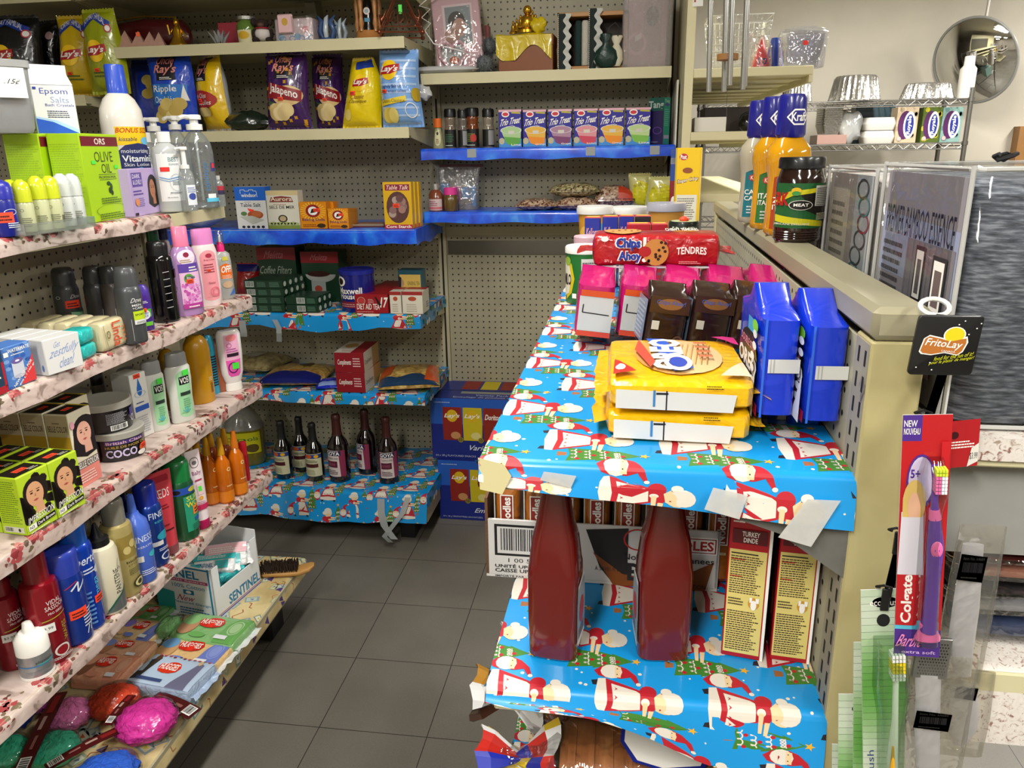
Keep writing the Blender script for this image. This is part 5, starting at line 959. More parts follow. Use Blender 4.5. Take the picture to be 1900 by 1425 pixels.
pack('baby_wipes','peach wipes pack half covered behind the inner cream and blue one','baby wipes',quad((172,1236),(262,1246),(290,1208),z,0,.036),'d8a888',wipes('d0987c','e0b090','b07a58','7a8ac0'),'packs of baby wipes',seed=9)
pack('baby_wipes','green wipes pack showing its crinkled end behind the outer row','baby wipes',quad((288,1192),(318,1192),(350,1160),z,0,.04),'7ab070',None,'packs of baby wipes',seed=12,b=.9)
def ice(d, mb, W, D, H):
 d.rect(.0,.05,.98,.95,mat('b4c8e0',.3,co=.4)); d.poly([(.0,.1),(.12,.15),(.18,.8),(.1,.9),(.02,.7)],k4('3a342f')); d.ell(.12,.82,.04,.09,k4('5a3a2a')); d.poly([(.6,.05),(.72,.5),(.8,.85),(.88,.8),(.9,.05)],k4('6a6a86')); d.ell(.8,.84,.035,.08,k4('c8b088'))
 d.poly([(.42+x*.34,.56+y*.5) for x,y in HRT][::-1],mat('d8341c',.3,co=.3)); d.text('HUGGIES',.28,.48,.56,.68,mat(W_,.4),.02); R = random.Random(3); [d.ell(.1+.08*i,.92+R.uniform(-.03,.03),.025,.035,mat(R.choice(('8a2a34','5a3040','c04a50')),.4),n=8,l=7) for i in range(11)]; d.rect(.08,.12,.5,.2,k4('3a4a78'))
pack('baby_wipes','pale blue wipes pack with winter figures, nearest the bath puffs','baby wipes',quad((238,1292),(352,1315),(386,1252),z,1263),'a8bcd8',ice,'packs of baby wipes',seed=20,b=.7)
# bath puffs in cellophane with maroon card strips
CEL = film('ffffff', .05, .06, .5, 30)
def puff(label, u, v, wpx, hpx, col, rz=0., zz=.0, sy=1.):
 P = at(u, v, z=z+.03); W = wpx*px(P)[2]/FPX; H = max(.05, hpx*px(P)[2]/FPX*.62); P.z = z+zz
 t = thing('bath_puff', label, 'bath puff', P, rz, 'bath puffs in cellophane'); mb = MB(); R = random.Random(u)
 ph = [R.uniform(0, 6) for _ in range(4)]
 mb.sphere((0,0,H*.5),W*.46,W*.42*sy,H*.46,mat(col,.75,b=.8,bs=80),56,30,lambda d: 1+.035*math.sin(11*d[0]+ph[0]+4*math.sin(5*d[1]))+.03*math.sin(13*d[1]+ph[1]+3*d[2])+.025*math.sin(16*d[2]+ph[2]+5*d[0])); mb.build('mesh_ball',t)
 mb = MB(); mb.sphere((0,0,H*.52),W*.5,W*.47*sy,H*.52,CEL,22,12,lambda d: 1+.03*math.sin(7*d[0]+ph[3])+.04*math.sin(6*d[1]+5*d[2])); mb.build('cellophane',t); return t,P,W,H
puff('pale pink bath puff under the maroon card strip',127,1328,88,84,'e87ab8'); puff('orange red bath puff between the peach wipes and the magenta one',212,1304,96,86,'d8401c',.3); puff('magenta bath puff, the largest, beside the deck edge',272,1345,118,104,'e832a8',.2)
puff('mint green bath puff at the bottom left',100,1392,96,84,'3cc8a0',.1); puff('teal green bath puff at the left frame edge',15,1395,84,80,'2ab890'); puff('bright blue bath puff cut off by the bottom of the photo',195,1440,130,90,'2a6ae8',.1)
puff('purple bath puff half under the fourth shelf', 70, 1300, 60, 50, 'b84aa8')
t, P, W, H = puff('tall bag of blue bath beads at the left frame edge, in front of the shelf', 0, 1330, 78, 190, '2a5ad8', 0, .0)
def strip(label, p0, p1, wd, zz, tilt=0.):
 a,b_ = at(*p0,z=z+zz),at(*p1,z=z+zz); e = b_-a; L = e.length; t = thing('card_strip',label,'card tag',a,math.atan2(e.y,e.x),'maroon card strips of the bath puffs'); mb = MB()
 mb.grid(lambda x, y: (x*L, (y-.5)*wd, .004*math.sin(x*PI)+.001), 10, 1, mat('4a1014', .3, co=.5)); v0 = len(mb.v)
 mb.grid(lambda x,y: (x*L,(.5-y)*wd,.004*math.sin(x*PI)-.0005),10,1,mat('4a1014',.3)); d = Dec(mb,lambda x,y,q: (x,y-wd/2,.0045+.004*math.sin(x/L*PI)-.0028+q),L,wd,[L*i/10 for i in range(1,10)],eps=.0004)
 d.rect(.05,.3,.28,.75,mat('7c1c1e',.3)); d.rect(.32,.3,.48,.55,k4('a88a80')); d.rect(.55,.4,.7,.6,k4('8a5a54')); d.bars(.78,.15,.97,.85,14); mb.build('card',t)
strip('maroon card strip lying over the pink and mint bath puffs',(112,1285),(30,1450),.032,.062); strip('maroon card strip between the mint and blue bath puffs',(225,1352),(85,1425),.026,.05); strip('maroon card strip sticking out beside the magenta bath puff',(285,1292),(362,1325),.04,.03); strip('short maroon card strip between the red and magenta bath puffs',(245,1290),(200,1345),.022,.06)
# ================================================================ bags
def chipbag(label, cat, X, Y, z, W, H, T, col, deco=None, rz=0., lean=0., seed=1, name='crisp_bag', group=None, back=None, b=.35, top=.92, sl=0.):
 mb = MB(); R = random.Random(seed); p = [R.uniform(0, 6) for _ in range(6)]; m = mat(col, .25, co=.6, b=b, bs=28)
 def S_(x, y, s, e=0):
  w = W/2*(1-.06*math.sin(PI*y)-(1-top)*y**3); yy = min(1,max(0,(y-.045)/.91)); k = (max(0.,1-abs(x)**2.6))**.7*(max(0.,math.sin(PI*yy)))**.42
  wr = .05*math.sin(9*x+p[0]+6*y)*math.sin(7*y+p[1])+.04*math.sin(14*y+5*x+p[2])*(1-k*.6)
  t = T/2*k*(1+wr)+e; zz = H*y+(.003*math.sin(30*x+p[3]) if y > .99 else 0)
  return (x*w+.004*math.sin(5*y+p[4])+sl*W*y, -s*t+.003*math.sin(6*y+p[5]) + (0 if k else .002*math.sin(40*x)), zz)
 NU, NV = 22, 26
 mb.grid(lambda a,b2: S_(2*a-1,b2,1),NU,NV,m); mb.grid(lambda a,b2: S_(1-2*a,b2,-1),NU,NV,mat(back,.25,co=.6,b=b,bs=28) if back else m)
 if deco: deco(Dec(mb, lambda x, y, e: S_(2*x/W-1, y/H, 1, .0011+e), W, H, [W*i/NU for i in range(1, NU)], [H*i/NV for i in range(1, NV)], .0004))
 o = solo(mb, name, label, cat, (X, Y, z), rz, group); o.rotation_euler = (lean, 0, rz); return o
def bagy(u0, u1, Y, vt, z, T): l, r_, W, D, H = boxy(u0, u1, Y, vt, z, T); return l.x, l.y, z, W, H, T
LRED = mat('b01c20', .35, co=.3); LYEL = mat('f4c81c', .35, co=.3); WH = k4('f2efe8')
def lays(x, y, s, d): # round sun with red ribbon
 a = s*d.h/d.w; d.ell(x,y,s*a/a*a*.5/1*1.0 if False else a*.5,s*.5,LYEL); d.poly([(x-a*.62,y-s*.2),(x-a*.55,y+s*.12),(x,y+s*.24),(x+a*.6,y+s*.3),(x+a*.64,y-s*.02),(x+.1*a,y-s*.2)][::-1],LRED); d.text("Lay's",x-a*.5,y-s*.16,x+a*.52,y+s*.22,WH,.03,.1)
z = ZW['W2']
def ray(name2, yc='c8b070'):
 def f(d): d.poly([(.3,.97),(.7,.97),(.72,.66),(.28,.66)],k4('14101c')); d.text('Uncle',.3,.86,.7,.96,k4('c87a70'),.01,.1); d.text("Ray's",.24,.72,.74,.86,k4('d88a80'),.02,.1); d.small(.36,.67,.66,.71,2,WH)
 return f
def ripple(d): ray('')(d); d.poly([(.12,.36),(.9,.4),(.92,.6),(.14,.62)],k4('2a78d0')); d.text('Ripple',.18,.49,.72,.6,WH,.01); d.text('Ondulées',.2,.38,.74,.46,WH,0); d.poly([(.78,.4),(.94,.4),(.86,.6)],WH); R = random.Random(4); [d.ell(.3+.09*i,.2+.08*(i % 3),.15,.08,mat(R.choice(('d8c070','c8ac5a','e0cc84')),.4)) for i in range(6)]
def chips0(d): R = random.Random(6); [d.ell(.55+.1*(i % 3),.72-.06*i,.16,.07,mat(R.choice(('c8b050','b8a048','d0ba60')),.4)) for i in range(4)]; d.small(.55,.92,.9,.96,2,WH)
g_ = 'crisp bags on the white shelf'
chipbag('blue crisp bag at the left end of the shelf behind the lotion bottle','crisp bag',*bagy(196,270,2.83,105,z,.08),'1436a8',chips0,.1,seed=3,group=g_)
chipbag('royal blue ripple crisp bag with a little white sail','crisp bag',*bagy(254,344,2.80,99,z,.09),'1a46c4',ripple,-.05,seed=5,group=g_)
def yst(d): ray('')(d); d.ell(.5,.42,.42,.12,k4('a8241c')); d.text('Ripple Chips',.15,.42,.7,.5,WH,.0,.1); d.text('Nouilles',.3,.35,.8,.41,WH,0,.1); d.sticker(.42,.4,.2); [d.ell(.35+.12*i,.26,.14,.06,k4('d8c078')) for i in range(3)]
chipbag('yellow crisp bag turned sideways showing its silver back','crisp bag',*bagy(337,412,2.83,101,z,.1),'e4bc0c',yst,-.5,seed=8,group=g_,back='c4c6c8',top=.8)
mb = MB(); mb.sphere((0,0,.035),.082,.06,.036,mat('16231a',.25,co=.5,b=1,bs=18),20,10,lambda d: 1+.15*math.sin(6*d[0]+3*d[2])*math.sin(7*d[1])); P = at(452,236,y=2.86); solo(mb,'crumpled_bag','dark green crumpled bag lying between the crisp bags','bag',(P.x,2.86,z),.1)
def jal(d):
 R = random.Random(9)
 for i in range(26): x,y = R.random(),R.random(); d.poly([(x+.05*q*math.cos(a),y+.03*q*math.sin(a)) for a,q in [(k*PI/4,1 if k % 2 else .6) for k in range(8)]],k4('c8901c'),l=1)
 ray('')(d); d.ell(.6,.44,.34,.13,k4('d8b880')); d.poly([(.1,.42),(.9,.36),(.92,.5),(.14,.62)],k4('8a1420')); d.T = lambda x,y: (x,y-(x-.5)*.16); d.text('Jalapeno',.18,.42,.84,.56,WH,.015); d.T = None; [d.ell(.28+.1*(i % 4),.26-.05*(i//4),.15,.09,mat(('e0c890','d4b878','ead6a4')[i % 3],.4)) for i in range(7)]; d.sticker(.46,.4,.13); d.poly([(.12,.38),(.3,.36),(.2,.33)],k4('2a5a2a'))
j1 = chipbag('purple Jalapeno crisp bag on the left, fully in view','crisp bag',*bagy(476,560,2.80,96,z,.09),'3a1458',jal,0,seed=11,group=g_)
chipbag('purple Jalapeno crisp bag on the right, overlapped by its twin','crisp bag',*bagy(550,612,2.86,96,z,.09),'3a1458',jal,.1,seed=14,group=g_)
def lc(d): d.poly([(.3,.93),(.9,.98),(.95,.86),(.35,.82)],k4('1c3a98')); lays(.52,.64,.24,d); d.text('Classic',.28,.42,.66,.48,k4('8a5a10'),0,.1); d.text('Classique',.24,.35,.72,.41,k4('6a4a10'),0,.1); d.ell(.22,.2,.1,.08,k4('e8d070')); d.sticker(.32,.5,.16)
chipbag('yellow classic crisp bag leaning beside the pale blue one','crisp bag',*bagy(618,696,2.83,106,z,.1),'e8cc0c',lc,-.1,seed=17,group=g_,top=.5,sl=.12)
def ll(d):
 for i in range(9): d.rect(.05, .04+i*.1, .95, .07+i*.1, mat('a8c4ea', .35, co=.3), l=1)
 d.l = 2; lays(.3,.74,.26,d); d.text('Lightly Salted',.08,.5,.6,.55,k4('22408a')); d.text('Légèrement salées',.06,.44,.72,.49,k4('22408a'),0); d.sticker(.16,.47,.14); d.poly([(.04,.28),(.7,.34),(.7,.41),(.04,.35)],k4('e0c83a')); d.text('Classic-Classique',.06,.31,.66,.37,k4('6a4a10'),0); [d.ell(.18+.08*i,.16,.12,.1,mat(('d8c060','c8b050','e0cc74')[i],.4)) for i in range(3)]; d.ring(.78,.22,.14,.1,.12,WH); d.ell(.94,.42,.1,.09,k4('b89a2a'))
chipbag('pale blue lightly salted crisp bag at the right shelf end','crisp bag',*bagy(693,772,2.79,91,z,.1),'7aa8e4',ll,.05,seed=20,group=g_)
# far-left bay bags
z = 1.736
def lbig(band):
 def f(d): d.poly([(.1,.82),(.5,.96),(.9,.84),(.88,.75),(.5,.87),(.12,.73)],k4('1c3a98')); d.text('FORMAT FAMILIAL',.2,.79,.8,.86,WH,0,0,arc=1.2); lays(.45,.5,.26,d); d.ell(.85,.76,.07,.05,WH); d.ring(.85,.76,.07,.05,.3,k4('b02030')); d.sticker(.4,.28,.14); d.small(.3,.2,.75,.28,2,k4('4a5a18'))
 return f
chipbag('big lime yellow crisp bag on the left of its pair, back corner','crisp bag',*bagy(84,150,2.83,26,z,.1),'c8a80c',lbig(0),.1,seed=23)
chipbag('big olive green crisp bag overlapping the yellow one, back corner','crisp bag',*bagy(128,205,2.75,14,z,.1),'98a00e',lbig(0),-.05,seed=26,top=.8)
chipbag('big black crisp bag at the left frame edge', 'crisp bag', *bagy(-60, 46, 2.80, 26, z, .12), '101216', lbig(0), .1, seed=29)
chipbag('big black crisp bag with a creased front, right of the other black one','crisp bag',*bagy(28,92,2.95,36,z,.12),'0c0d10',lambda d: (d.ell(.85,.8,.08,.05,k4('c8a0a0')),d.poly([(.1,.84),(.5,.97),(.5,.88),(.12,.76)],k4('1c3a98'))),-.2,seed=32,b=.8)
# ================================================================ blue shelf of the left bay
z = ZW['B1']+.0005
def windsor(F): f = F('F'); f.rect(0,.68,1,1,k4('1a62c8')); f.text('windsor',.22,.76,.72,.85,WH); f.line([(.2,.84),(.2,.93),(.34,.93),(.34,.9),(.48,.9),(.48,.93),(.62,.93),(.62,.9),(.72,.9),(.74,.76)],.0015,WH); f.text('Table Salt',.16,.53,.82,.62,mat('2a3050'),.01); f.small(.3,.64,.6,.66,1,mat('2a3050')); f.ell(.62,.34,.26,.1,k4('a8502a')); f.ell(.66,.36,.16,.07,k4('c06a3a')); f.ell(.25,.37,.1,.05,k4('5a7a4a')); f.poly([(.12,.3),(.5,.12),(.9,.22),(.5,.32)],k4('b8bcb4')); f.poly([(.38,.5),(.6,.46),(.52,.4),(.42,.44)],mat(ST,.5)); [f.ell(.2+.16*i,.055,.055,.03,k4('141c34'),l=12) for i in range(5)]; g = F('R'); g.rect(0,.68,1,1,k4('1a62c8')); g.rect(0,0,1,.68,mat('20242c'))
carton('salt_box', 'white and blue table salt box, leftmost carton on the blue shelf', 'box', boxy(433, 490, 2.785, 347, z, .05), 'dadada', windsor)
def aurora(F): f = F('F'); f.rect(0,.88,1,1,k4('cbb888')); f.poly([(.14,.7),(.86,.7),(.8,.83),(.5,.86),(.2,.83)],k4('7a3028')); f.text('Aurora',.18,.73,.82,.84,k4('e8dcc4'),.01); f.small(.25,.63,.75,.66,1,mat('8a3a3a')); f.text('SELS DE MER',.12,.53,.88,.61,mat('1c1c20'),.01); f.ell(.5,.27,.14,.1,k4('2a241c')); f.ell(.5,.27,.1,.07,k4('b0a078')); f.rect(0,.0,1,.1,k4('7a8a3a')); [f.ell(.1+.1*i,.13+.02*(i % 2),.08,.04,k4('a0ac70'),l=9) for i in range(9)]
carton('salt_box', 'cream sea salt box with olive green foot', 'box', boxy(489, 551, 2.79, 354, z, .05), 'd2cfc0', aurora)
def soda(F):
 f = F('F'); [f.poly([(.5,.66),(.5+.48*math.cos(a),.66+.34*math.sin(a)),(.5+.48*math.cos(a+.09),.66+.34*math.sin(a+.09))],k4('f0c040'),l=1) for a in [i*PI/12 for i in range(24)]]
 f.l = 2; f.ell(.5,.67,.27,.24,k4('8a1c20')); f.ell(.5,.67,.18,.16,mat(W_,.4)); f.poly([(.4,.58),(.6,.62),(.56,.76),(.46,.74)],k4('2a2428')); f.text('Baking Soda',.08,.27,.92,.4,mat('3a2a6a'),.01); f.sticker(.64,.7,.22); f.small(.1,.08,.7,.2,2,mat('7a3a10')); f.ell(.78,.12,.16,.08,k4('3a2a18'))
 F('R').rect(.2, .3, .8, .8, k4('d88a1c'))
for i in range(2): carton('baking_soda_box',('large orange baking soda box, the front one of two','large orange baking soda box half hidden behind its twin')[i],'box',boxy(554+i*14,604+i*14,2.79+i*.052,375,z,.05),'d8860c',soda,'large orange baking soda boxes')
for i in range(4): carton('baking_soda_box',('small orange baking soda box at the front of its row','second small orange baking soda box of its row','third small orange baking soda box of its row','last small orange baking soda box of its row')[i],'box',boxy(607+i*4.5,645+i*4.2,2.785+i*.034,387,z,.032),'d8860c',soda,'small orange baking soda boxes')
def starch(F): f = F('F'); f.rect(.08,.82,.94,.95,k4('8a2440')); f.text('Table Talk',.12,.84,.9,.93,mat('f0d8c0'),.01,.1); f.ell(.5,.46,.4,.34,k4('5a3a38')); [f.ell(.5+.2*math.cos(i*1.9),.48+.18*math.sin(i*2.3),.13,.08,mat(('8a6a68','b09a90','6a4848','a07a70')[i % 4],.4)) for i in range(9)]; f.sticker(.45,.5,.24); f.rect(.0,.0,1,.09,k4('b03040')); f.text('Corn Starch',.06,.015,.94,.08,WH,.02)
for i in range(3): carton('corn_starch_box',('yellow corn starch box with a dessert picture, front of three','second yellow corn starch box, peeping out on the right','third yellow corn starch box at the back of the row')[i],'box',boxy(709+i*8,762+i*7,2.785+i*.036,338,z,.034),'dcae1c',starch,'yellow corn starch boxes')
pl = boxy(655,712,2.84,421,z,.1); carton('flat_pack','flat dark red and brown packet lying by the corn starch','packet',(pl[0],0,pl[2],.1,.012),'6a3a34',lambda F: (F('T').rect(.1,.1,.9,.5,k4('a87a5a')),F('F').rect(0,.5,1,1,k4('9a8a70'))))
mb = MB(); mb.sphere((0,0,.05),.11,.07,.05,film('c8ccd4',.2,.1,.8,20,.45),22,12,lambda d: 1+.08*math.sin(7*d[0])*math.sin(6*d[2])); P = at(372,432,y=2.86); solo(mb,'plastic_bag','grey translucent bag lying at the left end of the blue shelf','bag',(P.x,2.86,z),0)
# ================================================================ upper santa shelf
z = ZW['S1']+.001
def soft(label,u0,u1,vt,Y,T,col,name='packet',cat='packet',z=None,deco=None,**k): pl = boxy(u0,u1,Y,vt,z,T); return chipbag(label,cat,pl[0].x,pl[0].y,z,pl[2],pl[4],T,col,deco,name=name,**k)
soft('red glossy packet with a blue top at the left end of the santa shelf',436,480,490,2.95,.07,'9a1414',z=z,deco=lambda d: d.rect(0,.8,1,.97,k4('1c1c6a')),b=.6)
def melit(F): f = F('F'); f.rect(0,.75,1,1,k4('9a1420')); f.ell(.5,.73,.62,.06,k4('0f3a22')); f.text('Melitta',.22,.8,.7,.94,mat('c87a80'),0,.2); f.text('Coffee Filters',.06,.52,.88,.66,mat('b8c8b8'),0,.15); f.ell(.5,.18,.42,.2,k4('b8c0bc'),0,180); f.small(.2,.02,.8,.16,3,mat('6a7a70'))
def melit2(F): f = F('F'); f.rect(0,.78,1,1,k4('9a1420')); f.text('Melitta',.28,.83,.72,.95,mat('c87a80'),0,.2); f.ell(.5,.55,.4,.16,k4('b8bcb8'),180,360); f.ell(.45,.56,.3,.06,k4('3a1410')); f.rect(.24,.12,.62,.42,k4('a8b0ac')); f.ell(.42,.26,.1,.07,k4('b0483a'))
carton('coffee_filter_box','large green and red coffee filter box standing upright at the left','box',boxy(474,546,2.99,459,z,.1),'0f3a22',melit); carton('coffee_filter_box','large coffee filter box with a cup picture behind the blue tin','box',boxy(556,626,3.0,467,z,.1),'0f3a22',melit2)
def cf(F): f = F('F'); f.bars(.04,.14,.26,.88,16,bg='c4ccc4'); f.small(.34,.2,.6,.85,4,mat('58806a')); f.small(.66,.2,.96,.85,4,mat('58806a')); F('R').ell(.5,.5,.3,.32,k4('c4ccc0'))
CFB = '0e3220'; base = boxy(449, 521, 2.775, 500, z, .042); hh = .0305
lv = ('bottom', 'second', 'third', 'top'); dp = ('front', 'second', 'third', 'rear'); src = None
for i in range(4):
 for j in range(4):
  lab = 'green coffee filter box, %s layer, %s column of the tall stack' % (lv[i],dp[j]); loc = (base[0].x+j*.004+(.003 if i == 2 else 0),base[0].y+j*.044,z+i*(hh+.0006))
  if src is None: src = carton('coffee_filter_box',lab,'box',(Vector(loc),0,base[2],.042,hh),CFB,cf,'green filter boxes in the tall stack')
  else: dup(src, loc, 0, lab)
b2 = boxy(524, 584, 2.775, 500, z, .042); s2 = None
for i in range(2):
 for j in range(3):
  lab = 'green coffee filter box, %s layer, %s column of the low stack' % (('bottom','top')[i],dp[j]); loc = (b2[0].x+j*.003,b2[0].y+j*.044,z+i*(hh+.0006))
  if s2 is None: s2 = carton('coffee_filter_box',lab,'box',(Vector(loc),0,b2[2],.042,hh),CFB,lambda F: (F('F').bars(.34,.14,.6,.88,16,bg='c4ccc4'),F('F').small(.66,.2,.96,.85,4,mat('58806a')),F('R').ell(.5,.5,.3,.32,k4('c4ccc0'))),'green filter boxes in the low stack')
  else: dup(s2, loc, 0, lab)
P, W, H = fit(623, 0, 497, 64, z, Y=2.79); secs = [(0, W*.47, W*.47), (.004, W*.49, W*.49), (H*.9, W*.49, W*.49)]
def mxw(d): d.rect(0,.1,1,.27,k4('7a1c30')); d.small(.2,.13,.8,.24,2,mat('c08a90')); d.text('Maxwell',.18,.48,.7,.66,WH,.02); d.text('House',.2,.34,.58,.5,WH,.02); d.ell(.64,.38,.04,.08,WH); d.ell(.24,.82,.13,.14,WH); d.ell(.24,.82,.08,.09,k4('2a1a12')); d.small(.75,.04,.9,.08,1,WH)
bottle('coffee_tin','big round dark blue coffee tin in the middle of the santa shelf','tin',P,0,[('body',lambda mb: mb.loft(secs,mat('141a78',.3,co=.5),36) and None),('lid',lambda mb: mb.lathe([(H*.88,W*.51),(H*.97,W*.51),(H*.985,W*.48),(H*.97,W*.46)],mat('1a2288',.35),36) and None),('label',lambda mb: mxw(wrapd(mb,secs,W*1.45,.004,H*.88)) and None)])
def diet(F): f = F('F'); f.text('DIET AID TEA',.06,.2,.74,.5,WH,.01); f.small(.05,.06,.7,.14,1,k4('d88a80')); f.ell(.2,.66,.1,.13,k4('b83a38')); f.ring(.2,.66,.12,.2,.15,k4('c8a090')); f.text('17',.78,.3,.98,.85,WH,.03,.1); f.poly([(.6,.9),(.66,.85),(.8,.45),(.72,.4)],k4('1a1416')); f.small(.4,.55,.58,.8,3,mat('d8a0a0'))
b3 = boxy(657, 719, 2.78, 546, z, .062)
for i in range(5): carton('tea_box',('red diet tea box in front, print facing out','second red tea box back from the shelf edge','third red tea box back from the shelf edge','fourth red tea box back from the shelf edge','rearmost red tea box, touching the pegboard')[i],'box',(b3[0]+Vector((i*.006,i*.064,0)),0,b3[2],.062,b3[4]),'98141e',diet,'red diet tea boxes')
def wt(F): f = F('F'); f.rect(0,.84,1,1,k4('9a2a28')); f.ell(.5,.68,.2,.1,k4('b04a30')); f.small(.2,.1,.8,.5,4,mat('b0a890')); F('T').rect(0,.5,1,1,k4('9a2a28')); F('R').small(.5,.2,.9,.5,3,mat('6a5a6a'))
for i,(u0,u1) in enumerate([(722,743),(745,783)]): carton('tea_box',('narrow white tea box between the red tea and the wider white one','wider white tea box at the right end of the santa shelf')[i],'box',boxy(u0,u1,2.775,541,z,.1),'d8d2c2',wt)
def lady(F): f = F('F'); f.rect(.06,.04,.94,.88,k4('d2b25a')); f.text('GINSENG TEA',.38,.6,.9,.7,mat('3a3018'),0); f.small(.4,.45,.85,.56,2,mat('5a4a20')); f.poly([(.0,.3),(.25,.55),(.3,.3),(.6,.0),(0,0)],k4('5a4038')); f.ell(.14,.66,.1,.1,k4('b08a6a')); f.poly([(.0,.5),(.0,.85),(.14,.8),(.1,.5)],k4('1a1c2a'))
carton('tea_tin', 'teal lidded tin with a lady on yellow behind the white tea boxes', 'tin', boxy(738, 782, 2.9, 501, z, .06), '1a5060', lady)
# ================================================================ lower santa shelf
z = ZW['S2']+.001
def comp(F): f = F('F'); f.text('Compliments',.1,.32,.56,.66,WH,.01,.1); f.small(.62,.3,.92,.8,4,mat('e0b8b8')); t = F('T'); t.rect(0,.0,.55,1,k4('c8c0b4')); t.ell(.3,.6,.22,.2,k4('b08a50')); t.text('Compliments',.2,.08,.9,.2,mat('8a1a24')); s = F('R'); s.rect(0,0,1,1,k4('ccc6b8')); s.text('Compliments',.05,.3,.5,.6,mat('5a4a4a')); s.rect(.55,.0,1,1,k4('a88a58'))
b4 = boxy(623, 677, 2.775, 691, z, .19)
for i in range(2): carton('cookie_box',('maroon and white pasta box, the lower one','maroon and white pasta box, the upper one')[i],'box',(b4[0]+Vector((i*-.002,0,i*b4[4])),(-.02,.01)[i],b4[2],b4[3],b4[4]),'8a1622',comp,'maroon pasta boxes stacked in two')
PASTA = noisy('pasta_colour', [(.3, '8a6a2c'), (.5, 'c8a252'), (.65, 'e0c27c')], 60, .35, 4, co=.5, b=.5)
def lying(label, u0, u1, Y, z, D, H, m, deco=None, name='pasta_bag', cat='pasta bag', rz=0., seed=1, zz=0., group=None):
 pl = boxy(u0, u1, Y, 700, z, D); W = pl[2]; mb = MB(); R = random.Random(seed); p = [R.uniform(0, 6) for _ in range(3)]
 def f(a,b,s=1,e=0): x,y = 2*a-1,2*b-1; k = (max(0,1-abs(x)**3))**.6*(max(0,1-abs(y)**3))**.6; return (x*W/2,y*D/2,H*.45+s*(H*.5*k*(1+.1*math.sin(8*x+p[0])*math.sin(7*y+p[1]))+e) - (H*.1*(1-k) if s > 0 else 0))
 mb.grid(lambda a, b: f(a, b), 18, 14, m); mb.grid(lambda a, b: f(1-a, b, -1), 18, 14, m)
 if deco: deco(Dec(mb, lambda x, y, e: f(x/W, y/D, 1, .0012+e), W, D, [W*i/18 for i in range(1, 18)], [D*i/14 for i in range(1, 14)], .0004))
 return solo(mb, name, label, cat, (pl[0].x, pl[0].y, z+zz), rz, group)
lying('bag of pasta with orange band and blue front edge, right of the boxes',684,796,2.78,z,.3,.06,PASTA,lambda d: (d.poly([(0,.02),(.0,.3),(.3,.2),(.7,.3),(1,.02)],mat('1c3a5c',.3,co=.5)),d.poly([(.0,.3),(.1,.95),(.3,.95),(.2,.3)],mat('c8501c',.3,co=.5)),d.poly([(.75,.1),(.98,.1),(.98,.9),(.86,.95)],mat('c8501c',.3,co=.5))),rz=.25)
lying('bag of pasta with a dark blue end near the left of the shelf',470,585,2.80,z,.26,.055,PASTA,lambda d: (d.poly([(.0,.0),(1,.0),(.95,.25),(.5,.34),(0,.25)],mat('141c6a',.3,co=.5)),d.line([(0,.3),(.5,.4),(.98,.28)],.003,k4('b02a2a')),d.ell(.6,.7,.12,.12,k4('5a4a30'))),rz=.1,seed=4)
lying('bag of flat noodles partly behind the pink conditioner',418,510,2.92,z,.2,.07,noisy('noodle_colour',[(.3,'7a6a44'),(.6,'b8a878')],50,.35,4,co=.4),lambda d: d.rect(.1,.3,.6,.7,mat('b8b4a0',.3,co=.4)),rz=-.2,seed=7)
lying('small bright blue packet beside the maroon boxes',577,626,2.79,z,.12,.03,mat('1c2cb8',.25,co=.6,b=.7,bs=30),lambda d: d.rect(.1,.05,.9,.3,mat('8aa0d8',.3,co=.4)),name='packet',cat='packet',rz=.3,seed=9)
# ================================================================ bottom santa deck
z = ZW['S3']+.001
def sauce(label, u, vb, vt, wp, goya, lz=0., Y=None):
 P,W,H = fit(u,vb,vt,wp,z); r = W/2; S2 = [(0,r*.9,r*.9),(.005,r,r),(H*.52,r,r),(H*.6,r*.86,r*.86),(H*.68,r*.5,r*.5),(H*.74,r*.4,r*.4),(H*.97,r*.37,r*.37)]
 def lab(d):
  if goya: d.rect(0,0,1,1,k4('8a3050')); d.poly([(.1,0),(.75,0),(.7,1),(.1,1)],k4('d8ccc8')); d.rect(.06,.8,.8,.98,k4('1c1c50')); d.text('GOYA',.1,.82,.76,.96,WH,.03); d.text('COOKING WINE',.16,.66,.68,.74,mat('3a2a3a'),0); d.rect(.14,.36,.64,.6,k4('5a1c34')); [d.ell(.2+.08*i,.48,.05,.06,k4('7a3a50')) for i in range(5)]; d.small(.16,.1,.66,.3,3,mat('6a4a58'))
  else: d.rect(0,0,1,1,k4('ccc8a4')); d.rect(0,.8,1,.98,k4('20408a')); d.ell(.3,.89,.2,.08,k4('c85a20')); d.ell(.72,.89,.12,.07,k4('e0a81c')); d.rect(.1,.4,.8,.56,k4('4a1c20')); d.small(.12,.62,.8,.76,3,mat('5a5a40')); d.small(.15,.08,.7,.34,4,mat('9a9a78'))
 return bottle('sauce_bottle',label,'bottle',P,lz,[('body',lambda mb: mb.loft(S2,mat('120608' if goya else '0a0708',.08,co=1),28) and None),('label',lambda mb: lab(wrapd(mb,S2,r*2.2,H*.1,H*.5)) and None),('neck_seal',lambda mb: mb.lathe([(H*.7,r*.5),(H*.74,r*.43),(H*.93,r*.39),(H*.935,r*.43),(H*.97,r*.43),(H*.985,r*.4),(H,r*.36)],mat('3a1412' if goya else '141414',.4),22) and None)])
sauce('dark sauce bottle with cream label, leftmost on the deck',531,890,781,33,0,-.1); sauce('dark sauce bottle standing behind the two front cream labelled ones',563,877,774,31,0,.2); sauce('dark sauce bottle with cream label, third from the left',588,894,785,33,0,.1)
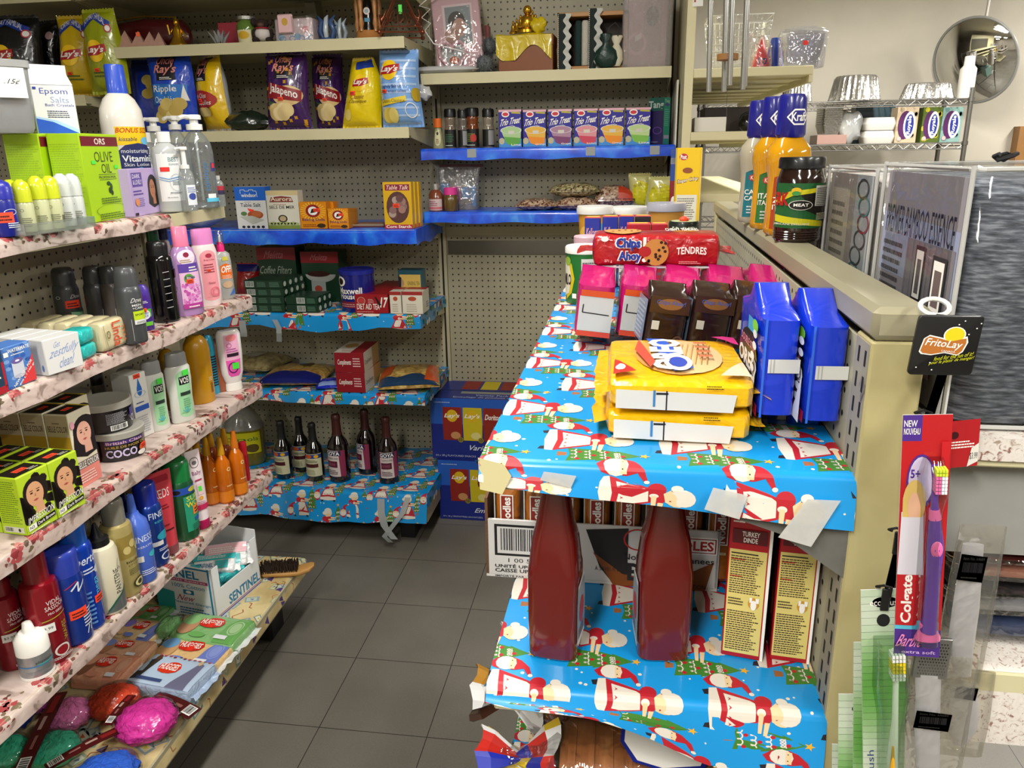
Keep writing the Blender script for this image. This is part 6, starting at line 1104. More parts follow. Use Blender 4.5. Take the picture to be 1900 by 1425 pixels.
sauce('cooking wine bottle with pink label, left of the three',633,896,769,39,1,-.1); sauce('cooking wine bottle with pink label, standing farther back in the middle',684,882,760,36,1,-.5); sauce('cooking wine bottle with pink label, rightmost on the deck',723,899,774,37,1,.35)
P,W,H = fit(462,868,737,72,z); J = [(0,W*.44,W*.36,3),(.01,W*.48,W*.4,3),(H*.55,W*.48,W*.4,3),(H*.68,W*.4,W*.34,2.4),(H*.82,W*.24,W*.22,2),(H*.9,W*.13,W*.13)]
bottle('oil_jug','big clear jug of yellow cooking oil with a yellow cap in the corner','jug',P,.3,[('body',lambda mb: mb.loft([q for q in J if q[0] >= H*.5]+[],film('dcdcc8',.12,.06,.1,20,.2),30,cb=False) and None),('oil',lambda mb: mb.loft([q for q in J if q[0] <= H*.6],mat('8a7a14',.12,t=.3,co=.6),30) and None),('handle',lambda mb: mb.tube([(-W*.16,-W*.1,H*.84),(-W*.42,-W*.2,H*.78),(-W*.5,-W*.25,H*.6)],W*.05,film('e0e4e0',.2,.1,.1,20,.4),8) and None),('cap',lambda mb: mb.lathe([(H*.9,W*.17),(H*.99,W*.17),(H,W*.14)],k4('d8b81c'),20) and None),
 ('label',lambda mb: (lambda d: (d.rect(0,0,1,1,k4('c8c41a')),d.text('Canola',.1,.6,.9,.8,mat('2a6a2a')),d.ell(.7,.25,.2,.2,k4('5a4a1a')),d.rect(.1,.3,.5,.4,k4('b03a2a'))))(wrapd(mb,J,W*.9,H*.2,H*.52)) and None)])
# ================================================================ chip cartons on the floor
def variety(top, fr):
 def f_(F):
  f = F('F'); f.rect(0, .58, 1, 1, mat('2258b8')); f.small(.03, .93, .2, .95, 1, mat('c8d0e8'))
  cs = [('8a2018', "Lay's"), ('c8b41c', "Lay's"), ('8a2414', 'Doritos'), ('28306a', 'Ruffles'), ('a86a1c', 'Cheetos')]
  for i, (c, n_) in enumerate(cs):
   x = .1+i*.165; f.poly([(x,.32),(x+.15,.32),(x+.155,.6),(x+.15,.86),(x,.86),(x-.003,.6)],mat(c,.45,co=.2)); f.ell(x+.075,.72,.045,.1,mat('d8b01c' if i < 2 else c,.4)); f.text(n_,x+.015,.67,x+.135,.76,WH if i else WH,.02,.1); f.ell(x+.1,.4,.04,.06,mat(('c08a5a','d8cc80','c8782a','c8b060','d88a2a')[i],.4)); f.ell(x+.14,.33,.022,.045,k4('8a7a1c')); f.text(('10','10','16','8','10')[i],x+.128,.305,x+.152,.355,mat('141c40'))
  f.text('Variety Pack' if not fr else 'Emballage de',.3,.14 if not fr else .12,.66,.25 if not fr else .22,mat('d8dcec'),.01,.15); f.text('54 x 28 g FLAVOURED SNACKS' if not fr else '54 x 28 g GRIGNOTINES AROMATISÉES',.03,.04,.36,.08,mat('b8c0dc'),0)
  t = F('T'); t.text('Variety Pack',.35,.14,.62,.24,mat('a8b8dc')); t.text('Emballage de produits assortis',.18,.04,.76,.12,mat('a8b8dc')); t.rect(.22,.27,.8,.38,mat('8a8c84')); [t.poly([(.2+i*.16,.5),(.34+i*.16,.5),(.34+i*.16,.95),(.2+i*.16,.95)],mat(cs[i][0],.45)) for i in range(4)]; t.rect(0,.43,1,.445,mat('0c1640'))
 return f_
loc,rz,W,D,H = boxat((817,962),(905,967),853,0,.26); ax = Vector((math.cos(rz),math.sin(rz),0)); lft = at(817,962,z=0); Wv = .52; yv = Vector((-ax.y,ax.x,0))
carton('snack_carton','dark blue variety carton of snacks on the floor, the lower of two','carton',(lft+ax*Wv/2+yv*D/2,rz,Wv,D,H),'15257c',variety(0,1),'blue snack cartons stacked by the wall')
lf2 = at(803,850,z=H); H2 = height(lf2,738); carton('snack_carton','dark blue Variety Pack carton stacked on the lower one','carton',(Vector((lf2.x,lf2.y,H))+ax*Wv/2+yv*D/2,rz,Wv,D,H2),'15257c',variety(1,0),'blue snack cartons stacked by the wall')
# ================================================================ curios on the top white shelf
z = ZW['W1']+.001; GOLD = mat('c89a2c', .22, .9); COPR = mat('8a4a34', .3, .8); GLS = film('eef2f4', .2, .03, .2, 20)
def pos(u, Y, z=z): P = at(u, 300, y=Y); k = at(u, px((P.x, Y, z))[1], y=Y); return Vector((k.x, Y, z))
def spot(u0, u1, vt, Y, z): l, r_, W, D, H = boxy(u0, u1, Y, vt, z, .05); return Vector((l.x, Y, z)), W, H
P, W, H = spot(202, 352, 36, 2.95, z); t = thing('purse', 'dark red purse with a gold frame clasp on the top shelf', 'purse', P, -.05)
mb = MB(); mb.loft([(-W/2,.012,.02,3,0,H*.35),(-W*.42,.04,H*.4,3,0,H*.45),(0,.05,H*.48,3,0,H*.48),(W*.42,.04,H*.42,3,0,H*.46),(W/2,.012,.02,3,0,H*.4)],mat('4a1016',.25,co=.6,b=.2,bs=20),24,ax='x'); mb.build('purse_body',t)
MB().tube([(-W*.46,-.03,H*.5),(-W*.4,-.035,H*.9),(0,-.03,H*1.0),(W*.4,-.03,H*.92),(W*.46,-.03,H*.45)],.003,GOLD,8).build('frame_clasp',t)
for i, (u, w_) in enumerate([(231, 30), (256, 26), (277, 26), (294, 22)]):
 P,W,H = spot(u-w_/2,u+w_/2,57+i,2.82,z); mb = MB(); mb.add([(-W/2,-W/2,0),(W/2,-W/2,0),(W/2,W/2,0),(-W/2,W/2,0),(0,0,H)],[(3,2,1,0),(0,1,4),(1,2,4),(2,3,4),(3,0,4)],mat('b08878',.5,n=.2,ns=60,co=.5))
 if i == 1: mb.box(-.006, -W*.2, H*.66, .008, -W*.18, H*.9, mat('e8602c'))
 solo(mb,'stone_pyramid',('pinkish stone pyramid nearest the yellow crisp bags','pinkish stone pyramid with an orange sticker','third pinkish stone pyramid from the left','pinkish stone pyramid next to the gold figure')[i],'pyramid',P,.3,'stone pyramids in a bag')
def figurine(mb, H, m, seed=1, arms=True):
 mb.loft([(0,H*.3,H*.24),(H*.08,H*.32,H*.26),(H*.2,H*.24,H*.2),(H*.34,H*.16,H*.13),(H*.55,H*.15,H*.11),(H*.66,H*.09,H*.08),(H*.7,H*.05,H*.05)],m,18); mb.sphere((0,0,H*.8),H*.1,H*.1,H*.12,m,14,8); mb.loft([(H*.88,H*.06,H*.06),(H,H*.015,H*.015)],m,10)
 if arms:
  for s in (-1, 1): mb.tube([(s*H*.13, 0, H*.58), (s*H*.26, -.002, H*.4), (s*H*.3, -.004, H*.72 if s < 0 else H*.3)], H*.035, m, 7)
P,W,H = spot(309,341,31,2.83,z); mb = MB(); figurine(mb,H,GOLD); solo(mb,'gold_statuette','small gold seated statuette with raised arms on the top shelf','figurine',P,.2)
P, W, H = spot(384, 426, 52, 2.83, z); mb = MB(); R = random.Random(5)
for i in range(16): a = i*2*PI/8+(.3 if i > 7 else 0); k = 1 if i < 8 else .6; c,s = math.cos(a),math.sin(a); mb.add([(0,0,H*.2),(c*W*.25*k-s*.006,s*W*.25*k+c*.006,H*.4),(c*W*.5*k,s*W*.4*k,H*(.8+.2*(1-k))),(c*W*.25*k+s*.006,s*W*.25*k-c*.006,H*.4),(c*W*.2*k,s*W*.2*k,H*.1)],[(0,1,2,3),(4,2,1),(4,3,2),(0,4,1),(0,3,4)],mat('b8bcc0',.08,t=.5,co=1))
solo(mb, 'crystal_lotus', 'clear crystal lotus flower ornament on the top shelf', 'ornament', P)
P,W,H = spot(402,440,42,2.92,z); carton('gift_box','small dark pink box behind the crystal lotus','box',(P+Vector((0,.03,0)),0,W,.05,H),'9a2438')
P,W,H = spot(433,470,30,2.84,z); r = W/2; S2 = [(0,r*.8,r*.8),(.004,r*.9,r*.9),(H*.3,r*.95,r*.95),(H*.5,r,r),(H*.72,r*.96,r*.96),(H*.84,r*.7,r*.7),(H*.88,r*.72,r*.72)]
bottle('candle_jar','green glass jar with a silver lid and yellow label','jar',P+Vector((0,.02,0)),0,[('glass',lambda mb: mb.loft(S2,mat('6a8a3a',.12,t=.3,co=.6),26) and None),('lid',lambda mb: mb.lathe([(H*.87,r*.86),(H*.98,r*.88),(H,r*.7)],mat('b8bab8',.25,.8),24) and None),('label',lambda mb: (lambda d: (d.rect(.1,0,.9,1,mat('cfc8a0')),d.ell(.5,.6,.3,.3,mat('c8a020'))))(wrapd(mb,S2,r*1.9,H*.05,H*.5)) and None)])
P,W,H = spot(459,501,33,2.82,z); t = thing('dog_figurine','small dark brown dog figurine in a white shirt','figurine',P+Vector((0,.02,0)),.2); FUR = mat('2c1c18',.8,b=.8,bs=150)
mb = MB(); mb.sphere((0, 0, H*.78), W*.3, W*.28, H*.2, FUR, 16, 10); mb.sphere((0, -W*.22, H*.7), W*.15, W*.16, H*.1, mat('5a3c30', .7), 12, 8)
for s in (-1,1): mb.sphere((s*W*.34,0,H*.86),W*.12,W*.08,H*.16,FUR,10,8); mb.sphere((s*W*.28,-W*.1,H*.14),W*.16,W*.3,H*.12,FUR,10,8); mb.sphere((s*W*.36,0,H*.4),W*.1,W*.1,H*.2,FUR,10,8)
mb.build('body',t); MB().sphere((0,0,H*.38),W*.33,W*.28,H*.28,mat('cfc8c4',.7),16,10).build('shirt',t); MB().tube([(W*.26*math.cos(a),-.002+W*.24*math.sin(a),H*.6) for a in [i*PI/6 for i in range(12)]],.003,mat('9a1c2c',.6),6,True).build('collar',t)
P,W,H = spot(505,578,27,2.80,z); t = thing('baby_gift','pink and pale blue baby keepsake wrapped in clear plastic','gift',P+Vector((0,.05,0)),-.06); D = .08; mb = MB(); mb.box(-W/2,-D/2,0,W/2,D/2,H*.85,mat('d8c4cc'),.004); mb.box(-W*.38,-D/2-.012,H*.3,W*.02,-D/2,H,mat('e0b8bc'),.004)
f = Dec(mb,lambda x,y,e: (-W/2+x,-D/2-e,y),W,H*.85); [f.ell(.15+.22*i,.22+(.3 if i % 2 else 0),.09,.14,mat(('8ab0d0','d89098')[i % 2],.5)) for i in range(4)]; [f.ring(.2+.25*i,.14,.09,.12,.3,mat('7aa8cc')) for i in range(4)]; Dec(mb,lambda x,y,e: (-W*.38+x,-D/2-.0122-e,H*.3+y),W*.4,H*.7).ell(.5,.6,.2,.2,mat('c8a040'))
mb.build('keepsake',t); mb = MB(); mb.loft([(0,W*.54,D*.65,5),(H*.9,W*.54,D*.65,5),(H*1.03,W*.4,D*.2,4)],film('ffffff',.12,.06,.8,30),24); mb.build('clear_wrap',t)
for i, (u0, u1, vt, c) in enumerate([(582, 620, 27, '2c4a7a'), (612, 641, 32, '8a98a4')]):
 P, W, H = spot(u0, u1, vt, 2.83+i*.03, z); mb = MB(); m = mat(c, .25, co=.7, n=.3, ns=40)
 mb.loft([(0, W*.42, W*.3), (H*.1, W*.44, W*.32), (H*.2, W*.2, W*.18)], m, 16)
 for s in (-1,1): mb.tube([(s*W*.2,0,H*.1),(s*W*.34,0,H*.4),(s*W*.2,-.005,H*.75),(s*W*.42,0,H*.98)],[W*.1,W*.14,W*.12,W*.02],m,10); mb.add([(s*W*.3,0,H*.5),(s*W*.5,.0,H*.62),(s*W*.3,.004,H*.66)],[(0,1,2),(2,1,0)],m)
 mb.tube([(0, -.01, H*.05), (0, -.016, H*.4), (0, -.004, H*.85), (W*.08, 0, H)], [W*.1, W*.13, W*.11, W*.02], mat('a8b4be', .15, co=.8), 10)
 solo(mb,'dolphin_ornament',('blue leaping dolphins ornament on the top shelf','grey dolphin ornament beside the wooden stand')[i],'ornament',P+Vector((0,.02,0)))
mb = MB(); P = pos(598,3.12,z); zz = at(598,15,y=3.12).z; mb.loft([(.0,.03,.008),(.006,.1,.03),(.012,.115,.036)],GLS,30); o = solo(mb,'glass_dish','round frosted glass dish standing high behind the dolphins','dish',(P.x,3.06,zz)); o.rotation_euler = (.25,0,0)
MB().box(-.02, .03, -.14, .02, .1, 0, mat('8d8770')).build('shelf_bracket', o)
P,W,H = spot(644,698,-40,2.84,z); t = thing('sand_timer_stand','turned wooden stand with a small clock and bottle inside','ornament',P+Vector((0,.045,0)),.1); WO = mat('a8713c',.35,co=.3,n=.15,ns=30)
mb = MB(); mb.lathe([(0, W*.5), (.008, W*.52), (.014, W*.46), (.03, W*.42), (.034, W*.4)], WO, 28); mb.build('base', t)
for i in range(5): a = i*2*PI/5+.5; mb = MB(); mb.lathe([(.03,.008),(.04,.006),(.055,.01),(.08,.006),(.12,.009),(.15,.005),(.17,.009),(H*.9,.006),(H,.008)],WO,12,(W*.4*math.cos(a),W*.4*math.sin(a),0)); mb.build('post',t)
mb = MB(); mb.lathe([(.034,W*.2),(.12,W*.2),(.14,W*.1),(.2,W*.1)],mat('1a1210',.2,co=.6),20); d = Dec(mb,lambda x,y,e: (-.012+x,-W*.205-e,.06+y),.024,.05); d.ell(.5,.75,.48,.24,k4('d8c8c0')); d.ell(.5,.75,.28,.14,k4('8aa0b0')); d.rect(.1,.05,.9,.3,k4('4a88a8')); mb.build('dark_bottle',t)
P,W,H = spot(694,772,-30,2.79,z); t = thing('wire_pyramid','copper wire pyramid ornament with curls at the shelf end','ornament',P+Vector((0,.05,0)),.25); b_ = [(W/2*x,W/2*y,.012) for x,y in ((-1,-1),(1,-1),(1,1),(-1,1))]
for i, p in enumerate(b_):
 mb = MB(); mb.tube([p,(0,0,H)],.0028,COPR,7); mb.sphere(p,.008,.008,.008,COPR,12,8); mb.build('corner_rod',t); q = b_[(i+1) % 4]; mb = MB(); mb.tube([p,q],.0025,COPR,6); mb.tube([(p[0]*.94,p[1]*.94,.03),(q[0]*.94,q[1]*.94,.03)],.002,COPR,6)
 for k in range(5): c = Vector(p).lerp(Vector(q),(k+.5)/5)*.95; mb.tube([(c.x+.01*math.cos(a)*(1 if i % 2 == 0 else .2),c.y+.01*math.sin(a)*(1 if i % 2 else .2),.045+.012*math.sin(a*1.3+k)+.004*a) for a in [j*.9 for j in range(9)]],.0015,COPR,5)
 mb.build('scroll_side', t)
mb = MB(); mb.box(-.006, -W*.2, H*.45, .006, -W*.2+.001, H*.62, mat('4ce048')); mb.build('price_tag', t)
# ================================================================ right bay, white shelf
z = ZR['R1']+.001
P,W,H = spot(803,893,-12,2.97,z); t = thing('picture_frame','pink picture frame with a heart wrapped in crinkled cellophane','picture frame',P+Vector((0,.04,0)),.12); t.rotation_euler = (-.12,-.08,.1); PK = mat('c8a0a8')
mb = MB(); mb.box(-W/2,-.01,0,W/2,.012,H,PK,.004); d = Dec(mb,lambda x,y,e: (-W/2+x,-.0102-e,y),W,H); d.rect(.22,.34,.84,.9,mat('d8c0c4')); d.rect(.27,.38,.8,.87,k4('6a7478')); d.ell(.5,.68,.18,.13,mat('2a2624')); d.ell(.55,.6,.14,.12,mat('b08878')); d.ell(.38,.5,.16,.1,mat('9a7468')); mb.build('frame',t)
hp = [(.5*16*math.sin(a)**3/16, (13*math.cos(a)-5*math.cos(2*a)-2*math.cos(3*a)-math.cos(4*a))/26) for a in [i*PI/12 for i in range(24)]]
mb = MB(); s_ = W*.56; mb.tube([(-W*.14+x*s_,-.02,H*.24+y*s_) for x,y in hp],.007,PK,8,True); mb.add([(-W*.14+x*s_,-.016,H*.24+y*s_) for x,y in hp],[tuple(range(24))],k4('8a9092')); mb.sphere((-W*.12,-.016,H*.18),.018,.004,.014,mat('b8684a',.6),12,6); mb.build('heart_frame',t)
mb = MB(); mb.loft([(-.005,W*.62,.05,4),(H*.5,W*.58,.045,4),(H*.93,W*.56,.03,4),(H*1.05,W*.2,.015)],film('ffffff',.1,.05,1.,22),30); mb.build('cellophane',t)
MB().tube([(-W*.55,-.03,H*.98),(-W*.72,-.035,H*.9),(-W*.5,-.04,H*.84),(-W*.7,-.035,H*.75),(-W*.52,-.04,H*.66),(-W*.66,-.035,H*.58),(-W*.5,-.04,H*.4),(W*.1,-.05,H*.25),(W*.62,-.045,H*.05),(-W*.3,-.05,H*.02)],.0022,k4('e8e4e4'),6).build('curled_ribbon',t)
lying('white tissue and film lying under the pink frame',776,905,2.935,z,.12,.03,film('d8d6d4',.15,.1,.8,20,.6),name='film_scrap',cat='wrapping',seed=3)
mb = MB(); mb.sphere((0,0,0),.034,.02,.026,film('c8c8cc',.15,.1,.8,25,.5),14,8,lambda d: 1+.2*math.sin(6*d[0])*math.sin(5*d[2])); mb.tube([(0,0,.02),(-.004,0,.06)],.002,mat('c8c8c8'),5); p = at(786,172,y=2.915); solo(mb,'plastic_scrap','small scrap of plastic hanging under the right white shelf','wrapping',(p.x,2.905,p.z))
P,W,H = spot(880,906,47,3.08,z); carton('small_box','small dark red box behind the pink frame','box',(P+Vector((0,.03,0)),0,W,.04,H),'7a1c24',lambda F: F('F').small(.1,.1,.9,.9,4,mat('d8a0a0')))
PF = mat('6f7478', .95, b=1., bs=220)
for i, (u, v, s_) in enumerate([(915, 92, .036), (925, 58, .034)]):
 p = at(u, v, y=2.98+i*.05); mb = MB(); R = random.Random(i); mb.sphere((0, 0, 0), s_*.8, s_*.8, s_*.8, PF, 20, 12)
 for k in range(420):
  a,b2 = R.uniform(0,2*PI),math.acos(R.uniform(-1,1)); dd = Vector((math.sin(b2)*math.cos(a),math.sin(b2)*math.sin(a),math.cos(b2))); o2 = dd.orthogonal().normalized()*.0009; q = dd*s_*.75; e = dd*s_*R.uniform(1,1.25)+Vector((0,0,-.003)); mb.add([q-o2,q+o2,e],[(0,1,2)],PF)
 o = mb.build('pompom'); o.location = (p.x,p.y,z+s_*.8 if i == 0 else z+.085+s_*.3); tag(o,('grey fluffy pompom resting beside the brown box','grey fluffy pompom on top, behind the brown box')[i],'pompom',None); 
pl = boxy(925,1027,2.96,66,z,.11); BX = pl; t = thing('gift_box','brown lidded box with yellow satin cloth spilling over','box',pl[0],-.04); W,D,H = pl[2],pl[3],pl[4]; BRN = mat('7a4420',.5,n=.08,ns=30)
MB().box(-W/2,-D/2,0,W/2,D/2,H*.74,BRN,.001).build('box_body',t); MB().box(-W/2-.002,-D/2-.002,H*.7,W/2+.002,D/2+.002,H,BRN,.002).build('lid',t)
mb = MB(); YL = mat('c4ac0c', .35, co=.3, b=.5, bs=30)
def cl(a, b2):
 x = -W*.54+W*1.02*a; s = b2*(D+H*.8)-.01; y = D/2-s; zz = H+.004+.006*math.sin(9*a+4*b2)*math.sin(5*b2)
 if y < -D/2: k = -D/2-y; lim = H*(.55+.25*math.sin(a*7)); k = min(k, lim); zz = H+.002-k; y = -D/2-.005-.004*math.sin(a*22)*k/H
 return (x, y, zz)
mb.grid(cl,26,20,YL); mb.build('yellow_cloth',t); mb = MB(); mb.sphere((W*.22,-D*.36,H*1.25),.03,.02,.028,YL,18,10,lambda d: 1+.15*math.sin(7*d[0]+5*d[2])); mb.build('cloth_knot',t)
gx = pl[0].x; t = thing('gold_statuette','gold laughing figure with children on the yellow cloth','figurine',(gx,pl[0].y,z+H+.012),0); Hh = height(Vector((gx,pl[0].y,z+H+.012)),10)
mb = MB(); mb.sphere((0,0,Hh*.35),Hh*.34,Hh*.26,Hh*.34,GOLD,18,10); mb.sphere((0,-.004,Hh*.82),Hh*.17,Hh*.15,Hh*.18,GOLD,16,10); mb.loft([(0,Hh*.5,Hh*.34),(Hh*.1,Hh*.5,Hh*.34),(Hh*.16,Hh*.3,Hh*.24)],GOLD,18); mb.build('seated_figure',t)
for i,(x,zz) in enumerate([(-.7,.1),(-.45,.3),(.55,.3),(-.95,-.05),(.35,.55)]): mb = MB(); figurine(mb,Hh*.5,GOLD,i,False); mb.move(Matrix.Translation((x*Hh*.6,-Hh*.1,zz*Hh*.6+.0))); mb.build('child_figure',t)
pl = boxy(1034,1166,2.97,24,z,.09); t = thing('display_crate','open wooden crate on its side with towels and a green and white lace','crate',pl[0],0); W,D,H = pl[2],pl[3],pl[4]; WO2 = mat('a87842',.45,n=.15,ns=18)
for nm,q in (('side',(-W/2,0,-W/2+.008,H)),('side',(W/2-.016,0,W/2,H)),('bottom',(-W/2,0,W/2,.012)),('top',(-W/2,H-.014,W/2,H)),('divider',(-W*.04,0,W*.0,H))): MB().box(q[0],-D/2,q[1],q[2],D/2,q[3],WO2,.001).build('crate_'+nm,t)
MB().box(-W/2, D/2-.004, 0, W/2, D/2, H, mat('2a1c14', .6)).build('crate_back', t)
def towel(label,x,w_,c): mb = MB(); mb.loft([(.014,w_/2,D*.42,3.5),(.02,w_/2,D*.46,3.5),(H*.82,w_/2,D*.46,3.5),(H*.86,w_*.4,D*.4,3.5)],mat(c,.9,b=.5,bs=300),22); solo(mb,'rolled_towel',label,'towel',(pl[0].x+x,pl[0].y-.004,z))
towel('dark green rolled towel in the wooden crate', -W*.2, .026, '16302e'); towel('cream rolled towel in the wooden crate', -W*.1, .03, 'b8b4a8')
for i, x in enumerate((-W*.42, W*.02)):
 mb = MB(); h = H*(.98 if i == 0 else 1.05); mb.box(x-.016,-D/2-.004,0,x+.01,-D/2-.001,h,mat('10201e',.8)); mb.grid(lambda a,b2: (x+.006+a*.02+.005*math.sin(b2*34),-D/2-.006-.004*math.sin(b2*34+1)*a,h*b2),3,70,mat('b8bab4',.7)); [mb.sphere((x-.016,-D/2-.005,h*(k+.5)/30),.002,.002,.002,mat('d8d8d0',.3),6,4) for k in range(30)]
 solo(mb,'lace_trim',('dark green lace trim at the left edge of the wooden crate','dark green lace trim at the middle of the wooden crate')[i],'lace',(pl[0].x,pl[0].y,z))
t = thing('sachet','dark green and cream satin sachets tied with a cord at the crate','sachet',(pl[0].x+W*.2,pl[0].y-D/2-.022,z+.002)); mb = MB(); mb.loft([(0,.02,.012),(.008,.034,.018),(.03,.042,.022),(.055,.036,.018),(.075,.014,.01),(.085,.012,.01),(.105,.022,.014),(.11,.02,.012)],mat('0f2c26',.35,b=.3,bs=40),22); mb.build('green_pouch',t)
mb = MB(); mb.loft([(.0,.014,.01),(.02,.024,.014),(.05,.022,.012),(.072,.01,.008),(.095,.022,.012),(.1,.02,.01)],mat('c4bea8',.6),18,o=(.036,.01,.004)); mb.build('cream_pouch',t); MB().tube([(.005,0,.1),(.01,0,.13),(.03,0,.145),(.045,0,.13),(.04,0,.1)],.0022,mat('14181a',.6),6).build('cord_loop',t); MB().tube([(-.02,-.01,.06),(-.045,-.012,.02),(-.05,-.016,-.02)],.0015,mat('12302a',.6),5).build('cord_tail',t)
P,W,H = spot(1162,1258,-30,2.96,z); t = thing('picture_frame','pink heart frame in bubble wrap at the right end of the white shelf','picture frame',P+Vector((-.01,.03,0)),-.05)
mb = MB(); mb.box(-W*.4,-.01,0,W*.4,.012,H,mat('b08a8e'),.004); d = Dec(mb,lambda x,y,e: (-W*.4+x,-.0102-e,y),W*.8,H); d.rect(.4,.2,.85,.8,mat('9a7c7a')); d.ell(.62,.62,.16,.12,mat('5a4440')); d.ell(.25,.3,.24,.14,mat('c49aa0')); d.ell(.25,.3,.18,.1,mat('a07c7c')); d.T = lambda x,y: (.2+x*.16,.32+y*.07+x*.04); d.rect(0,0,1,1,mat('d8d4cc')); d.T = None; mb.build('frame',t)
BUB = noisy('bubble_wrap', [(.4, 'b8acaa'), (.6, 'd8d0ce')], 90, .15, 1, b=1., co=.8); 
Wb = W*.5; mb = MB(); mb.loft([(0,Wb*.95,.035,5),(.01,Wb,.04,5),(H*1.02,Wb,.036,5)],film('f0e4e6',.14,.1,1.,110,.22),30); mb.build('bubble_wrap',t)
# ================================================================ right bay, blue shelves
z = ZR['R2']+.0008
def spice(label, u, vt, wp, c, capc='101012', kind=0):
 P,W,H = fit(u,270,vt,wp,z,Y=2.96); r = W/2; S2 = [(0,r*.95,r*.95),(.003,r,r),(H*.48,r,r),(H*.52,r*.9,r*.9),(H*.62,r*.85,r*.85),(H*.74,r*.95,r*.95),(H*.8,r*.85,r*.85)]
 def lab(d): d.rect(0,0,1,1,k4('101010')); (d.rect(.55,.1,1,.95,k4('8a8a8a')) if kind == 1 else (d.small(.2,.3,.8,.8,5,mat('3a6a4a' if kind == 0 else '6a8a3a',.5)),d.small(.15,.08,.85,.18,1,mat('b8c8b8')))); (d.ell(.6,.5,.2,.22,k4('b0302a')) if kind == 2 else None)
 return bottle('spice_jar',label,'spice jar',P,0,[('glass',lambda mb: mb.loft(S2,mat(c,.12,t=.2,co=.8),22) and None),('label',lambda mb: lab(wrapd(mb,S2,r*2.6,.003,H*.47)) and None),('cap',lambda mb: mb.lathe([(H*.79,r),(H*.96,r*1.0),(H,r*.85)],mat(capc,.35),22) and None)],'spice jars on the blue shelf')
spice('spice jar with green print, leftmost of the four tall jars',837,202,22,'7a6a5c'); spice('slim spice jar with a grey label, second of the four',860,204,19,'6e6660',kind=1); spice('orange brown spice jar with a red pepper label',878,200,24,'7a3a12',kind=2); spice('spice jar standing apart, next to the drink mix boxes',907,202,22,'8a8070',kind=1)
P, W, H = fit(814, 270, 220, 21, z, Y=2.96); r = W/2; S2 = [(0, r, r*.7), (H*.1, r, r*.7), (H*.6, r*.62, r*.6), (H*.72, r*.5, r*.5)]
bottle('extract_bottle','small pale green bottle with an orange cap at the left end','bottle',P,0,[('body',lambda mb: mb.loft(S2,mat('a8a878',.2,t=.2,co=.6),20) and None),('label',lambda mb: (lambda d: (d.ell(.5,.5,.4,.46,k4('ccc8a0')),d.ell(.5,.78,.12,.1,k4('3a2a20')),d.small(.3,.2,.7,.5,3,mat('8a5a30'))))(wrapd(mb,S2,r*1.5,H*.06,H*.62)) and None),('cap',lambda mb: mb.lathe([(H*.7,r*.72),(H,r*.7)],k4('d8681c'),18) and None)])
TC = [('a8c890','5aa040','Lime'),('e0b040','e88a1c','Orange'),('a88098','7a3a6a','Grape'),('d89098','c84058','Strawberry'),('e0b040','e88a1c','Orange'),('b8d090','7ab848','Lime')]
TL = ['blue Trio Treat box with a pale green drink, leftmost of six','blue Trio Treat box with an orange drink, second of six','blue Trio Treat box with a purple drink','blue Trio Treat box with a pink strawberry drink','blue Trio Treat box with an orange drink, between pink and green','blue Trio Treat box with a green drink, beside the teal box']
for i, (u0, u1, vt) in enumerate([(925, 967, 204), (970, 1013, 204), (1017, 1061, 203), (1065, 1109, 202), (1112, 1158, 201), (1162, 1208, 200)]):
 c1, c2, nm = TC[i]
 def trio(F): f = F('F'); f.rect(0,.94,1,1,k4('d8a8b8')); f.ell(.3,.88,.17,.08,WH); f.ell(.3,.88,.13,.05,k4('c83040')); f.poly([(.56,.9),(.96,.88),(.96,.93),(.56,.95)],k4('b0a83a')); f.T = lambda x,y: (x,y+(x-.5)*.1); f.text('Trio Treat',.06,.6,.96,.78,WH,.02,.25); f.small(.3,.53,.75,.58,2,WH); f.T = None; f.rect(0,0,1,.22,k4('3a8ad0')); f.ell(.12,.16,.12,.09,k4('b8b090')); f.poly([(.1,.44),(.98,.44),(.94,.1),(.6,.03),(.32,.1)],mat(c2,.4)); f.poly([(.1,.44),(.98,.44),(.96,.24),(.2,.28)],mat(c1,.4)); f.ell(.54,.45,.46,.09,mat(c1,.4)); f.ring(.54,.45,.47,.1,.08,k4('d8dce8')); f.rect(.42,.36,.68,.44,k4('d0ccc0')); f.text(nm,.55,.03,.97,.09,WH)
 carton('drink_mix_box', TL[i], 'drink mix box', boxy(u0, u1, 2.945, vt, z, .05), '231c90', trio, 'Trio Treat boxes in a row')
def tang(F): f = F('F'); f.rect(0,0,1,.72,k4('241a4a')); f.text('Tang',.0,.76,.98,.93,k4('9aa8a4'),.03); f.ring(.6,.3,.3,.08,.2,k4('5a3a8a')); f.small(.2,.04,.8,.1,1,mat('5a5a7a')); g = F('R'); g.rect(0,0,1,1,k4('1ea890')); g.text('Tang',.15,.88,.85,.96,WH); g.ell(.5,.85,.4,.03,k4('5a4aa0')); g.small(.1,.4,.9,.78,9,mat('8ad8c8')); g.rect(.1,.12,.9,.2,k4('c8c0d8'))
t0 = boxy(1206,1236,2.95,181,z,.075); carton('drink_mix_box','dark green and purple box beside a teal edge at the right shelf end','drink mix box',(t0[0]+Vector((-.004,0,0)),-.5,.06,.05,t0[4]),'0f4a40',tang)
z = ZR['R3']+.0008
P, W, H = fit(810, 388, 341, 27, z, Y=2.95); r = W/2; S2 = [(0, r*.95, r*.95), (.003, r, r), (H*.6, r, r), (H*.72, r*.8, r*.8), (H*.8, r*.45, r*.45)]
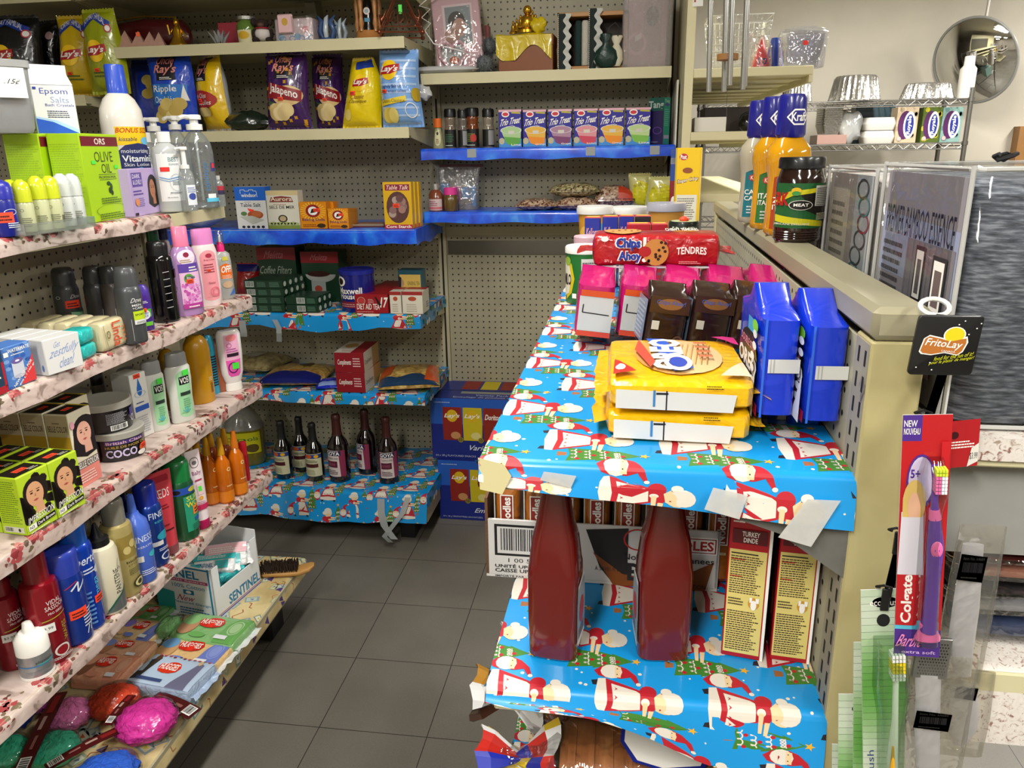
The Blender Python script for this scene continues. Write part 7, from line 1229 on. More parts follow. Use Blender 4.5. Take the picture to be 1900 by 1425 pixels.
bottle('food_colour_bottle','small amber bottle with a silver cap and pink label','bottle',P,0,[('body',lambda mb: mb.loft(S2,mat('8a4a30',.15,t=.2,co=.8),20) and None),('label',lambda mb: (lambda d: (d.rect(0,0,1,1,k4('cdb8b8')),d.rect(0,.08,1,.3,k4('c87078')),d.small(.1,.4,.7,.9,3,mat('9a5060'))))(wrapd(mb,S2,r*2.2,.004,H*.45)) and None),('cap',lambda mb: mb.lathe([(H*.78,r*.5),(H,r*.48)],mat('b8b8b4',.3,.7),16) and None)])
P, W, H = fit(837, 387, 348, 26, z, Y=2.95); r = W/2
bottle('spice_jar','short spice jar with a bright pink lid on the lower blue shelf','spice jar',P,.3,[('glass',lambda mb: mb.lathe([(0,r*.95),(.003,r),(H*.66,r),(H*.74,r*.85)],mat('6a5228',.2,t=.2,co=.6),20) and None),('lid',lambda mb: mb.lathe([(H*.7,r*.95),(H,r*.95)],k4('d83a90'),20) and None)])
P,W,H = spot(800,892,306,3.02,z); t = thing('zip_bag','clear zip bag with blue and pink packets and a dark zip edge','bag',P+Vector((0,.03,0)),0)
mb = MB(); mb.loft([(0,W*.4,.03,4),(H*.3,W*.42,.035,4),(H*.85,W*.44,.012,4),(H,W*.5,.003,4)],film('e8ecf0',.14,.06,.9,25,.1),28); mb.build('bag_film',t)
for x0,x1,z0,z1,c,nm in ((-.07,-.035,.05,.1,'1c7ac0','blue_packet'),(-.045,.01,.02,.09,'b82a80','pink_packet'),(.015,.045,.04,.085,'1c7ac0','blue_packet'),(.05,.07,.01,.09,'1c88c8','blue_packet'),(-.01,.06,.0,.035,'5a4030','brown_packet')): MB().box(x0,-.012,z0,x1,.008,z1,mat(c,.4,co=.3),.003).build(nm,t)
mb = MB(); mb.box(-W*.36, -.006, H*.94, W*.52, .006, H, k4('4a1430')); mb.build('zip_edge', t)
SEED = noisy('seed_mix',[(.0,'4a3a28'),(.25,'8a7a5a'),(.5,'b0a47c'),(.75,'6a6a40')],160,.25,kind='v',co=.8,b=.3); SEED2 = noisy('pulse_mix',[(.0,'5a3a2c'),(.3,'a08068'),(.6,'c0a890'),(.8,'7a5040')],140,.25,kind='v',co=.8,b=.3)
gb = 'bags of pulses on the lower blue shelf'
lying('bag of brown pulses at the left of its group',958,1035,2.95,z,.14,.045,SEED2,name='pulse_bag',cat='bag of pulses',seed=2,group=gb); lying('bag of brown pulses at the bottom under the green one',1026,1104,2.95,z,.14,.05,SEED2,name='pulse_bag',cat='bag of pulses',seed=5,group=gb)
lying('bag of green pulses lying on top of the brown bags',1016,1108,2.96,z,.13,.05,SEED,name='pulse_bag',cat='bag of pulses',seed=3,zz=.05,rz=.05,group=gb); lying('plump bag of pinkish pulses in the middle of the lower blue shelf',1096,1168,2.95,z,.13,.09,SEED2,lambda d: d.rect(.6,.0,.95,.3,k4('b83a24')),name='pulse_bag',cat='bag of pulses',seed=8,group=gb)
def yb(d): d.ell(.5,.45,.4,.34,mat('c8c00c',.3,co=.6)); R = random.Random(5); [d.ell(R.uniform(.2,.85),R.uniform(.1,.8),.07,.03,mat(R.choice(('d8d020','a8a008','e0d840')),.3,co=.6),l=4) for _ in range(26)]; d.poly([(.6,.0),(.9,0),(.8,.2)],k4('c8501c'))
MK = film('e8e8c8', .14, .08, .8, 25, .45)
for i, (u0, u1, vt, Y) in enumerate([(1166, 1213, 322, 3.0), (1206, 1262, 328, 2.96)]):
 pl = boxy(u0,u1,Y,vt,z,.05); o = chipbag(('clear bag of yellow snacks on the left of its pair','clear bag of yellow snacks at the right end, by the cereal box')[i],'snack bag',pl[0].x,pl[0].y,z,pl[2],pl[4],.05,'c0bc7c',yb,(.1,-.1)[i],seed=40+i,name='snack_bag',group='clear bags of yellow snacks')
# ================================================================ low gondola, top shelf
z = UP_Z+.001; PXN = {}
def slab(name,label,cat,loc,rz,W,D,H,col,deco=None,group=None,seed=1,tilt=0.,fin=.02,r=.22,b=.35,e=6,z_=None):   # tray in film standing on its end
 mb = MB(); m = mat(col, r, co=.6, b=b, bs=24); R = random.Random(seed); se = [(0, W*.42, .003, 3), (fin*.9, W*.44, D*.2, 3)]; n = 5
 se = [(0,W*.46,D*.05,3),(fin,W*.46,D*.3,3)]+[(fin+.008+(H-2*fin-.016)*i/n,W*.5*R.uniform(.985,1),D*.5*R.uniform(.98,1),e) for i in range(n+1)]+[(H-fin,W*.46,D*.3,3),(H,W*.46,D*.03,3)]
 mb.loft(se, m, 32); h0, h1 = fin+.006, H-fin-.006
 if deco:
  def F(s): 
   if s == 'F': return Dec(mb, lambda x, y, q: (-W/2+x, -D/2-.0008-q, h0+y), W, h1-h0, eps=.0003)
   if s == 'L': return Dec(mb, lambda x, y, q: (-W/2-.0008-q, D/2-x, h0+y), D, h1-h0, eps=.0003)
   return Dec(mb, lambda x, y, q: (W/2+.0008+q, -D/2+x, h0+y), D, h1-h0, eps=.0003)
  deco(F)
 o = solo(mb, name, label, cat, loc, rz, group); o.rotation_euler = (0, tilt, rz); return o
def oreo(F):
 f = F('F'); f.rect(.18,.46,.98,.6,mat('d0d0cc')); f.line([(.25,.46),(.25,.6)],.001,mat('a8a8a8')); f.line([(.33,.46),(.33,.6)],.001,mat('a8a8a8')); f.rect(.04,.0,.1,1,mat('2a68e0',.3,co=.5))
 g = F('L'); g.rect(.0,.0,1,.12,mat('b81c4a',.35)); g.ell(.55,.45,.36,.32,mat('16131a',.35,co=.4)); g.ell(.55,.45,.3,.26,mat('2a2228',.35)); g.text('OREO',.22,.36,.92,.54,mat('d8dcec',.35),.04); g.rect(.2,.3,.9,.33,k4('5aa0e0')); g.text('DOUBLE STUF',.3,.6,.85,.68,k4('d88aa8')); g.rect(.55,.78,.9,.92,k4('3a9ad0')); g.ell(.82,.88,.1,.06,k4('7ac83a')); R = random.Random(3)
 for i in range(7): g.ell(.9-R.random()*.1, .1+i*.12, .07, .04, mat('dfe4ee', .35))
 g.poly([(.78, .0), (1, 0), (1, .5), (.92, .34), (.88, .2)], mat('dfe4ee', .35))
for i, (x0, y0_, vt, sd_) in enumerate([(.143, .81, 548, 3), (.188, .795, 560, 7)]):
 slab('cookie_pack',('blue chocolate cookie pack standing on end, showing its side picture','blue chocolate cookie pack standing on end against the pegboard')[i],'cookie pack',(x0+.021,y0_+.08,z),.03,.041,.15,height(Vector((x0+.02,y0_,z)),vt),'1236c8',oreo,'blue cookie packs standing on end',sd_,.0)
ya,yb_ = at(1122,814,z=z),at(1398,827,z=z); H2 = height(ya,704); HH = H2/2; yt = at(1123,622,z=z+H2); Wy = (yb_-ya).length; Dy = max(.12,yt.y-ya.y)
def gold(d, mb, W, D, H, lid=True):
 if lid: d.ell(.5,.52,.3,.4,mat('d8a45a',.35,co=.4)); d.ell(.58,.5,.26,.36,mat('e0c08c',.35,co=.4)); [d.line([(.42+.04*i,.3),(.5+.04*i,.75)],.0014,k4('c89a5a')) for i in range(8)]; d.T = lambda x,y: (.34+x*.34-y*.12,.86-x*.55-(1-y)*.12+.06); d.rect(-.1,0,1.1,1,k4('c03a30')) if False else None; d.T = None; d.poly([(.3,.86),(.44,.86),(.6,.2),(.46,.14)],mat('2a5ac8',.35)); d.text('OREO',.3,.18,.58,.86,WH,.05,rot=-90) if False else None; d.text('OREO',.31,.16,.56,.84,WH,.05,rot=90); d.ring(.5,.3,.1,.16,.35,mat('d8dcec',.35)); d.ell(.5,.3,.06,.1,mat('2a4ab0',.35)); d.poly([(.2,.55),(.24,.8),(.34,.3),(.3,.18)],k4('c04a38')); d.small(.66,.4,.78,.8,4,k4('c86a4a')); d.poly([(.82,.9),(1,.98),(1,.7)],mat('c8287a',.35)); d.poly([(.76,.06),(.96,.06),(.95,.3),(.86,.2)],mat('d8c8a8',.35)); d.poly([(.04,.06),(.2,.1),(.05,.32)],mat('c02a24',.35)); d.ell(.09,.16,.035,.05,WH)
 s = Dec(mb,lambda x,y,q: (-W/2+x,-D/2-.003-q,y),W,H,eps=.0003); s.poly([(.06,.12),(.84,.04),(.86,.62),(.06,.74)],k4('d2d2d0')); s.line([(.4,.08),(.4,.72)],.0015,k4('20202a')); s.rect(.31,.2,.325,.74,k4('3a7ab0')); s.rect(.33,.6,.41,.66,k4('16161c')); s.small(.66,.8,.78,.95,2,k4('3a2a10'))
for i in range(2):
 c = (ya+yb_)/2+Vector((.0,Dy/2,0)); o = pack('cookie_pack',('yellow golden cookie pack, the lower one at the shelf front','yellow golden cookie pack lying on top of another')[i],'cookie pack',(c,.015*i,Wy,Dy,HH),'e8b40c',lambda d,mb,W,D,H,i=i: gold(d,mb,W,D,H,i == 1),'yellow cookie packs lying flat',seed=31+i,b=.5,zo=None if False else 0.,e=5); o.location.z = z+i*HH*1.01
ma = at(1062, 648, z=z); R = random.Random(8); HM = height(ma, 512); MAG = 'b81868'
def magd(F): f = F('F'); f.rect(.1,.1,.98,.78,mat('c2c2c0',.3,co=.5)); f.line([(.2,.46),(.9,.44)],.0018,k4('1c1420')); f.line([(.2,.46),(.21,.62)],.0018,k4('1c1420')); f.rect(.12,.78,.98,.9,mat('cc4a1c',.3,co=.5)); f.rect(.08,-.02,.98,.1,mat('cc3c1c',.3,co=.5)); g = F('L'); [g.ring(.3+.2*(i % 2),.15+.15*i,.12,.05,.2,mat('d85a98',.35),a0=40,a1=300) for i in range(5)]
ML = ['magenta cookie bag at the left end of its row, white back strip showing','magenta cookie bag, second from the left under the red pack','magenta cookie bag in the middle of the row under the red pack','magenta cookie bag, fourth in the row, partly behind brown bags','magenta cookie bag at the right end of the row by the pegboard']
for i in range(5): slab('cookie_bag',ML[i],'cookie bag',(ma.x+.026+i*.068,ma.y+.085+.004*i,z+.004),.02,.06,.17,HM,MAG,magd,'magenta cookie bags in a row',11+i,tilt=.1,fin=.012)
def brd(F): f = F('F'); f.rect(.02,.7,.98,1.04,mat('3e2416',.3,co=.5)); f.ell(.5,.87,.3,.1,mat('8a5c30',.35)); f.text('Chips Ahoy!',.16,.84,.86,.94,mat('4a5a9a',.35),.02); f.ring(.8,.2,.14,.12,.3,mat('5a3a2a',.35)); f.rect(.12,.4,.3,.56,k4('c8c0b0')); f.rect(.66,.02,.98,.2,k4('c4c4c2')); g = F('L'); g.rect(.1,.1,.9,.9,mat('6a7a94',.3,co=.5)); g.small(.15,.15,.85,.85,9,k4('a8b0c0'))
for i, (u0, u1) in enumerate([(1176, 1252), (1258, 1331), (1334, 1398)]):
 q = at(u0,682,z=z); q1 = at(u1,684,z=z); hb = height(q,540); slab('cookie_bag',('dark brown cookie bag on the left in front of the magenta ones','dark brown cookie bag in the middle in front of the magenta ones','dark brown cookie bag beside the standing blue pack')[i],'cookie bag',(q.x+.032,q.y+.05,z+.006),.16,.06,.08,hb,'2a1610',brd,'dark brown cookie bags in a row',21+i,tilt=.13,fin=.01,b=.7)
zc = z+HM; ca, cb = at(1098, 497, z=zc), at(1335, 497, z=zc); Wc = (cb-ca).length; Hc = height(ca, 436)
def chips(d, mb, W, D, H):
 d.ell(.24,.5,.15,.4,k4('c88a4a')); [d.ell(.16+.05*i,.4+.1*(i % 3),.012,.04,k4('3a1c10')) for i in range(5)]; d.text('CHEWY TENDRES',.58,.3,.84,.75,WH,.01)
 s = Dec(mb, lambda x, y, q: (-W/2+x, -D/2-.004-q, y), W, H, eps=.0003); s.rect(0, 0, 1, .05, mat('c8c8cc', .3, co=.4)); bl = mat('1c3a98', .35)
 for o_, m_ in ((.012, WH), (0, bl)):
  s.text('Chips', .19-o_, .52-o_*2, .38+o_, .9+o_*2, m_, .045+o_*3, 0, 0, .02); s.text('Ahoy', .21-o_, .16-o_*2, .39+o_, .5+o_*2, m_, .045+o_*3)
 s.rect(.4,.35,.425,.93,WH); s.ell(.412,.24,.018,.06,WH); s.ell(.5,.48,.1,.4,k4('c08440')); s.ell(.415,.5,.05,.16,mat('a8141e',.3,co=.5)); R = random.Random(2); [s.ell(.5+R.uniform(-.06,.08),.48+R.uniform(-.3,.3),.012,.045,k4('33180e'),l=9) for _ in range(11)]; s.l = 10
 s.text('TENDRES',.66,.4,.89,.62,WH,.02,arc=.15); s.ell(.1,.88,.03,.08,WH); s.text('271 g',.1,.16,.16,.26,k4('e8c8c8')); s.small(.68,.14,.86,.24,2,k4('d89090'))
o = pack('cookie_pack','long red Chips Ahoy pack lying across the magenta cookie bags','cookie pack',((ca+cb)/2+Vector((0,.05,0)),.0,Wc,.095,Hc),'a8121c',chips,None,seed=44,b=.55,finw=.026,zo=0.,e=6); o.location.z = zc
for v_ in (): pass
P, W, H = fit(1085, 566, 455, 74, z); S2 = [(0, W*.47, W*.47), (.003, W*.48, W*.48), (H*.9, W*.48, W*.48)]
def milo(d): d.poly([(.2,.05),(.34,.2),(.4,.5),(.34,.8),(.2,.95)],k4('c8b81c')); d.poly([(.12,.1),(.28,.2),(.34,.5),(.28,.8),(.12,.9)],k4('d8d4c0')); d.text('MILO',.12,.36,.33,.6,k4('2a1410'),.03); d.ell(.24,.86,.08,.09,k4('8aa83a')); d.rect(.52,.3,.98,.92,k4('c8ccc4')); d.small(.54,.34,.96,.88,9,mat('5a6058')); d.rect(.36,.1,.44,.2,WH)
bottle('drink_powder_tin','green round tin with a white lid at the left edge of the shelf','tin',P,-.2,[('body',lambda mb: mb.loft(S2,mat('1c6a2c',.35,co=.3),34) and None),('lid',lambda mb: mb.lathe([(H*.88,W*.5),(H*.97,W*.5),(H,W*.47)],k4('dcdcd8'),34) and None),('label',lambda mb: milo(wrapd(mb,S2,W*1.5,.003,H*.87)) and None)])
P,W,H = fit(1088,545,437,52,z); bottle('jam_jar','dark jar with a pale pink lid behind the green tin','jar',P,0,[('glass',lambda mb: mb.lathe([(0,W*.46),(H*.8,W*.46),(H*.86,W*.4)],mat('1c1014',.1,co=.8),26) and None),('lid',lambda mb: mb.lathe([(H*.84,W*.46),(H*.98,W*.47),(H,W*.44)],k4('d0a8b4'),28) and None)])
def cup(label, u, vt, wp, rim, c1, c2, Y):
 P = at(u, 400, y=Y); P.z = z; W = wp*px(P)[2]/FPX; H = height(P, vt); S2 = [(0, W*.36, W*.36), (H*.9, W*.46, W*.46)]
 bottle('noodle_cup',label,'cup',P,0,[('cup_wall',lambda mb: mb.loft(S2,mat(c1,.4,co=.2),30) and None),('lid',lambda mb: mb.lathe([(H*.89,W*.5),(H*.95,W*.51),(H,W*.49)],mat(rim,.35,co=.3),32) and None),('label',lambda mb: (lambda d: (d.rect(0,0,1,.4,k4('b03a1c')),d.ell(.3,.6,.22,.2,mat(c2,.4)),d.rect(.55,.5,.95,.85,k4('5a9ac0')),d.small(.5,.15,.95,.4,3,k4('e8c890'))))(wrapd(mb,S2,W*1.2,H*.08,H*.88)) and None)],'noodle cups at the shelf end')
cup('noodle cup with a white lid, leftmost beside the small boxes',1104,382,66,'dcdad4','c8902c','e0b050',2.0); cup('noodle cup with a white lid, the middle one of three',1168,383,68,'e0ded8','b88a4a','d0a868',2.06); cup('wide noodle cup with a grey lid beside the cereal box',1236,376,70,'a8a8b4','c08a3c','c8a060',2.0)
def mini(c, n_):
 def f_(F): f = F('F'); f.text(n_,.1,.7,.9,.86,k4('d8a0a0'),.02,.1); f.rect(.05,.02,.95,.6,WH if c == '1c2a90' else mat(c,.4)); f.small(.1,.08,.9,.55,5,mat('5a5a6a')); t = F('T'); t.rect(0,0,1,1,k4('c8404a')); t.rect(.1,.5,.9,1,k4('d8b040'))
 return f_
MBX = [(1085,1114,405,'1c2a90',1.78),(1118,1147,403,'1c2a90',1.78),(1149,1177,402,'1c2a90',1.78),(1179,1208,402,'20242c',1.8),(1164,1208,417,'b01c2c',1.7),(1210,1240,417,'b01c2c',1.7)]
MBL = ['blue individual cereal box, leftmost of the small boxes','blue individual cereal box, second of the small boxes','blue individual cereal box, third of the small boxes','dark individual cereal box, fourth of the small boxes','red individual cereal box lying in front of the blue ones','red individual cereal box beside the black and white jar lid']
for i, (u0, u1, vt, c, Y) in enumerate(MBX):
 a = at(u0,400,y=Y); b2 = at(u1,400,y=Y); W = b2.x-a.x; carton('mini_cereal_box',MBL[i],'small cereal box',(Vector(((a.x+b2.x)/2,Y+.03,z)),0,W,.055,height(Vector((a.x,Y,z)),vt)),c,mini(c,'Kelloggs'),'individual cereal boxes')
P = at(1268,430,y=1.62); P.z = z; W = 54*px(P)[2]/FPX; H = height(P,410); bottle('jam_jar','jar with a black and green lid and orange sticker by the cereal box','jar',P,0,[('glass',lambda mb: mb.lathe([(0,W*.46),(H*.8,W*.46),(H*.86,W*.42)],mat('3a1418',.1,t=.1,co=.8),26) and None),('lid',lambda mb: (mb.lathe([(H*.84,W*.49),(H*.97,W*.5),(H,W*.47)],mat('16201c',.35,co=.3),30),(lambda d: d.text('E.D. SMITH',.1,.2,.9,.85,k4('c8d0b8'),.02))(wrapd(mb,[(H*.84,W*.5,W*.5),(H*.97,W*.505,W*.505)],W*1.1,H*.85,H*.96)),mb.lathe([(H,W*.42),(H+.0006,W*.42)],k4('a8b08a'),26),mb.sphere((0,-W*.1,H+.004),.01,.008,.006,mat('f04a2c'),10,6)) and None)])
def crisp(F):
 f = F('F'); f.rect(.0,.0,.06,1,k4('b09a30')); f.ell(.32,.92,.17,.03,k4('b02a34')); f.text('Post',.2,.9,.44,.94,WH,.02); f.T = lambda x,y: (x,y+(x-.5)*.04); f.text('Sugar Crisp',.1,.685,.96,.735,k4('3a1c14'),.06); f.text('Sugar Crisp',.12,.692,.94,.73,k4('e8d8c0'),.02); f.T = None; f.rect(.1,.0,.92,.58,mat('d2cfc0',.45)); f.small(.14,.03,.88,.56,26,mat('6a685c')); f.line([(.5,.82),(.62,.8)],.002,k4('8a5a30')); f.ell(.5,.8,.2,.025,k4('8a4a28'))
 F('L').rect(.02, .02, .98, .98, k4('9a8a50'))
pl = boxat((1276,478),(1317,476),274,z,.19); pl = (pl[0],-.11,*pl[2:]); carton('cereal_box','tall yellow Sugar Crisp box standing at the far end by the rail','cereal box',pl,'e0b80c',crisp)
pl = boxat((1262,474),(1276,474),277,z,.19); carton('cereal_box','red and blue cereal box behind the yellow one on its left','cereal box',(pl[0]+Vector((-.022,.03,0)),-.1,pl[2]*1.1,.19,pl[4]),'8a1c28',lambda F: (F('F').rect(0,.7,1,1,k4('2a4a98')),F('F').rect(0,.86,1,.92,k4('d8d8e0')),F('F').ell(.5,.5,.3,.05,WH),F('F').rect(.1,.02,.9,.35,k4('d0ccc4'))))
# ================================================================ low gondola, lower shelf
z = LO_Z+.001
a,b_ = at(903,1068,z=z),at(1330,1098,z=z); e = (b_-a); W = e.length*1.0; e.normalize(); n = Vector((-e.y,e.x,0)); D = .2; H = height(a,962); rz = math.atan2(e.y,e.x); loc = (a+b_)/2+n*D/2
t = thing('noodle_case','open white printed case of noodle packs jutting over the aisle','case',loc,rz); mb = MB(); CB = mat('cfcdca',.6); KR = mat('6a4a30',.8)
mb.box(-W/2,-D/2,0,W/2,D/2,.004,CB); mb.box(-W/2,-D/2,.004,W/2,-D/2+.004,H,CB,.0008); mb.box(-W/2,D/2-.004,.004,W/2,D/2,H*1.7,CB); mb.box(W/2-.004,-D/2,.004,W/2,D/2,H,CB)
mb.add([(-W/2,-D/2,.004),(-W/2,D/2,.004),(-W/2,D/2,H*1.7),(-W/2,-D/2,H*1.35)]+[(-W/2+.004,-D/2,.004),(-W/2+.004,D/2,.004),(-W/2+.004,D/2,H*1.7),(-W/2+.004,-D/2,H*1.35)],[(3,2,1,0),(4,5,6,7),(0,4,7,3),(3,7,6,2)],KR)
f = face(mb,W,D,H,'F'); f.rect(.04,.38,.3,.92,mat('141416')); f.bars(.052,.42,.292,.88,34,bg='cfcdca'); k = mat('1c1c20'); f.text('1 00 59491 00',.1,.27,.34,.34,k,0); f.text('UNITÉ UPC 59491 0',.04,.17,.33,.24,k,.02); f.text('CAISSE UPC 59491 0',.04,.09,.33,.155,k,.02); f.text('IMPORTÉ PAR : ANDERSON W',.04,.01,.33,.05,k)
f.poly([(.44,.92),(.62,.98),(.62,.02),(.56,.02),(.5,.3)],mat('1a1614')); f.poly([(.47,.55),(.6,.2),(.8,.12),(.98,.5),(.95,.0),(.56,.0)],mat('7a4214')); f.text('À SAVEUR DE',.48,.24,.6,.32,k,0); f.text('B',.62,.1,.68,.4,k,.03); f.text('ATION',.88,.03,.95,.1,k,0); f.ring(.66,.8,.06,.18,.12,mat('b0241c')); f.rect(.78,.62,.99,.9,WH); f.rect(.785,.64,.985,.88,mat('8a1814')); f.rect(.79,.655,.98,.865,WH); f.text('NOODLES',.7,.68,.975,.84,mat('a8201a'),.03); f.text('Nouilles instantanees',.6,.46,.98,.56,k,.01); mb.build('case_walls',t)
def noodle(mb, W, D, H): pass
NP = mat('a05c1c', .3, co=.5, b=.5, bs=40); NS = mat('b0b0ac', .25, co=.6, b=.5, bs=60); src = None
ORD = ['first', 'second', 'third', 'fourth', 'fifth', 'sixth', 'seventh', 'eighth', 'ninth']
def npk(label, x, y, grp):
 global src
 hz = H*1.62; p = loc+e*x+n*y; L_ = (p.x, p.y, z+.005)
 if src is None:
  w2 = .036; mb = MB(); d2 = .05; se = [(0,w2*.48,d2*.3,3),(.01,w2*.5,d2*.5,4)]+[(.012+(hz-.03)*i/6,w2*.5,d2*.5,4.5) for i in range(1,6)]+[(hz-.012,w2*.5,d2*.35,4),(hz,w2*.48,d2*.06,4)]; mb.loft(se,NP,22)
  d = Dec(mb,lambda xx,y,q: (-w2/2+xx,-d2/2-.0006-q,hz*.3+y),w2,hz*.6,eps=.0003); d.rect(.24,.2,.76,.86,WH); d.rect(.28,.22,.72,.84,k4('8a2a1c')); d.text('Noodles',.34,.24,.66,.82,WH,.03,rot=90); d.rect(.0,0,.05,1,mat('b8b8b4',.3)); d.small(.1,.04,.9,.14,1,k4('c8b890'))
  g = Dec(mb,lambda xx,y,q: (-w2/2-.0006-q,d2/2-xx,hz*.1+y),d2,hz*.85,eps=.0003); g.rect(.1,.0,.9,1,mat('a8a8a4',.3,co=.4)); [g.line([(.2+.15*i,0),(.2+.15*i,1)],.0012,k4('3a3a38')) for i in range(5)]
  src = solo(mb, 'noodle_pack', label, 'noodle pack', L_, rz, grp); return src
 return dup(src, L_, rz, label)
for i in range(8): npk('brown noodle pack, %s from the left in the front row of the case' % ORD[i],-W/2+.03+i*.042,-D/2+.034,'noodle packs in the case')
for i in range(8): npk('brown noodle pack, %s from the left in the back row of the case' % ORD[i],-W/2+.032+i*.042,-D/2+.092,'noodle packs in the case')
KT = mat('5e0d0a', .2, co=.6)
for i, (u, vb, wp, rz2) in enumerate([(1031, 1230, 92, -.12), (1224, 1232, 96, .1)]):
 P, W, _ = fit(u, vb, 900, wp, z, sink=.5); H = .262 if False else UP_Z-LO_Z-.045; dp_ = 1.0
 S2 = [(0,W*.44,W*.4,4),(.004,W*.49,W*.46,4.5),(.05,W*.5,W*.47,5),(H*.46,W*.5,W*.47,5),(H*.5,W*.5,W*.46,4.5),(H*.53,W*.49,W*.45,3.5),(H*.66,W*.44,W*.4,3.2),(H*.74,W*.36,W*.34,2.8),(H*.86,W*.29,W*.28,2.4),(H*.93,W*.25,W*.24,2.2)]
 side = 1 if i == 0 else -1
 def lab(mb, W=W, H=H, side=side):
  rx = W*.5; d = Dec(mb,lambda x,y,q: (side*(rx+.0006+q),side*(-W*.4+x),H*.08+y),W*.8,H*.36,eps=.0003); d.poly([(.02,.1),(.1,.02),(.96,.0),(1,.5),(.9,1),(.1,.96),(0,.6)] ,k4('d8d8d4')); d.poly([(.06,.12),(.94,.06),(.95,.5),(.86,.92),(.12,.9),(.04,.6)],k4('8a9aa8')); d.ell(.5,.5,.3,.2,k4('b02a1c')); d.small(.1,.14,.9,.3,4,k4('3a3a40'))
 bottle('ketchup_bottle',('big dark red ketchup bottle, the left one on the lower shelf','big dark red ketchup bottle next to the stuffing boxes')[i],'ketchup bottle',P,rz2,[('body',lambda mb: (mb.loft(S2,KT,40),None)[1]),('label',lambda mb: (lab(mb),None)[1]),('cap',lambda mb: (mb.lathe([(H*.92,W*.27),(H*.99,W*.27),(H,W*.25)],k4('c8c4c0'),24),None)[1])],'big ketchup bottles')
def stove(F):
 f = F('F'); f.rect(.93,0,1,1,WH); f.rect(.04,.03,.9,.66,mat('dccb78',.45)); kk = mat('4a3a20'); f.small(.08,.4,.84,.63,17,kk,.5); f.small(.08,.05,.84,.3,18,kk,.5,5); f.rect(.08,.635,.7,.642,mat('1c1408')); f.rect(.08,.6,.4,.606,mat('a82a1c')); f.rect(.08,.5,.36,.506,mat('a82a1c')); f.small(.08,.33,.45,.38,3,kk); f.ell(.68,.35,.13,.035,mat('c8902c')); f.ell(.68,.34,.07,.03,WH); f.rect(.58,.355,.64,.385,WH); f.rect(.72,.355,.8,.385,WH)
 f.rect(.08,.7,.88,.78,k4('5a1018')); f.text('TURKEY',.3,.742,.7,.77,WH,.01); f.text('DINDE',.34,.708,.66,.735,WH,.01); f.text('Stove',.16,.9,.7,.98,k4('d8c040'),.02,.2); f.text('Top',.42,.81,.84,.9,k4('d8c040'),.03,.2); f.small(.08,.82,.36,.86,2,WH)
 g = F('L'); g.rect(.02, .02, .98, .98, k4('5a0d10')); g.ell(.5, .3, .4, .12, k4('8a4a28'))
for i, (a, b_) in enumerate([((1337, 1214), (1414, 1228)), ((1427, 1223), (1501, 1233))]):
 pl = boxat(a,b_,900,z,.11); carton('stuffing_box',('tall red stuffing box with yellow text panel, the left one','tall red stuffing box with yellow text panel, beside the pegboard')[i],'box',(pl[0],pl[1],pl[2],.11,.218),'a8101c',stove,'red stuffing boxes')
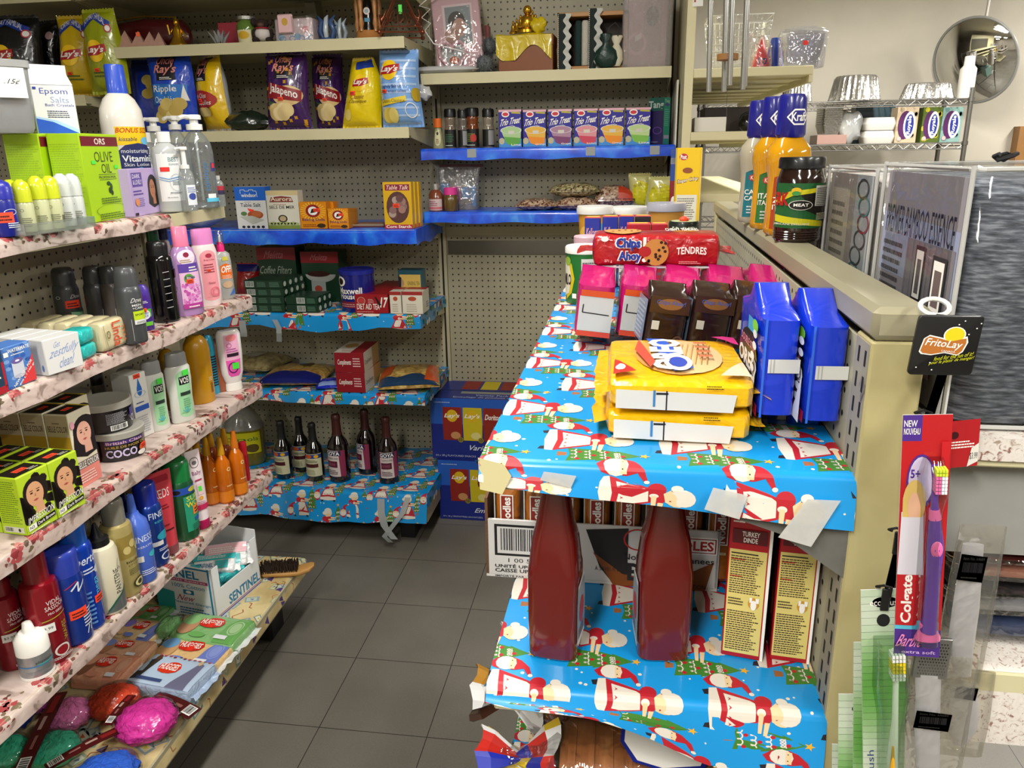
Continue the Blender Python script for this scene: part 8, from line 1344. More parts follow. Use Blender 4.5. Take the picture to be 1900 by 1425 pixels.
# ================================================================ bread on the bottom shelf
z = BT_Z+.001; CRU = noisy('bread_crust',[(.3,'8a4e22'),(.6,'a8683a'),(.8,'b87c48')],14,.6,5,(6,1,1)); BF = film('ffffff',.14,.05,.8,26)
def loaf(label, x, y, L, rz2, grp):
 t = thing('bread_loaf',label,'bread',(x,y,z),rz2,grp); mb = MB(); mb.loft([(-L/2,.045,.045,5,0,.055),(-L/2+.01,.052,.053,4,0,.056),(L/2-.01,.052,.053,4,0,.056),(L/2,.046,.046,5,0,.055)],CRU,28,ax='x')
 for i in range(9): mb.loft([(-L/2+.02+i*(L-.04)/9,.0528,.0538,4,0,.056),(-L/2+.0205+i*(L-.04)/9,.0528,.0538,4,0,.056)],mat('6a3a1c',.6),28,ax='x')
 mb.build('sliced_loaf', t)
 mb = MB(); mb.loft([(-L/2-.1,.035,.02,2.2,0,.07),(-L/2-.055,.012,.012,2,0,.07),(-L/2-.03,.03,.03,2.4,0,.065),(-L/2-.005,.056,.056,4,0,.059),(L/2,.056,.056,4,0,.059),(L/2+.012,.04,.035,3,0,.055)],BF,30,ax='x',cb=False); mb.build('bag_film',t)
 mb = MB(); R = random.Random(3); cs = [mat(c, .35, co=.4) for c in ('d8b81c', '1c2a98', 'b0241c', 'd8d8d8')]
 d = Dec(mb,lambda xx,yy,q: (-L/2+xx,-.058+yy,.1165+q),L,.116,[L*i/8 for i in range(1,8)],[.02,.04,.06,.08,.1],.0004); d.rect(0,.8,.5,1,WH); [d.ell(.02+.07*i,.88,.03,.1,cs[i % 3],l=3) for i in range(6)]; d.rect(.2,.7,.3,.92,k4('1c2a60')); d.rect(.38,.7,.46,.92,k4('1c2a60')); d.text('NON GMO',.385,.74,.455,.9,WH,rot=180); d.text('SANS OGM',.21,.74,.29,.9,WH,rot=180)
 d.T = lambda x,y: (x-.2,y); d.poly([(.52,.95),(.85,.85),(.95,.4),(.9,.1),(.7,.02),(.56,.12),(.5,.4)],k4('1c2a8a')); d.poly([(.54,.92),(.84,.82),(.93,.4),(.88,.13),(.7,.06),(.58,.14),(.52,.4)],WH); d.text('White',.56,.5,.9,.8,k4('1c2a8a'),.03,rot=180); mb.build('printed_label',t)
 mb = MB(); rs = []; 
 for i,(xx,r1) in enumerate([(-L/2-.105,.042),(-L/2-.09,.036),(-L/2-.065,.016),(-L/2-.055,.011),(-L/2-.04,.024),(-L/2-.02,.046),(-L/2-.003,.0575)]): rs.append([(xx+.004*math.sin(5*a+i),r1*math.cos(a)*(1+.12*math.sin(7*a+i)),.066+r1*.9*math.sin(a)*(1+.12*math.sin(6*a))) for a in [j*2*PI/26 for j in range(26)]])
 n_ = 26
 for i in range(6):
  for j in range(n_): mb.add([rs[i][j],rs[i][(j+1) % n_],rs[i+1][(j+1) % n_],rs[i+1][j]],[(0,1,2,3)],cs[((j//3)*7+i*(i > 2)) % 4] if grp != 'x' else (mat('3a1c10',.35,co=.4) if (j//4+i//2) % 3 == 0 else (mat('a8782c',.35,co=.4) if (j//4) % 4 == 1 else cs[3])))
 mb.build('twisted_bag_end', t)
loaf('loaf of sliced white bread in a dotted bag, lying upside down in front',.06,.812,.25,.02,'bags of bread'); loaf('loaf of bread with a brown and white dotted bag end, behind the first',.03,.93,.25,.0,'x'); loaf('loaf of bread deeper on the bottom shelf',.05,1.05,.25,.05,'bags of bread')
for o in list(COL.objects):
 if o.get('group') == 'x': o['group'] = 'bags of bread'
# ================================================================ bottles on the rail
z = 1.3722
KS = [(0,.8,.8),(.015,.88,.88),(.05,.9,.9),(.3,.84,.84),(.42,.86,.86),(.5,.96,.96),(.57,1,1),(.63,.94,.94),(.69,.62,.62),(.71,.55,.55)]
def kraft(label, u, vb, vt, wp, c, lc, l1, l2, rz2=.6):
 P, W, H = fit(u, vb, vt, wp, z); P.x = max(.245, min(P.x, .258)); W = min(W, .068); S2 = [(q[0]*H, q[1]*W/2, q[2]*W/2*.85, 3) for q in KS]
 def lab(d): d.poly([(.05,0),(.9,0),(.97,.7),(.8,.95),(.5,1),(.1,.9)],mat(lc,.4)); d.ell(.4,.8,.18,.07,k4('b82a1c')); d.text('Kraft',.28,.76,.54,.84,WH,.01); d.text(l1,.1,.46,.9,.56,WH,.01); d.text(l2,.1,.34,.9,.43,WH,.01); d.small(.2,.08,.7,.26,3,k4('c8d8d8'))
 def cp(mb):
  C2 = [(H*.7,W*.31,W*.3),(H*.72,W*.36,W*.34),(H*.97,W*.33,W*.31),(H*.995,W*.3,W*.28),(H,W*.22,W*.2)]; mb.loft(C2,mat('16187a',.3,co=.4),28); d = wrapd(mb,C2,W*.7,H*.74,H*.96); d.poly([(.1,.45),(.35,.7),(.75,.7),(.95,.45),(.75,.2),(.35,.2)],WH); d.poly([(.16,.45),(.37,.65),(.73,.65),(.89,.45),(.73,.25),(.37,.25)],k4('16187a')); d.text('Kraft',.26,.32,.82,.6,WH,.02)
 bottle('dressing_bottle',label,'dressing bottle',P,rz2,[('body',lambda mb: mb.loft(S2,mat(c,.1,t=.15,co=.9),30) and None),('label',lambda mb: lab(wrapd(mb,S2,W*1.35,H*.05,H*.46)) and None),('cap',lambda mb: (cp(mb),None)[1])],'salad dressings on the rail')
kraft('creamy white salad dressing bottle, farthest of the three on the rail',1394,414,186,60,'b8b098','1a6a74','CAESAR','CAESAR',.3); kraft('golden Italian dressing bottle with green label, middle one on the rail',1420,426,179,62,'d89c10','2c6a34','ITALIAN','ITALIENNE',.35); kraft('amber dressing bottle, nearest of the three, behind the dark jar',1459,438,174,74,'d89a10','a0401c','ZESTY','ITALIAN',.3)
P,W,H = fit(1476,450,291,84,z); P.x = min(P.x,.262); W = min(W,.078); S2 = [(0,W*.46,W*.46),(.004,W*.49,W*.49),(H*.12,W*.48,W*.48),(H*.16,W*.495,W*.495),(H*.74,W*.5,W*.5),(H*.8,W*.46,W*.46),(H*.88,W*.42,W*.42)]
def jerk(d): d.rect(0,0,1,1,k4('1c5a2c')); d.poly([(0,.14),(1,.0),(1,.12),(0,.3)],k4('c8c01c')); d.poly([(.25,.98),(.5,.6),(.5,.4),(1,.1),(1,.9),(.6,1)],k4('16130f')); d.poly([(.2,1),(.46,.8),(1,.92),(1,1)],k4('1c5a2c')); d.poly([(0,.5),(.3,.72),(.9,.86),(.9,.95),(.25,.82),(0,.62)],k4('c8c01c')); d.text('JERK',-.1,.42,.25,.8,k4('a81c1c'),.05); d.ell(.42,.52,.17,.11,WH); d.ell(.42,.52,.16,.1,k4('16130f')); d.text('MEAT',.32,.49,.53,.56,WH,.02); d.rect(.62,.5,.97,.95,k4('c8c8c0')); d.small(.64,.52,.95,.92,10,mat('3a3a38')); d.small(.66,.2,.98,.36,5,k4('c8c0a8')); d.text('JAMAICAINE EXCLUSIVE',.0,.06,.56,.12,k4('d8d8c8')); d.ell(.34,.84,.07,.07,k4('d8b01c')); d.ell(.34,.78,.06,.05,k4('3a8a3a'))
def ridg(mb):
 for k in range(4): mb.lathe([(H*.02+k*H*.028, W*.49), (H*.034+k*H*.028, W*.51), (H*.048+k*H*.028, W*.49)], mat('24100a', .1, co=1), 34)
bottle('sauce_jar','dark jar of jerk sauce with green and yellow label on the rail','jar',P,.1,[('glass',lambda mb: (mb.loft(S2,mat('24100a',.1,co=1),36),ridg(mb),None)[2]),('label',lambda mb: jerk(wrapd(mb,[(0,W*.5,W*.5),(H,W*.505,W*.505)],W*1.5,H*.17,H*.7)) and None),('lid',lambda mb: mb.lathe([(H*.86,W*.43),(H*.87,W*.485),(H*.97,W*.485),(H,W*.465),(H*.99,W*.4)],mat('101114',.3,co=.3),36) and None)])
# ================================================================ right side of the low gondola: bagged curtains
RS = 1.25; t = g4
o = MB().box(RW+.045, .0, RS-.03, RW+.5, RL, RS-.004, CREAM2, .002).build('shelf', g4)
FLW = noisy('leafy_cloth', [(.0, '5a3a30'), (.33, '8a6258'), (.42, 'd0c8c0'), (.6, 'd8d2cc'), (.7, '9a8878')], 130, .6, 3, (1, 1, 1), 1.2)
MB().box(RW+.046,-.001,RS-.004,RW+.5,RL,RS,FLW).build('leafy_cloth',o); mb = MB(); mb.grid(lambda a,b2: (RW+.05+.45*a,-.0035,RS-.0-.017*b2*(1+.3*math.sin(a*9))),20,1,FLW); mb.build('cloth_edge',o)
MB().box(RW+.05, .02, RS-.13, RW+.5, .024, RS-.03, mat('8f8e8a', .6, n=.06, ns=40)).build('end_bracket', g4)
o = MB().box(RW+.045,.0,.972,RW+.5,RL,.996,CREAM2,.002).build('shelf',g4); mb = MB(); sh = Sheet(round_front(RL,0,.09,.012),.47); mb2 = MB(); sh.make(mb2,FLW,12); k = mb2.build('leafy_cloth',o); k.location = (RW+.045,RL,1.0)
VIN = film('ffffff', .02, .05, .35, 12)
def curtain(label, Y0, Y1, X0, X1, zt, fabric, card, group='bagged curtains', z0=RS+.001):
 p = Vector(((X0+X1)/2, (Y0+Y1)/2, z0)); t = thing('curtain_bag', label, 'curtain bag', p, 0, group); W, D, H = X1-X0, Y1-Y0, zt-z0
 mb = MB(); R = random.Random(int(Y0*100)); mb.loft([(.004,W*.46,D*.46,6),(.02,W*.475,D*.475,6),(H*.5,W*.47,D*.47,6),(H*.9,W*.475,D*.475,6),(H-.012,W*.44,D*.44,5)],fabric,40); mb.build('folded_curtain',t)
 mb = MB(); mb.box(-W/2+.002,-D*.44,.01,-W/2+.003,D*.44,H-.01,mat('a8a4a6')); d = Dec(mb,lambda x,y,q: (-W/2+.0018-q,D*.44-x,.01+y),D*.88,H-.02,eps=.0001); card(d); mb.build('printed_card',t)
 mb = MB(); mb.loft([(0,W*.49,D*.49,9),(.006,W*.5,D*.5,9),(H-.01,W*.5,D*.5,9),(H,W*.485,D*.485,7)],VIN,44); mb.build('vinyl_bag',t)
 mb = MB(); TR_ = mat('c8c8c4', .3, t=.2, co=.4)
 for zz in (.003,H-.003): mb.tube([(x,y,zz) for x,y in ((-W/2,-D/2+.01),(-W/2+.008,-D/2),(W/2,-D/2),(W/2,D/2),(-W/2+.008,D/2),(-W/2,D/2-.01))],.0022,TR_,6,True)
 mb.tube([(-W/2,-D/2+.004,0),(-W/2,-D/2+.004,H)],.0022,TR_,6); mb.tube([(-W/2,D/2-.004,0),(-W/2,D/2-.004,H)],.0022,TR_,6); mb.build('piping',t); return t,W,D,H
GRF = noisy('grey_linen', [(.3, '2c3038'), (.5, '5c626c'), (.66, '8a9099')], 60, .85, 8, (1, 1, 6), 0, b=.4)
def bamboo(d): d.rect(0,0,1,1,mat('8a868c')); d.poly([(.0,.5),(1,.5),(1,.78),(0,.8)],mat('8e96b0')); d.text('PREMIER BAMBOO ESSENCE',.04,.7,.94,.84,mat('20223a'),0); d.small(.04,.12,.36,.68,13,mat('4a484e'),.5); d.rect(.4,.0,.98,.7,mat('77747a')); [d.line([(.42+.07*i,0),(.42+.07*i,.7)],.0006,mat('5c5a60')) for i in range(8)]; d.rect(.54,.42,.66,.68,mat('24242a')); d.rect(.555,.44,.645,.66,WH); d.rect(.575,.46,.625,.62,mat('5a565a')); d.rect(.76,.4,.92,.66,mat('24242a')); d.rect(.78,.42,.9,.64,WH); d.rect(.8,.44,.88,.6,mat('6a5a5a')); d.rect(.42,.12,.9,.3,mat('80606c')); d.poly([(.42,.3),(.9,.3),(.84,.38),(.5,.38)],mat('a07a80'))
t, W, D, H = curtain('big grey curtain bag with a PREMIER BAMBOO ESSENCE card, nearest on the right', .742, .99, .3, .50, 1.493, GRF, bamboo)
mb = MB(); mb.tube([(W*.28,-D/2-.003,0),(W*.3,-D/2-.004,H*.1),(W*.34,-D/2-.004,H*.3),(W*.37,-D/2-.004,H*.7),(W*.37,-D/2+.0,H*.97)],.006,mat('101014'),8); mb.build('zip',t)
mb = MB(); R = random.Random(4)
for i in range(7): a0 = R.uniform(0,6); mb.tube([(-.06+.03*i+.012*math.sin(k*1.3+a0),-.06+.01*math.cos(k+a0),H+.004+.006*abs(math.sin(k*.8+a0))) for k in range(9)],.0022,mat('0c0c10',.6),6)
mb.sphere((.0,-.06,H+.012),.016,.013,.012,mat('0c0c10',.7),12,8,lambda d: 1+.2*math.sin(9*d[0]+7*d[1])); solo(mb,'drawstring_bundle','tangle of black cord lying on the nearest curtain bag','cord',(.41,.87,1.25+.0))
def flor(d): d.rect(0,0,1,1,mat('8a8480')); d.rect(.05,.3,.5,.9,mat('a8a294')); d.small(.1,.35,.46,.85,8,mat('6a665c')); d.poly([(0,.2),(.6,.36),(.6,.44),(0,.3)],mat('9a983a')); d.poly([(0,.08),(.6,.2),(.6,.3),(0,.18)],mat('4a6a4c')); d.rect(.64,0,.98,1,mat('9aa0a4')); [d.ring(.8+.06*math.cos(i),.12+.1*i,.12,.06,.2,mat(('3a3c40','3a3c40','7a3040','3a6a6a')[i % 4],.5)) for i in range(9)]; d.rect(.1,.1,.2,.18,mat('1a1a1c'))
curtain('curtain bag with a flower ring pattern behind the nearest one',1.01,1.25,.30,.48,1.485,noisy('white_cloth',[(.3,'b8b4ac'),(.7,'d8d4cc')],12,.8),flor)
curtain('curtain bag with white and tan stripes, third along the rail',1.27,1.46,.30,.49,1.478,noisy('tan_stripes',[(.35,'a08058'),(.45,'d8d0c4'),(.7,'e0dad0')],9,.8,2,(1,6,1)),lambda d: (d.rect(0,0,1,1,mat('a8a29c')),d.small(.1,.2,.9,.8,9,mat('6a6460'))))
for i,(y0,y1,c,lb_) in enumerate([(1.52,1.58,'8a4a34','thin rust coloured curtain pack beside the white dressing'),(1.60,1.66,'5a2a26','thin dark brown curtain pack along the rail'),(1.70,1.77,'9a9490','thin silver curtain pack along the rail'),(1.79,1.86,'3a2c2c','thin dark striped curtain pack along the rail'),(1.90,1.98,'a8b4b8','thin pale blue curtain pack farthest along the rail')]):
 curtain(lb_,y0,y1,.293,.47,1.475-.004*i,mat(c,.7,n=.3,ns=30),lambda d,c=c: (d.rect(0,0,1,1,mat(c,.5)),d.small(.1,.1,.9,.9,10,mat('b8b0a8'))),'thin curtain packs')
# folded clothes under it
z = 1.001
def fold(label, x, y, w_, d_, h_, c, zz, rz2, seed, group='folded clothes in plastic'):
 mb = MB(); mb.loft([(-w_/2,d_*.4,h_*.3,3,0,h_/2),(-w_/2+.01,d_*.48,h_*.48,4,0,h_/2),(w_/2-.01,d_*.48,h_*.48,4,0,h_/2),(w_/2,d_*.4,h_*.3,3,0,h_/2)],mat(c,.8,b=.4,bs=30),26,ax='x'); t = thing('folded_clothes',label,'folded clothes',(x,y,z+zz),rz2,group); mb.build('fabric',t); mb = MB(); mb.loft([(-w_/2-.02,d_*.4,h_*.2,3,0,h_/2),(-w_/2,d_*.52,h_*.54,4,0,h_/2),(w_/2,d_*.52,h_*.54,4,0,h_/2),(w_/2+.02,d_*.4,h_*.2,3,0,h_/2)],film('ffffff',.12,.05,1.,20),26,ax='x'); mb.build('plastic_bag',t)
for i,(c,h_,lb_) in enumerate([('2c3a5c',.03,'navy folded garment at the bottom of the stack on the leafy shelf'),('8a8a8c',.022,'grey folded garment in the stack on the leafy shelf'),('1c1c20',.012,'black folded garment in the stack on the leafy shelf'),('a8705c',.022,'salmon folded garment near the top of the stack'),('8a2c34',.01,'dark red folded garment under the cream one'),('c8bea4',.026,'cream folded garment on top of the stack on the leafy shelf')]):
 fold(lb_, .47, .865, .2, .2, h_, c, (0, .033, .057, .071, .095, .107)[i], .05*((i % 3)-1), i)
# ================================================================ clip strip with toothbrushes on the end post
t = thing('clip_strip','black hanging clip strip with a black square Frito Lay sign','display strip',(.276,.70,1.385)); BK = mat('0e0e10',.35,co=.3)
def V(u, v, y=.70): p = at(u, v, y=y); return (p.x-.276, p.y-.70, p.z-1.385)
mb = MB(); mb.tube([V(1745,583),V(1737,620)],.003,BK,6); q = [V(1750,690),V(1715,800),V(1672,1000),V(1640,1132)]; mb.add([(p[0]+s*.0042,p[1],p[2]) for p in q for s in (-1,1)],[(2*i,2*i+1,2*i+3,2*i+2) for i in range(3)]+[(2*i+2,2*i+3,2*i+1,2*i) for i in range(3)],BK); mb.build('strip',t)
for i,(u,v) in enumerate([(1712,770),(1663,985),(1640,1090)]): mb = MB(); c = V(u,v); mb.tube([(c[0]-.004,c[1],c[2]),(c[0]-.009,c[1]-.006,c[2]+.004),(c[0]-.004,c[1]-.01,c[2]+.008),(c[0]+.004,c[1]-.008,c[2]+.005),(c[0]+.005,c[1]-.004,c[2]-.012)],.0014,BK,6); mb.box(c[0]-.003,c[1]-.007,c[2]-.022,c[0]+.005,c[1]-.004,c[2]+.002,BK,.0008); mb.build('hook',t)
p0 = V(1678, 691); p1 = V(1796, 693); p2 = V(1823, 588); p3 = V(1700, 577); mb = MB()
cc = Vector([(a+b+c+d_)/4 for a,b,c,d_ in zip(p0,p1,p2,p3)]); ex = (Vector(p1)-Vector(p0)).normalized(); ey = ((Vector(p3)-Vector(p0))+(Vector(p2)-Vector(p1)))/2; w_ = (Vector(p1)-Vector(p0)).length; h_ = ey.length; ey.normalize()
def sq(x, y, o): v = cc+ex*(x*w_/2)+ey*(y*h_/2); return (v.x, v.y-.004-o, v.z)
crn = []
for sx, sy, a0 in ((1, -1, -90), (1, 1, 0), (-1, 1, 90), (-1, -1, 180)):
 for k in range(5): a = math.radians(a0+22.5*k); crn.append((sx*.86+.14*math.cos(a), sy*.86+.14*math.sin(a)))
mb.rings([[sq(x,y,0) for x,y in crn],[sq(x,y,.0025) for x,y in crn],[sq(x*.96,y*.96,.0032) for x,y in crn]],BK,True); d = Dec(mb,lambda x,y,q: sq(2*x/w_-1,2*y/h_-1,.0033+q),w_,h_)
d.poly([(.1,.4),(.14,.62),(.22,.68),(.4,.64),(.55,.6),(.8,.66),(.83,.56),(.78,.4),(.7,.34),(.5,.38),(.3,.34),(.14,.36)][::-1],WH); d.ell(.6,.68,.17,.14,WH); d.ell(.6,.68,.15,.125,k4('d8c81c')); d.poly([(.12,.42),(.16,.62),(.22,.66),(.4,.62),(.55,.575),(.79,.63),(.8,.55),(.76,.42),(.7,.36),(.5,.4),(.3,.36),(.16,.38)][::-1],k4('b06a2c')); d.T = lambda x,y: (x,y-(x-.5)*.1); d.text('FritoLay',.18,.44,.74,.6,WH,.01,.1); d.text('CANADA',.44,.4,.66,.43,WH,0); d.T = None; yy = k4('c8c81c'); d.T = lambda x,y: (x,y+(x-.5)*.16); d.text('food for the fun of it!',.36,.27,.94,.34,yy,0,.1); d.text('pour le plaisir de manger!',.3,.2,.96,.27,yy,0,.1); d.T = None
[d.ell(x,y,.012,.01,WH,l=14) for x,y in ((.1,.14),(.3,.22),(.62,.86),(.9,.8),(.8,.7),(.95,.88),(.35,.1),(.7,.92))]; mb.build('sign',t)
mb = MB(); c = V(1742,578); mb.tube([(c[0]+.012*math.cos(a),c[1]+.012*math.sin(a)*.6+.01,c[2]+.002+.006*math.sin(a)) for a in [i*PI/8 for i in range(16)]],.0022,k4('d8d8d4'),7,True); mb.build('hanging_ring',t)
mb = MB(); mb.box(*V(1746,800,.716)[:2],V(1746,800,.716)[2],*V(1762,690,.722)[:2],V(1762,690,.722)[2],k4('c8c8c4')); mb.build('white_back_strip',t)
def flat(TL, BL, wpx, y, name, label, cat, fn, th=.0012, group=None, rz=0., mtl=None):   # hanging card from its top-left and bottom-left corners
 a,b2 = at(*TL,y=y),at(*BL,y=y); ez = a-b2; H = ez.length; W = wpx*px(a)[2]/FPX; an = math.atan2(ez.x,ez.z); c = b2+Vector((math.cos(an),0,-math.sin(an)))*W/2
 t = thing(name,label,cat,c,rz,group); t.rotation_euler = (0,an,rz); mb = MB(); mb.box(-W/2,0,0,W/2,th,H,mtl or k4('d8d8d4'),0); d = Dec(mb,lambda x,y2,q: (-W/2+x,-q,y2),W,H,eps=.0001); fn(d,t,W,H); mb.build('card',t); return t,W,H
def brush(mb, W, H, x0, c1, c2, cb1, cb2): pass
def colg(d, t, W, H):
 rd = mat('b81820',.35,co=.4); pu = mat('4a2a88',.35,co=.4); d.rect(0,0,1,1,rd); d.poly([(0,.9),(.4,.9),(.4,1),(0,1)],pu); d.text('NEW',.03,.955,.3,.98,WH); d.text('NOUVEAU',.03,.925,.36,.95,WH); d.rect(0,0,1,.12,pu); d.rect(0,.12,.9,.16,k4('5ac0dc')); d.ell(.42,.74,.3,.11,pu); d.ell(.42,.745,.26,.095,k4('c8bcd8')); d.text('5+',.2,.755,.4,.79,k4('4a2a88'),.03); d.small(.2,.72,.36,.745,2,mat('4a2a88'))
 # a plain cartoon-free figure: fair haired child in a white top
 d.rect(.04,.35,.5,.62,k4('d8d4dc')); d.ell(.3,.66,.24,.09,k4('d8b86a')); d.rect(.06,.52,.2,.68,k4('d8b86a')); d.ell(.3,.64,.13,.06,k4('e0b090')); d.poly([(.04,.6),(.5,.6),(.56,.36),(.0,.36)],k4('d4d0da')); d.rect(0,.14,.46,.36,rd); d.T = lambda x,y: (x,y); d.text('Colgate',.1,.15,.36,.36,WH,.03,rot=90); d.T = None; d.text('extra soft',.16,.015,.9,.03,k4('c8a8d8')); d.text('Barbie',.08,.045,.62,.1,k4('e88ac0'),.01,.3); d.rect(.8,.2,.97,.9,k4('c01c24'))
 pp = mat('5a2a98', .3, co=.5); pk = mat('e86aa8', .3, co=.5); mb = MB(); X = W*.14; y_ = -.009
 mb.tube([(X,y_,H*.82),(X+.001,y_,H*.76),(X+.001,y_,H*.68),(X+.002,y_-.001,H*.6)],[.0035,.003,.003,.0048],pp,10); mb.tube([(X+.002,y_,H*.6),(X+.003,y_-.002,H*.5),(X+.003,y_,H*.36),(X+.002,y_,H*.2),(X+.001,y_,H*.14)],[.0052,.0072,.0062,.0066,.0076],pp,12); mb.build('toothbrush_handle',t)
 mb = MB(); mb.tube([(X+.001,y_,H*.65),(X+.002,y_,H*.61)],[.0045,.0055],pk,12); mb.loft([(H*.1,.011,.005),(H*.115,.0115,.005),(H*.15,.0075,.005),(H*.17,.008,.005),(H*.175,.0065,.005)],pk,18,o=(X+.001,y_,0)); mb.sphere((X+.003,y_-.0075,H*.5),.005,.0015,.0085,pk,14,8); mb.build('pink_grip',t)
 mb = MB(); R = random.Random(1)
 for i in range(7):
  for j in range(4): mb.box(X+.001+j*.0024-.003,y_-.013,H*.73+i*.0034,X+.003+j*.0024-.003,y_-.003,H*.73+i*.0034+.0026,mat(('c8d83a','e8e8f0','d86aa0')[0 if i > 4 else (1 if j > 1 else 2)],.5))
 mb.build('bristles',t); mb = MB(); mb.loft([(H*.08,W*.26,.01,3),(H*.09,W*.27,.02,3),(H*.64,W*.2,.018,3),(H*.7,W*.3,.022,2.4),(H*.78,W*.3,.022,2.2),(H*.84,W*.2,.012,2.2)],film('ffffff',.1,.04,.1,20),26,o=(X,0,0)); mb.build('clear_blister',t)
flat((1678,773),(1659,1217),84,.683,'toothbrush_pack','red and purple Colgate child toothbrush pack in front on the strip','toothbrush',colg,rz=-.1)
def grad(d):     # printed green and white bands of the card
 for k in range(36):
  q = .5+.5*math.sin(k/36*2*PI*1.6-1.2); d.rect(0,k/36,1,(k+1)/36+.001,mat('%02x%02x%02x' % (int(96+q*100),int(158+q*50),int(70+q*118)),.35,co=.4),l=1)
def eco(d, t, W, H):
 grad(d)
 d.ell(.55,.95,.3,.022,k4('3a7a5a')); d.text('ecobrush',.2,.937,.9,.962,WH,0); d.ell(.5,.88,.15,.025,k4('1c1c20')); d.text('toothbrush',.1,.05,.26,.34,k4('3a4a7a'),0,rot=90)
 mb = MB(); wt = mat('e0e0dc',.35,co=.4); X = W*.22; mb.tube([(X,-.008,H*.78),(X,-.008,H*.66),(X-.001,-.009,H*.5),(X-.004,-.01,H*.34),(X-.002,-.009,H*.15),(X-.004,-.008,H*.03)],[.004,.0028,.0032,.0055,.0055,.004],wt,10); mb.build('toothbrush_handle',t); mb = MB(); mb.tube([(X-.0045,-.0145,H*.4),(X-.0055,-.0155,H*.3),(X-.0035,-.0145,H*.16)],[.001,.0028,.001],k4('d8a01c'),8); mb.build('yellow_grip',t)
 mb = MB(); [mb.box(X-.006+j*.0032,-.018,H*.68+i*.0042,X-.0036+j*.0032,-.006,H*.68+i*.0042+.003,mat('d8c01c' if 1 < i < 5 else 'dcdcd8',.5)) for i in range(7) for j in range(4)]; mb.build('bristles',t)
 mb = MB(); mb.loft([(H*.0,W*.3,.008,3),(H*.5,W*.3,.02,3),(H*.62,W*.4,.022,3),(H*.82,W*.36,.016,2.4)],film('f0fff0',.1,.04,.1,20),24,o=(X*.6,0,0)); mb.build('clear_blister',t)
for i,(tl,bl,y) in enumerate([((1597,1095),(1603,1530),.697),((1584,1192),(1582,1620),.704),((1556,1288),(1553,1700),.71),((1544,1381),(1540,1790),.716)]):
 flat(tl,bl,78,y,'toothbrush_pack',('green toothbrush pack with a yellow bristled brush, in front','second green toothbrush pack behind the first','third green toothbrush pack, lower down on the strip','lowest green toothbrush pack at the bottom of the photo')[i],'toothbrush',eco if i == 0 else (lambda d,t,W,H: (grad(d),d.ell(.6,.94,.3,.022,k4('3a7a5a')),d.ring(.6,.88,.28,.035,.15,k4('5a9a48')))),group='green toothbrush packs on the strip')
def redc(d,t,W,H): d.rect(0,0,1,1,mat('a81820',.35,co=.4)); d.ell(.3,.7,.12,.08,k4('3a0c10')); d.small(.1,.42,.9,.6,3,WH); d.poly([(.7,0),(1,.1),(1,.5),(.8,.4)],k4('d8d4cc')); d.text('$3.99',.76,.14,.98,.3,mat('2a2a2a'),0)
flat((1750,782),(1745,868),66,.705,'header_card','red folded header card of the peeler bag behind the Colgate pack','card',redc,rz=.15,mtl=mat('a81820',.35))
def tool(label, pts, rad, tagp, grate=None, y=.705):
 c = at(*pts[0],y=y); t = thing('foot_file',label,'foot file',c,0,'white handled files in clear bags'); P = [at(*p,y=y)-c for p in pts]; WHT2 = mat('c8c8d4',.35,co=.3); mb = MB(); n_ = len(P); rs = []
 for i, p in enumerate(P): r = rad[i]; rs.append([(p.x+r*math.cos(a), p.y+.004*math.sin(a), p.z) for a in [j*2*PI/16 for j in range(16)]])
 mb.rings(rs[::-1], WHT2); mb.build('handle', t)
 if grate: a,b2 = at(*grate[0],y=y)-c,at(*grate[1],y=y)-c; mb = MB(); mb.box(a.x,-.003,b2.z,b2.x,.001,a.z,mat('8a8a88',.3,.8),.0005); w2,h2 = b2.x-a.x,a.z-b2.z; d = Dec(mb,lambda x,y2,q: (a.x+x,-.0032-q,b2.z+y2),w2,h2); [d.ell(.14+.08*i+.04*(j % 2),.12+.075*j,.022,.022,mat('1a1a1a'),n=6,l=1) for i in range(10) for j in range(11)]; mb.build('steel_grater',t)
 a = at(*tagp[0],y=y)-c; b2 = at(*tagp[1],y=y)-c; mb = MB(); mb.add([(a.x,-.008,a.z),(b2.x,-.008,a.z-.002),(b2.x-.001,-.008,b2.z-.002),(a.x-.001,-.008,b2.z)],[(3,2,1,0),(0,1,2,3)],mat('cfc8a8')); d = Dec(mb,lambda x,y2,q: (a.x+x,-.0082-q,b2.z+y2),b2.x-a.x,a.z-b2.z); d.text('Item No. k4684',.1,.78,.9,.9,mat('1c1c1c'),0); d.bars(.06,.25,.94,.72,26,None); d.small(.1,.08,.9,.18,1,mat('1c1c1c')); mb.build('barcode_tag',t)
 x0 = min(p.x-r for p,r in zip(P,rad))-.006; x1 = max(p.x+r for p,r in zip(P,rad))+.008; mb = MB(); zt,zb_ = P[0].z+.02,P[-1].z-.01; mb.loft([(zb_,(x1-x0)/2,.007,4),((zb_+zt)/2,(x1-x0)/2,.009,4),(zt,(x1-x0)/2*.95,.003,4)],film('faf8f2',.04,.07,.4,24,.04),26,o=((x0+x1)/2,0,0)); mb.build('clear_bag',t)
tool('white handled grater file hanging in front, with item number tag',[(1722,1250),(1722,1290),(1720,1350),(1722,1420),(1735,1500)],[.0125,.0118,.0125,.0115,.009],[(1696,1308),(1756,1345)],((1702,1180),(1754,1258)),y=.698)
tool('white serrated file higher up in its own clear bag',[(1806,1010),(1800,1060),(1792,1130),(1782,1200),(1786,1252)],[.0095,.011,.0125,.0125,.008],[(1778,1020),(1818,1070)],y=.712)
tool('white handle hanging lowest on the right in clear plastic',[(1788,1275),(1788,1310),(1786,1350),(1780,1380)],[.012,.0145,.0145,.006],[(1770,1262),(1806,1288)],y=.722)
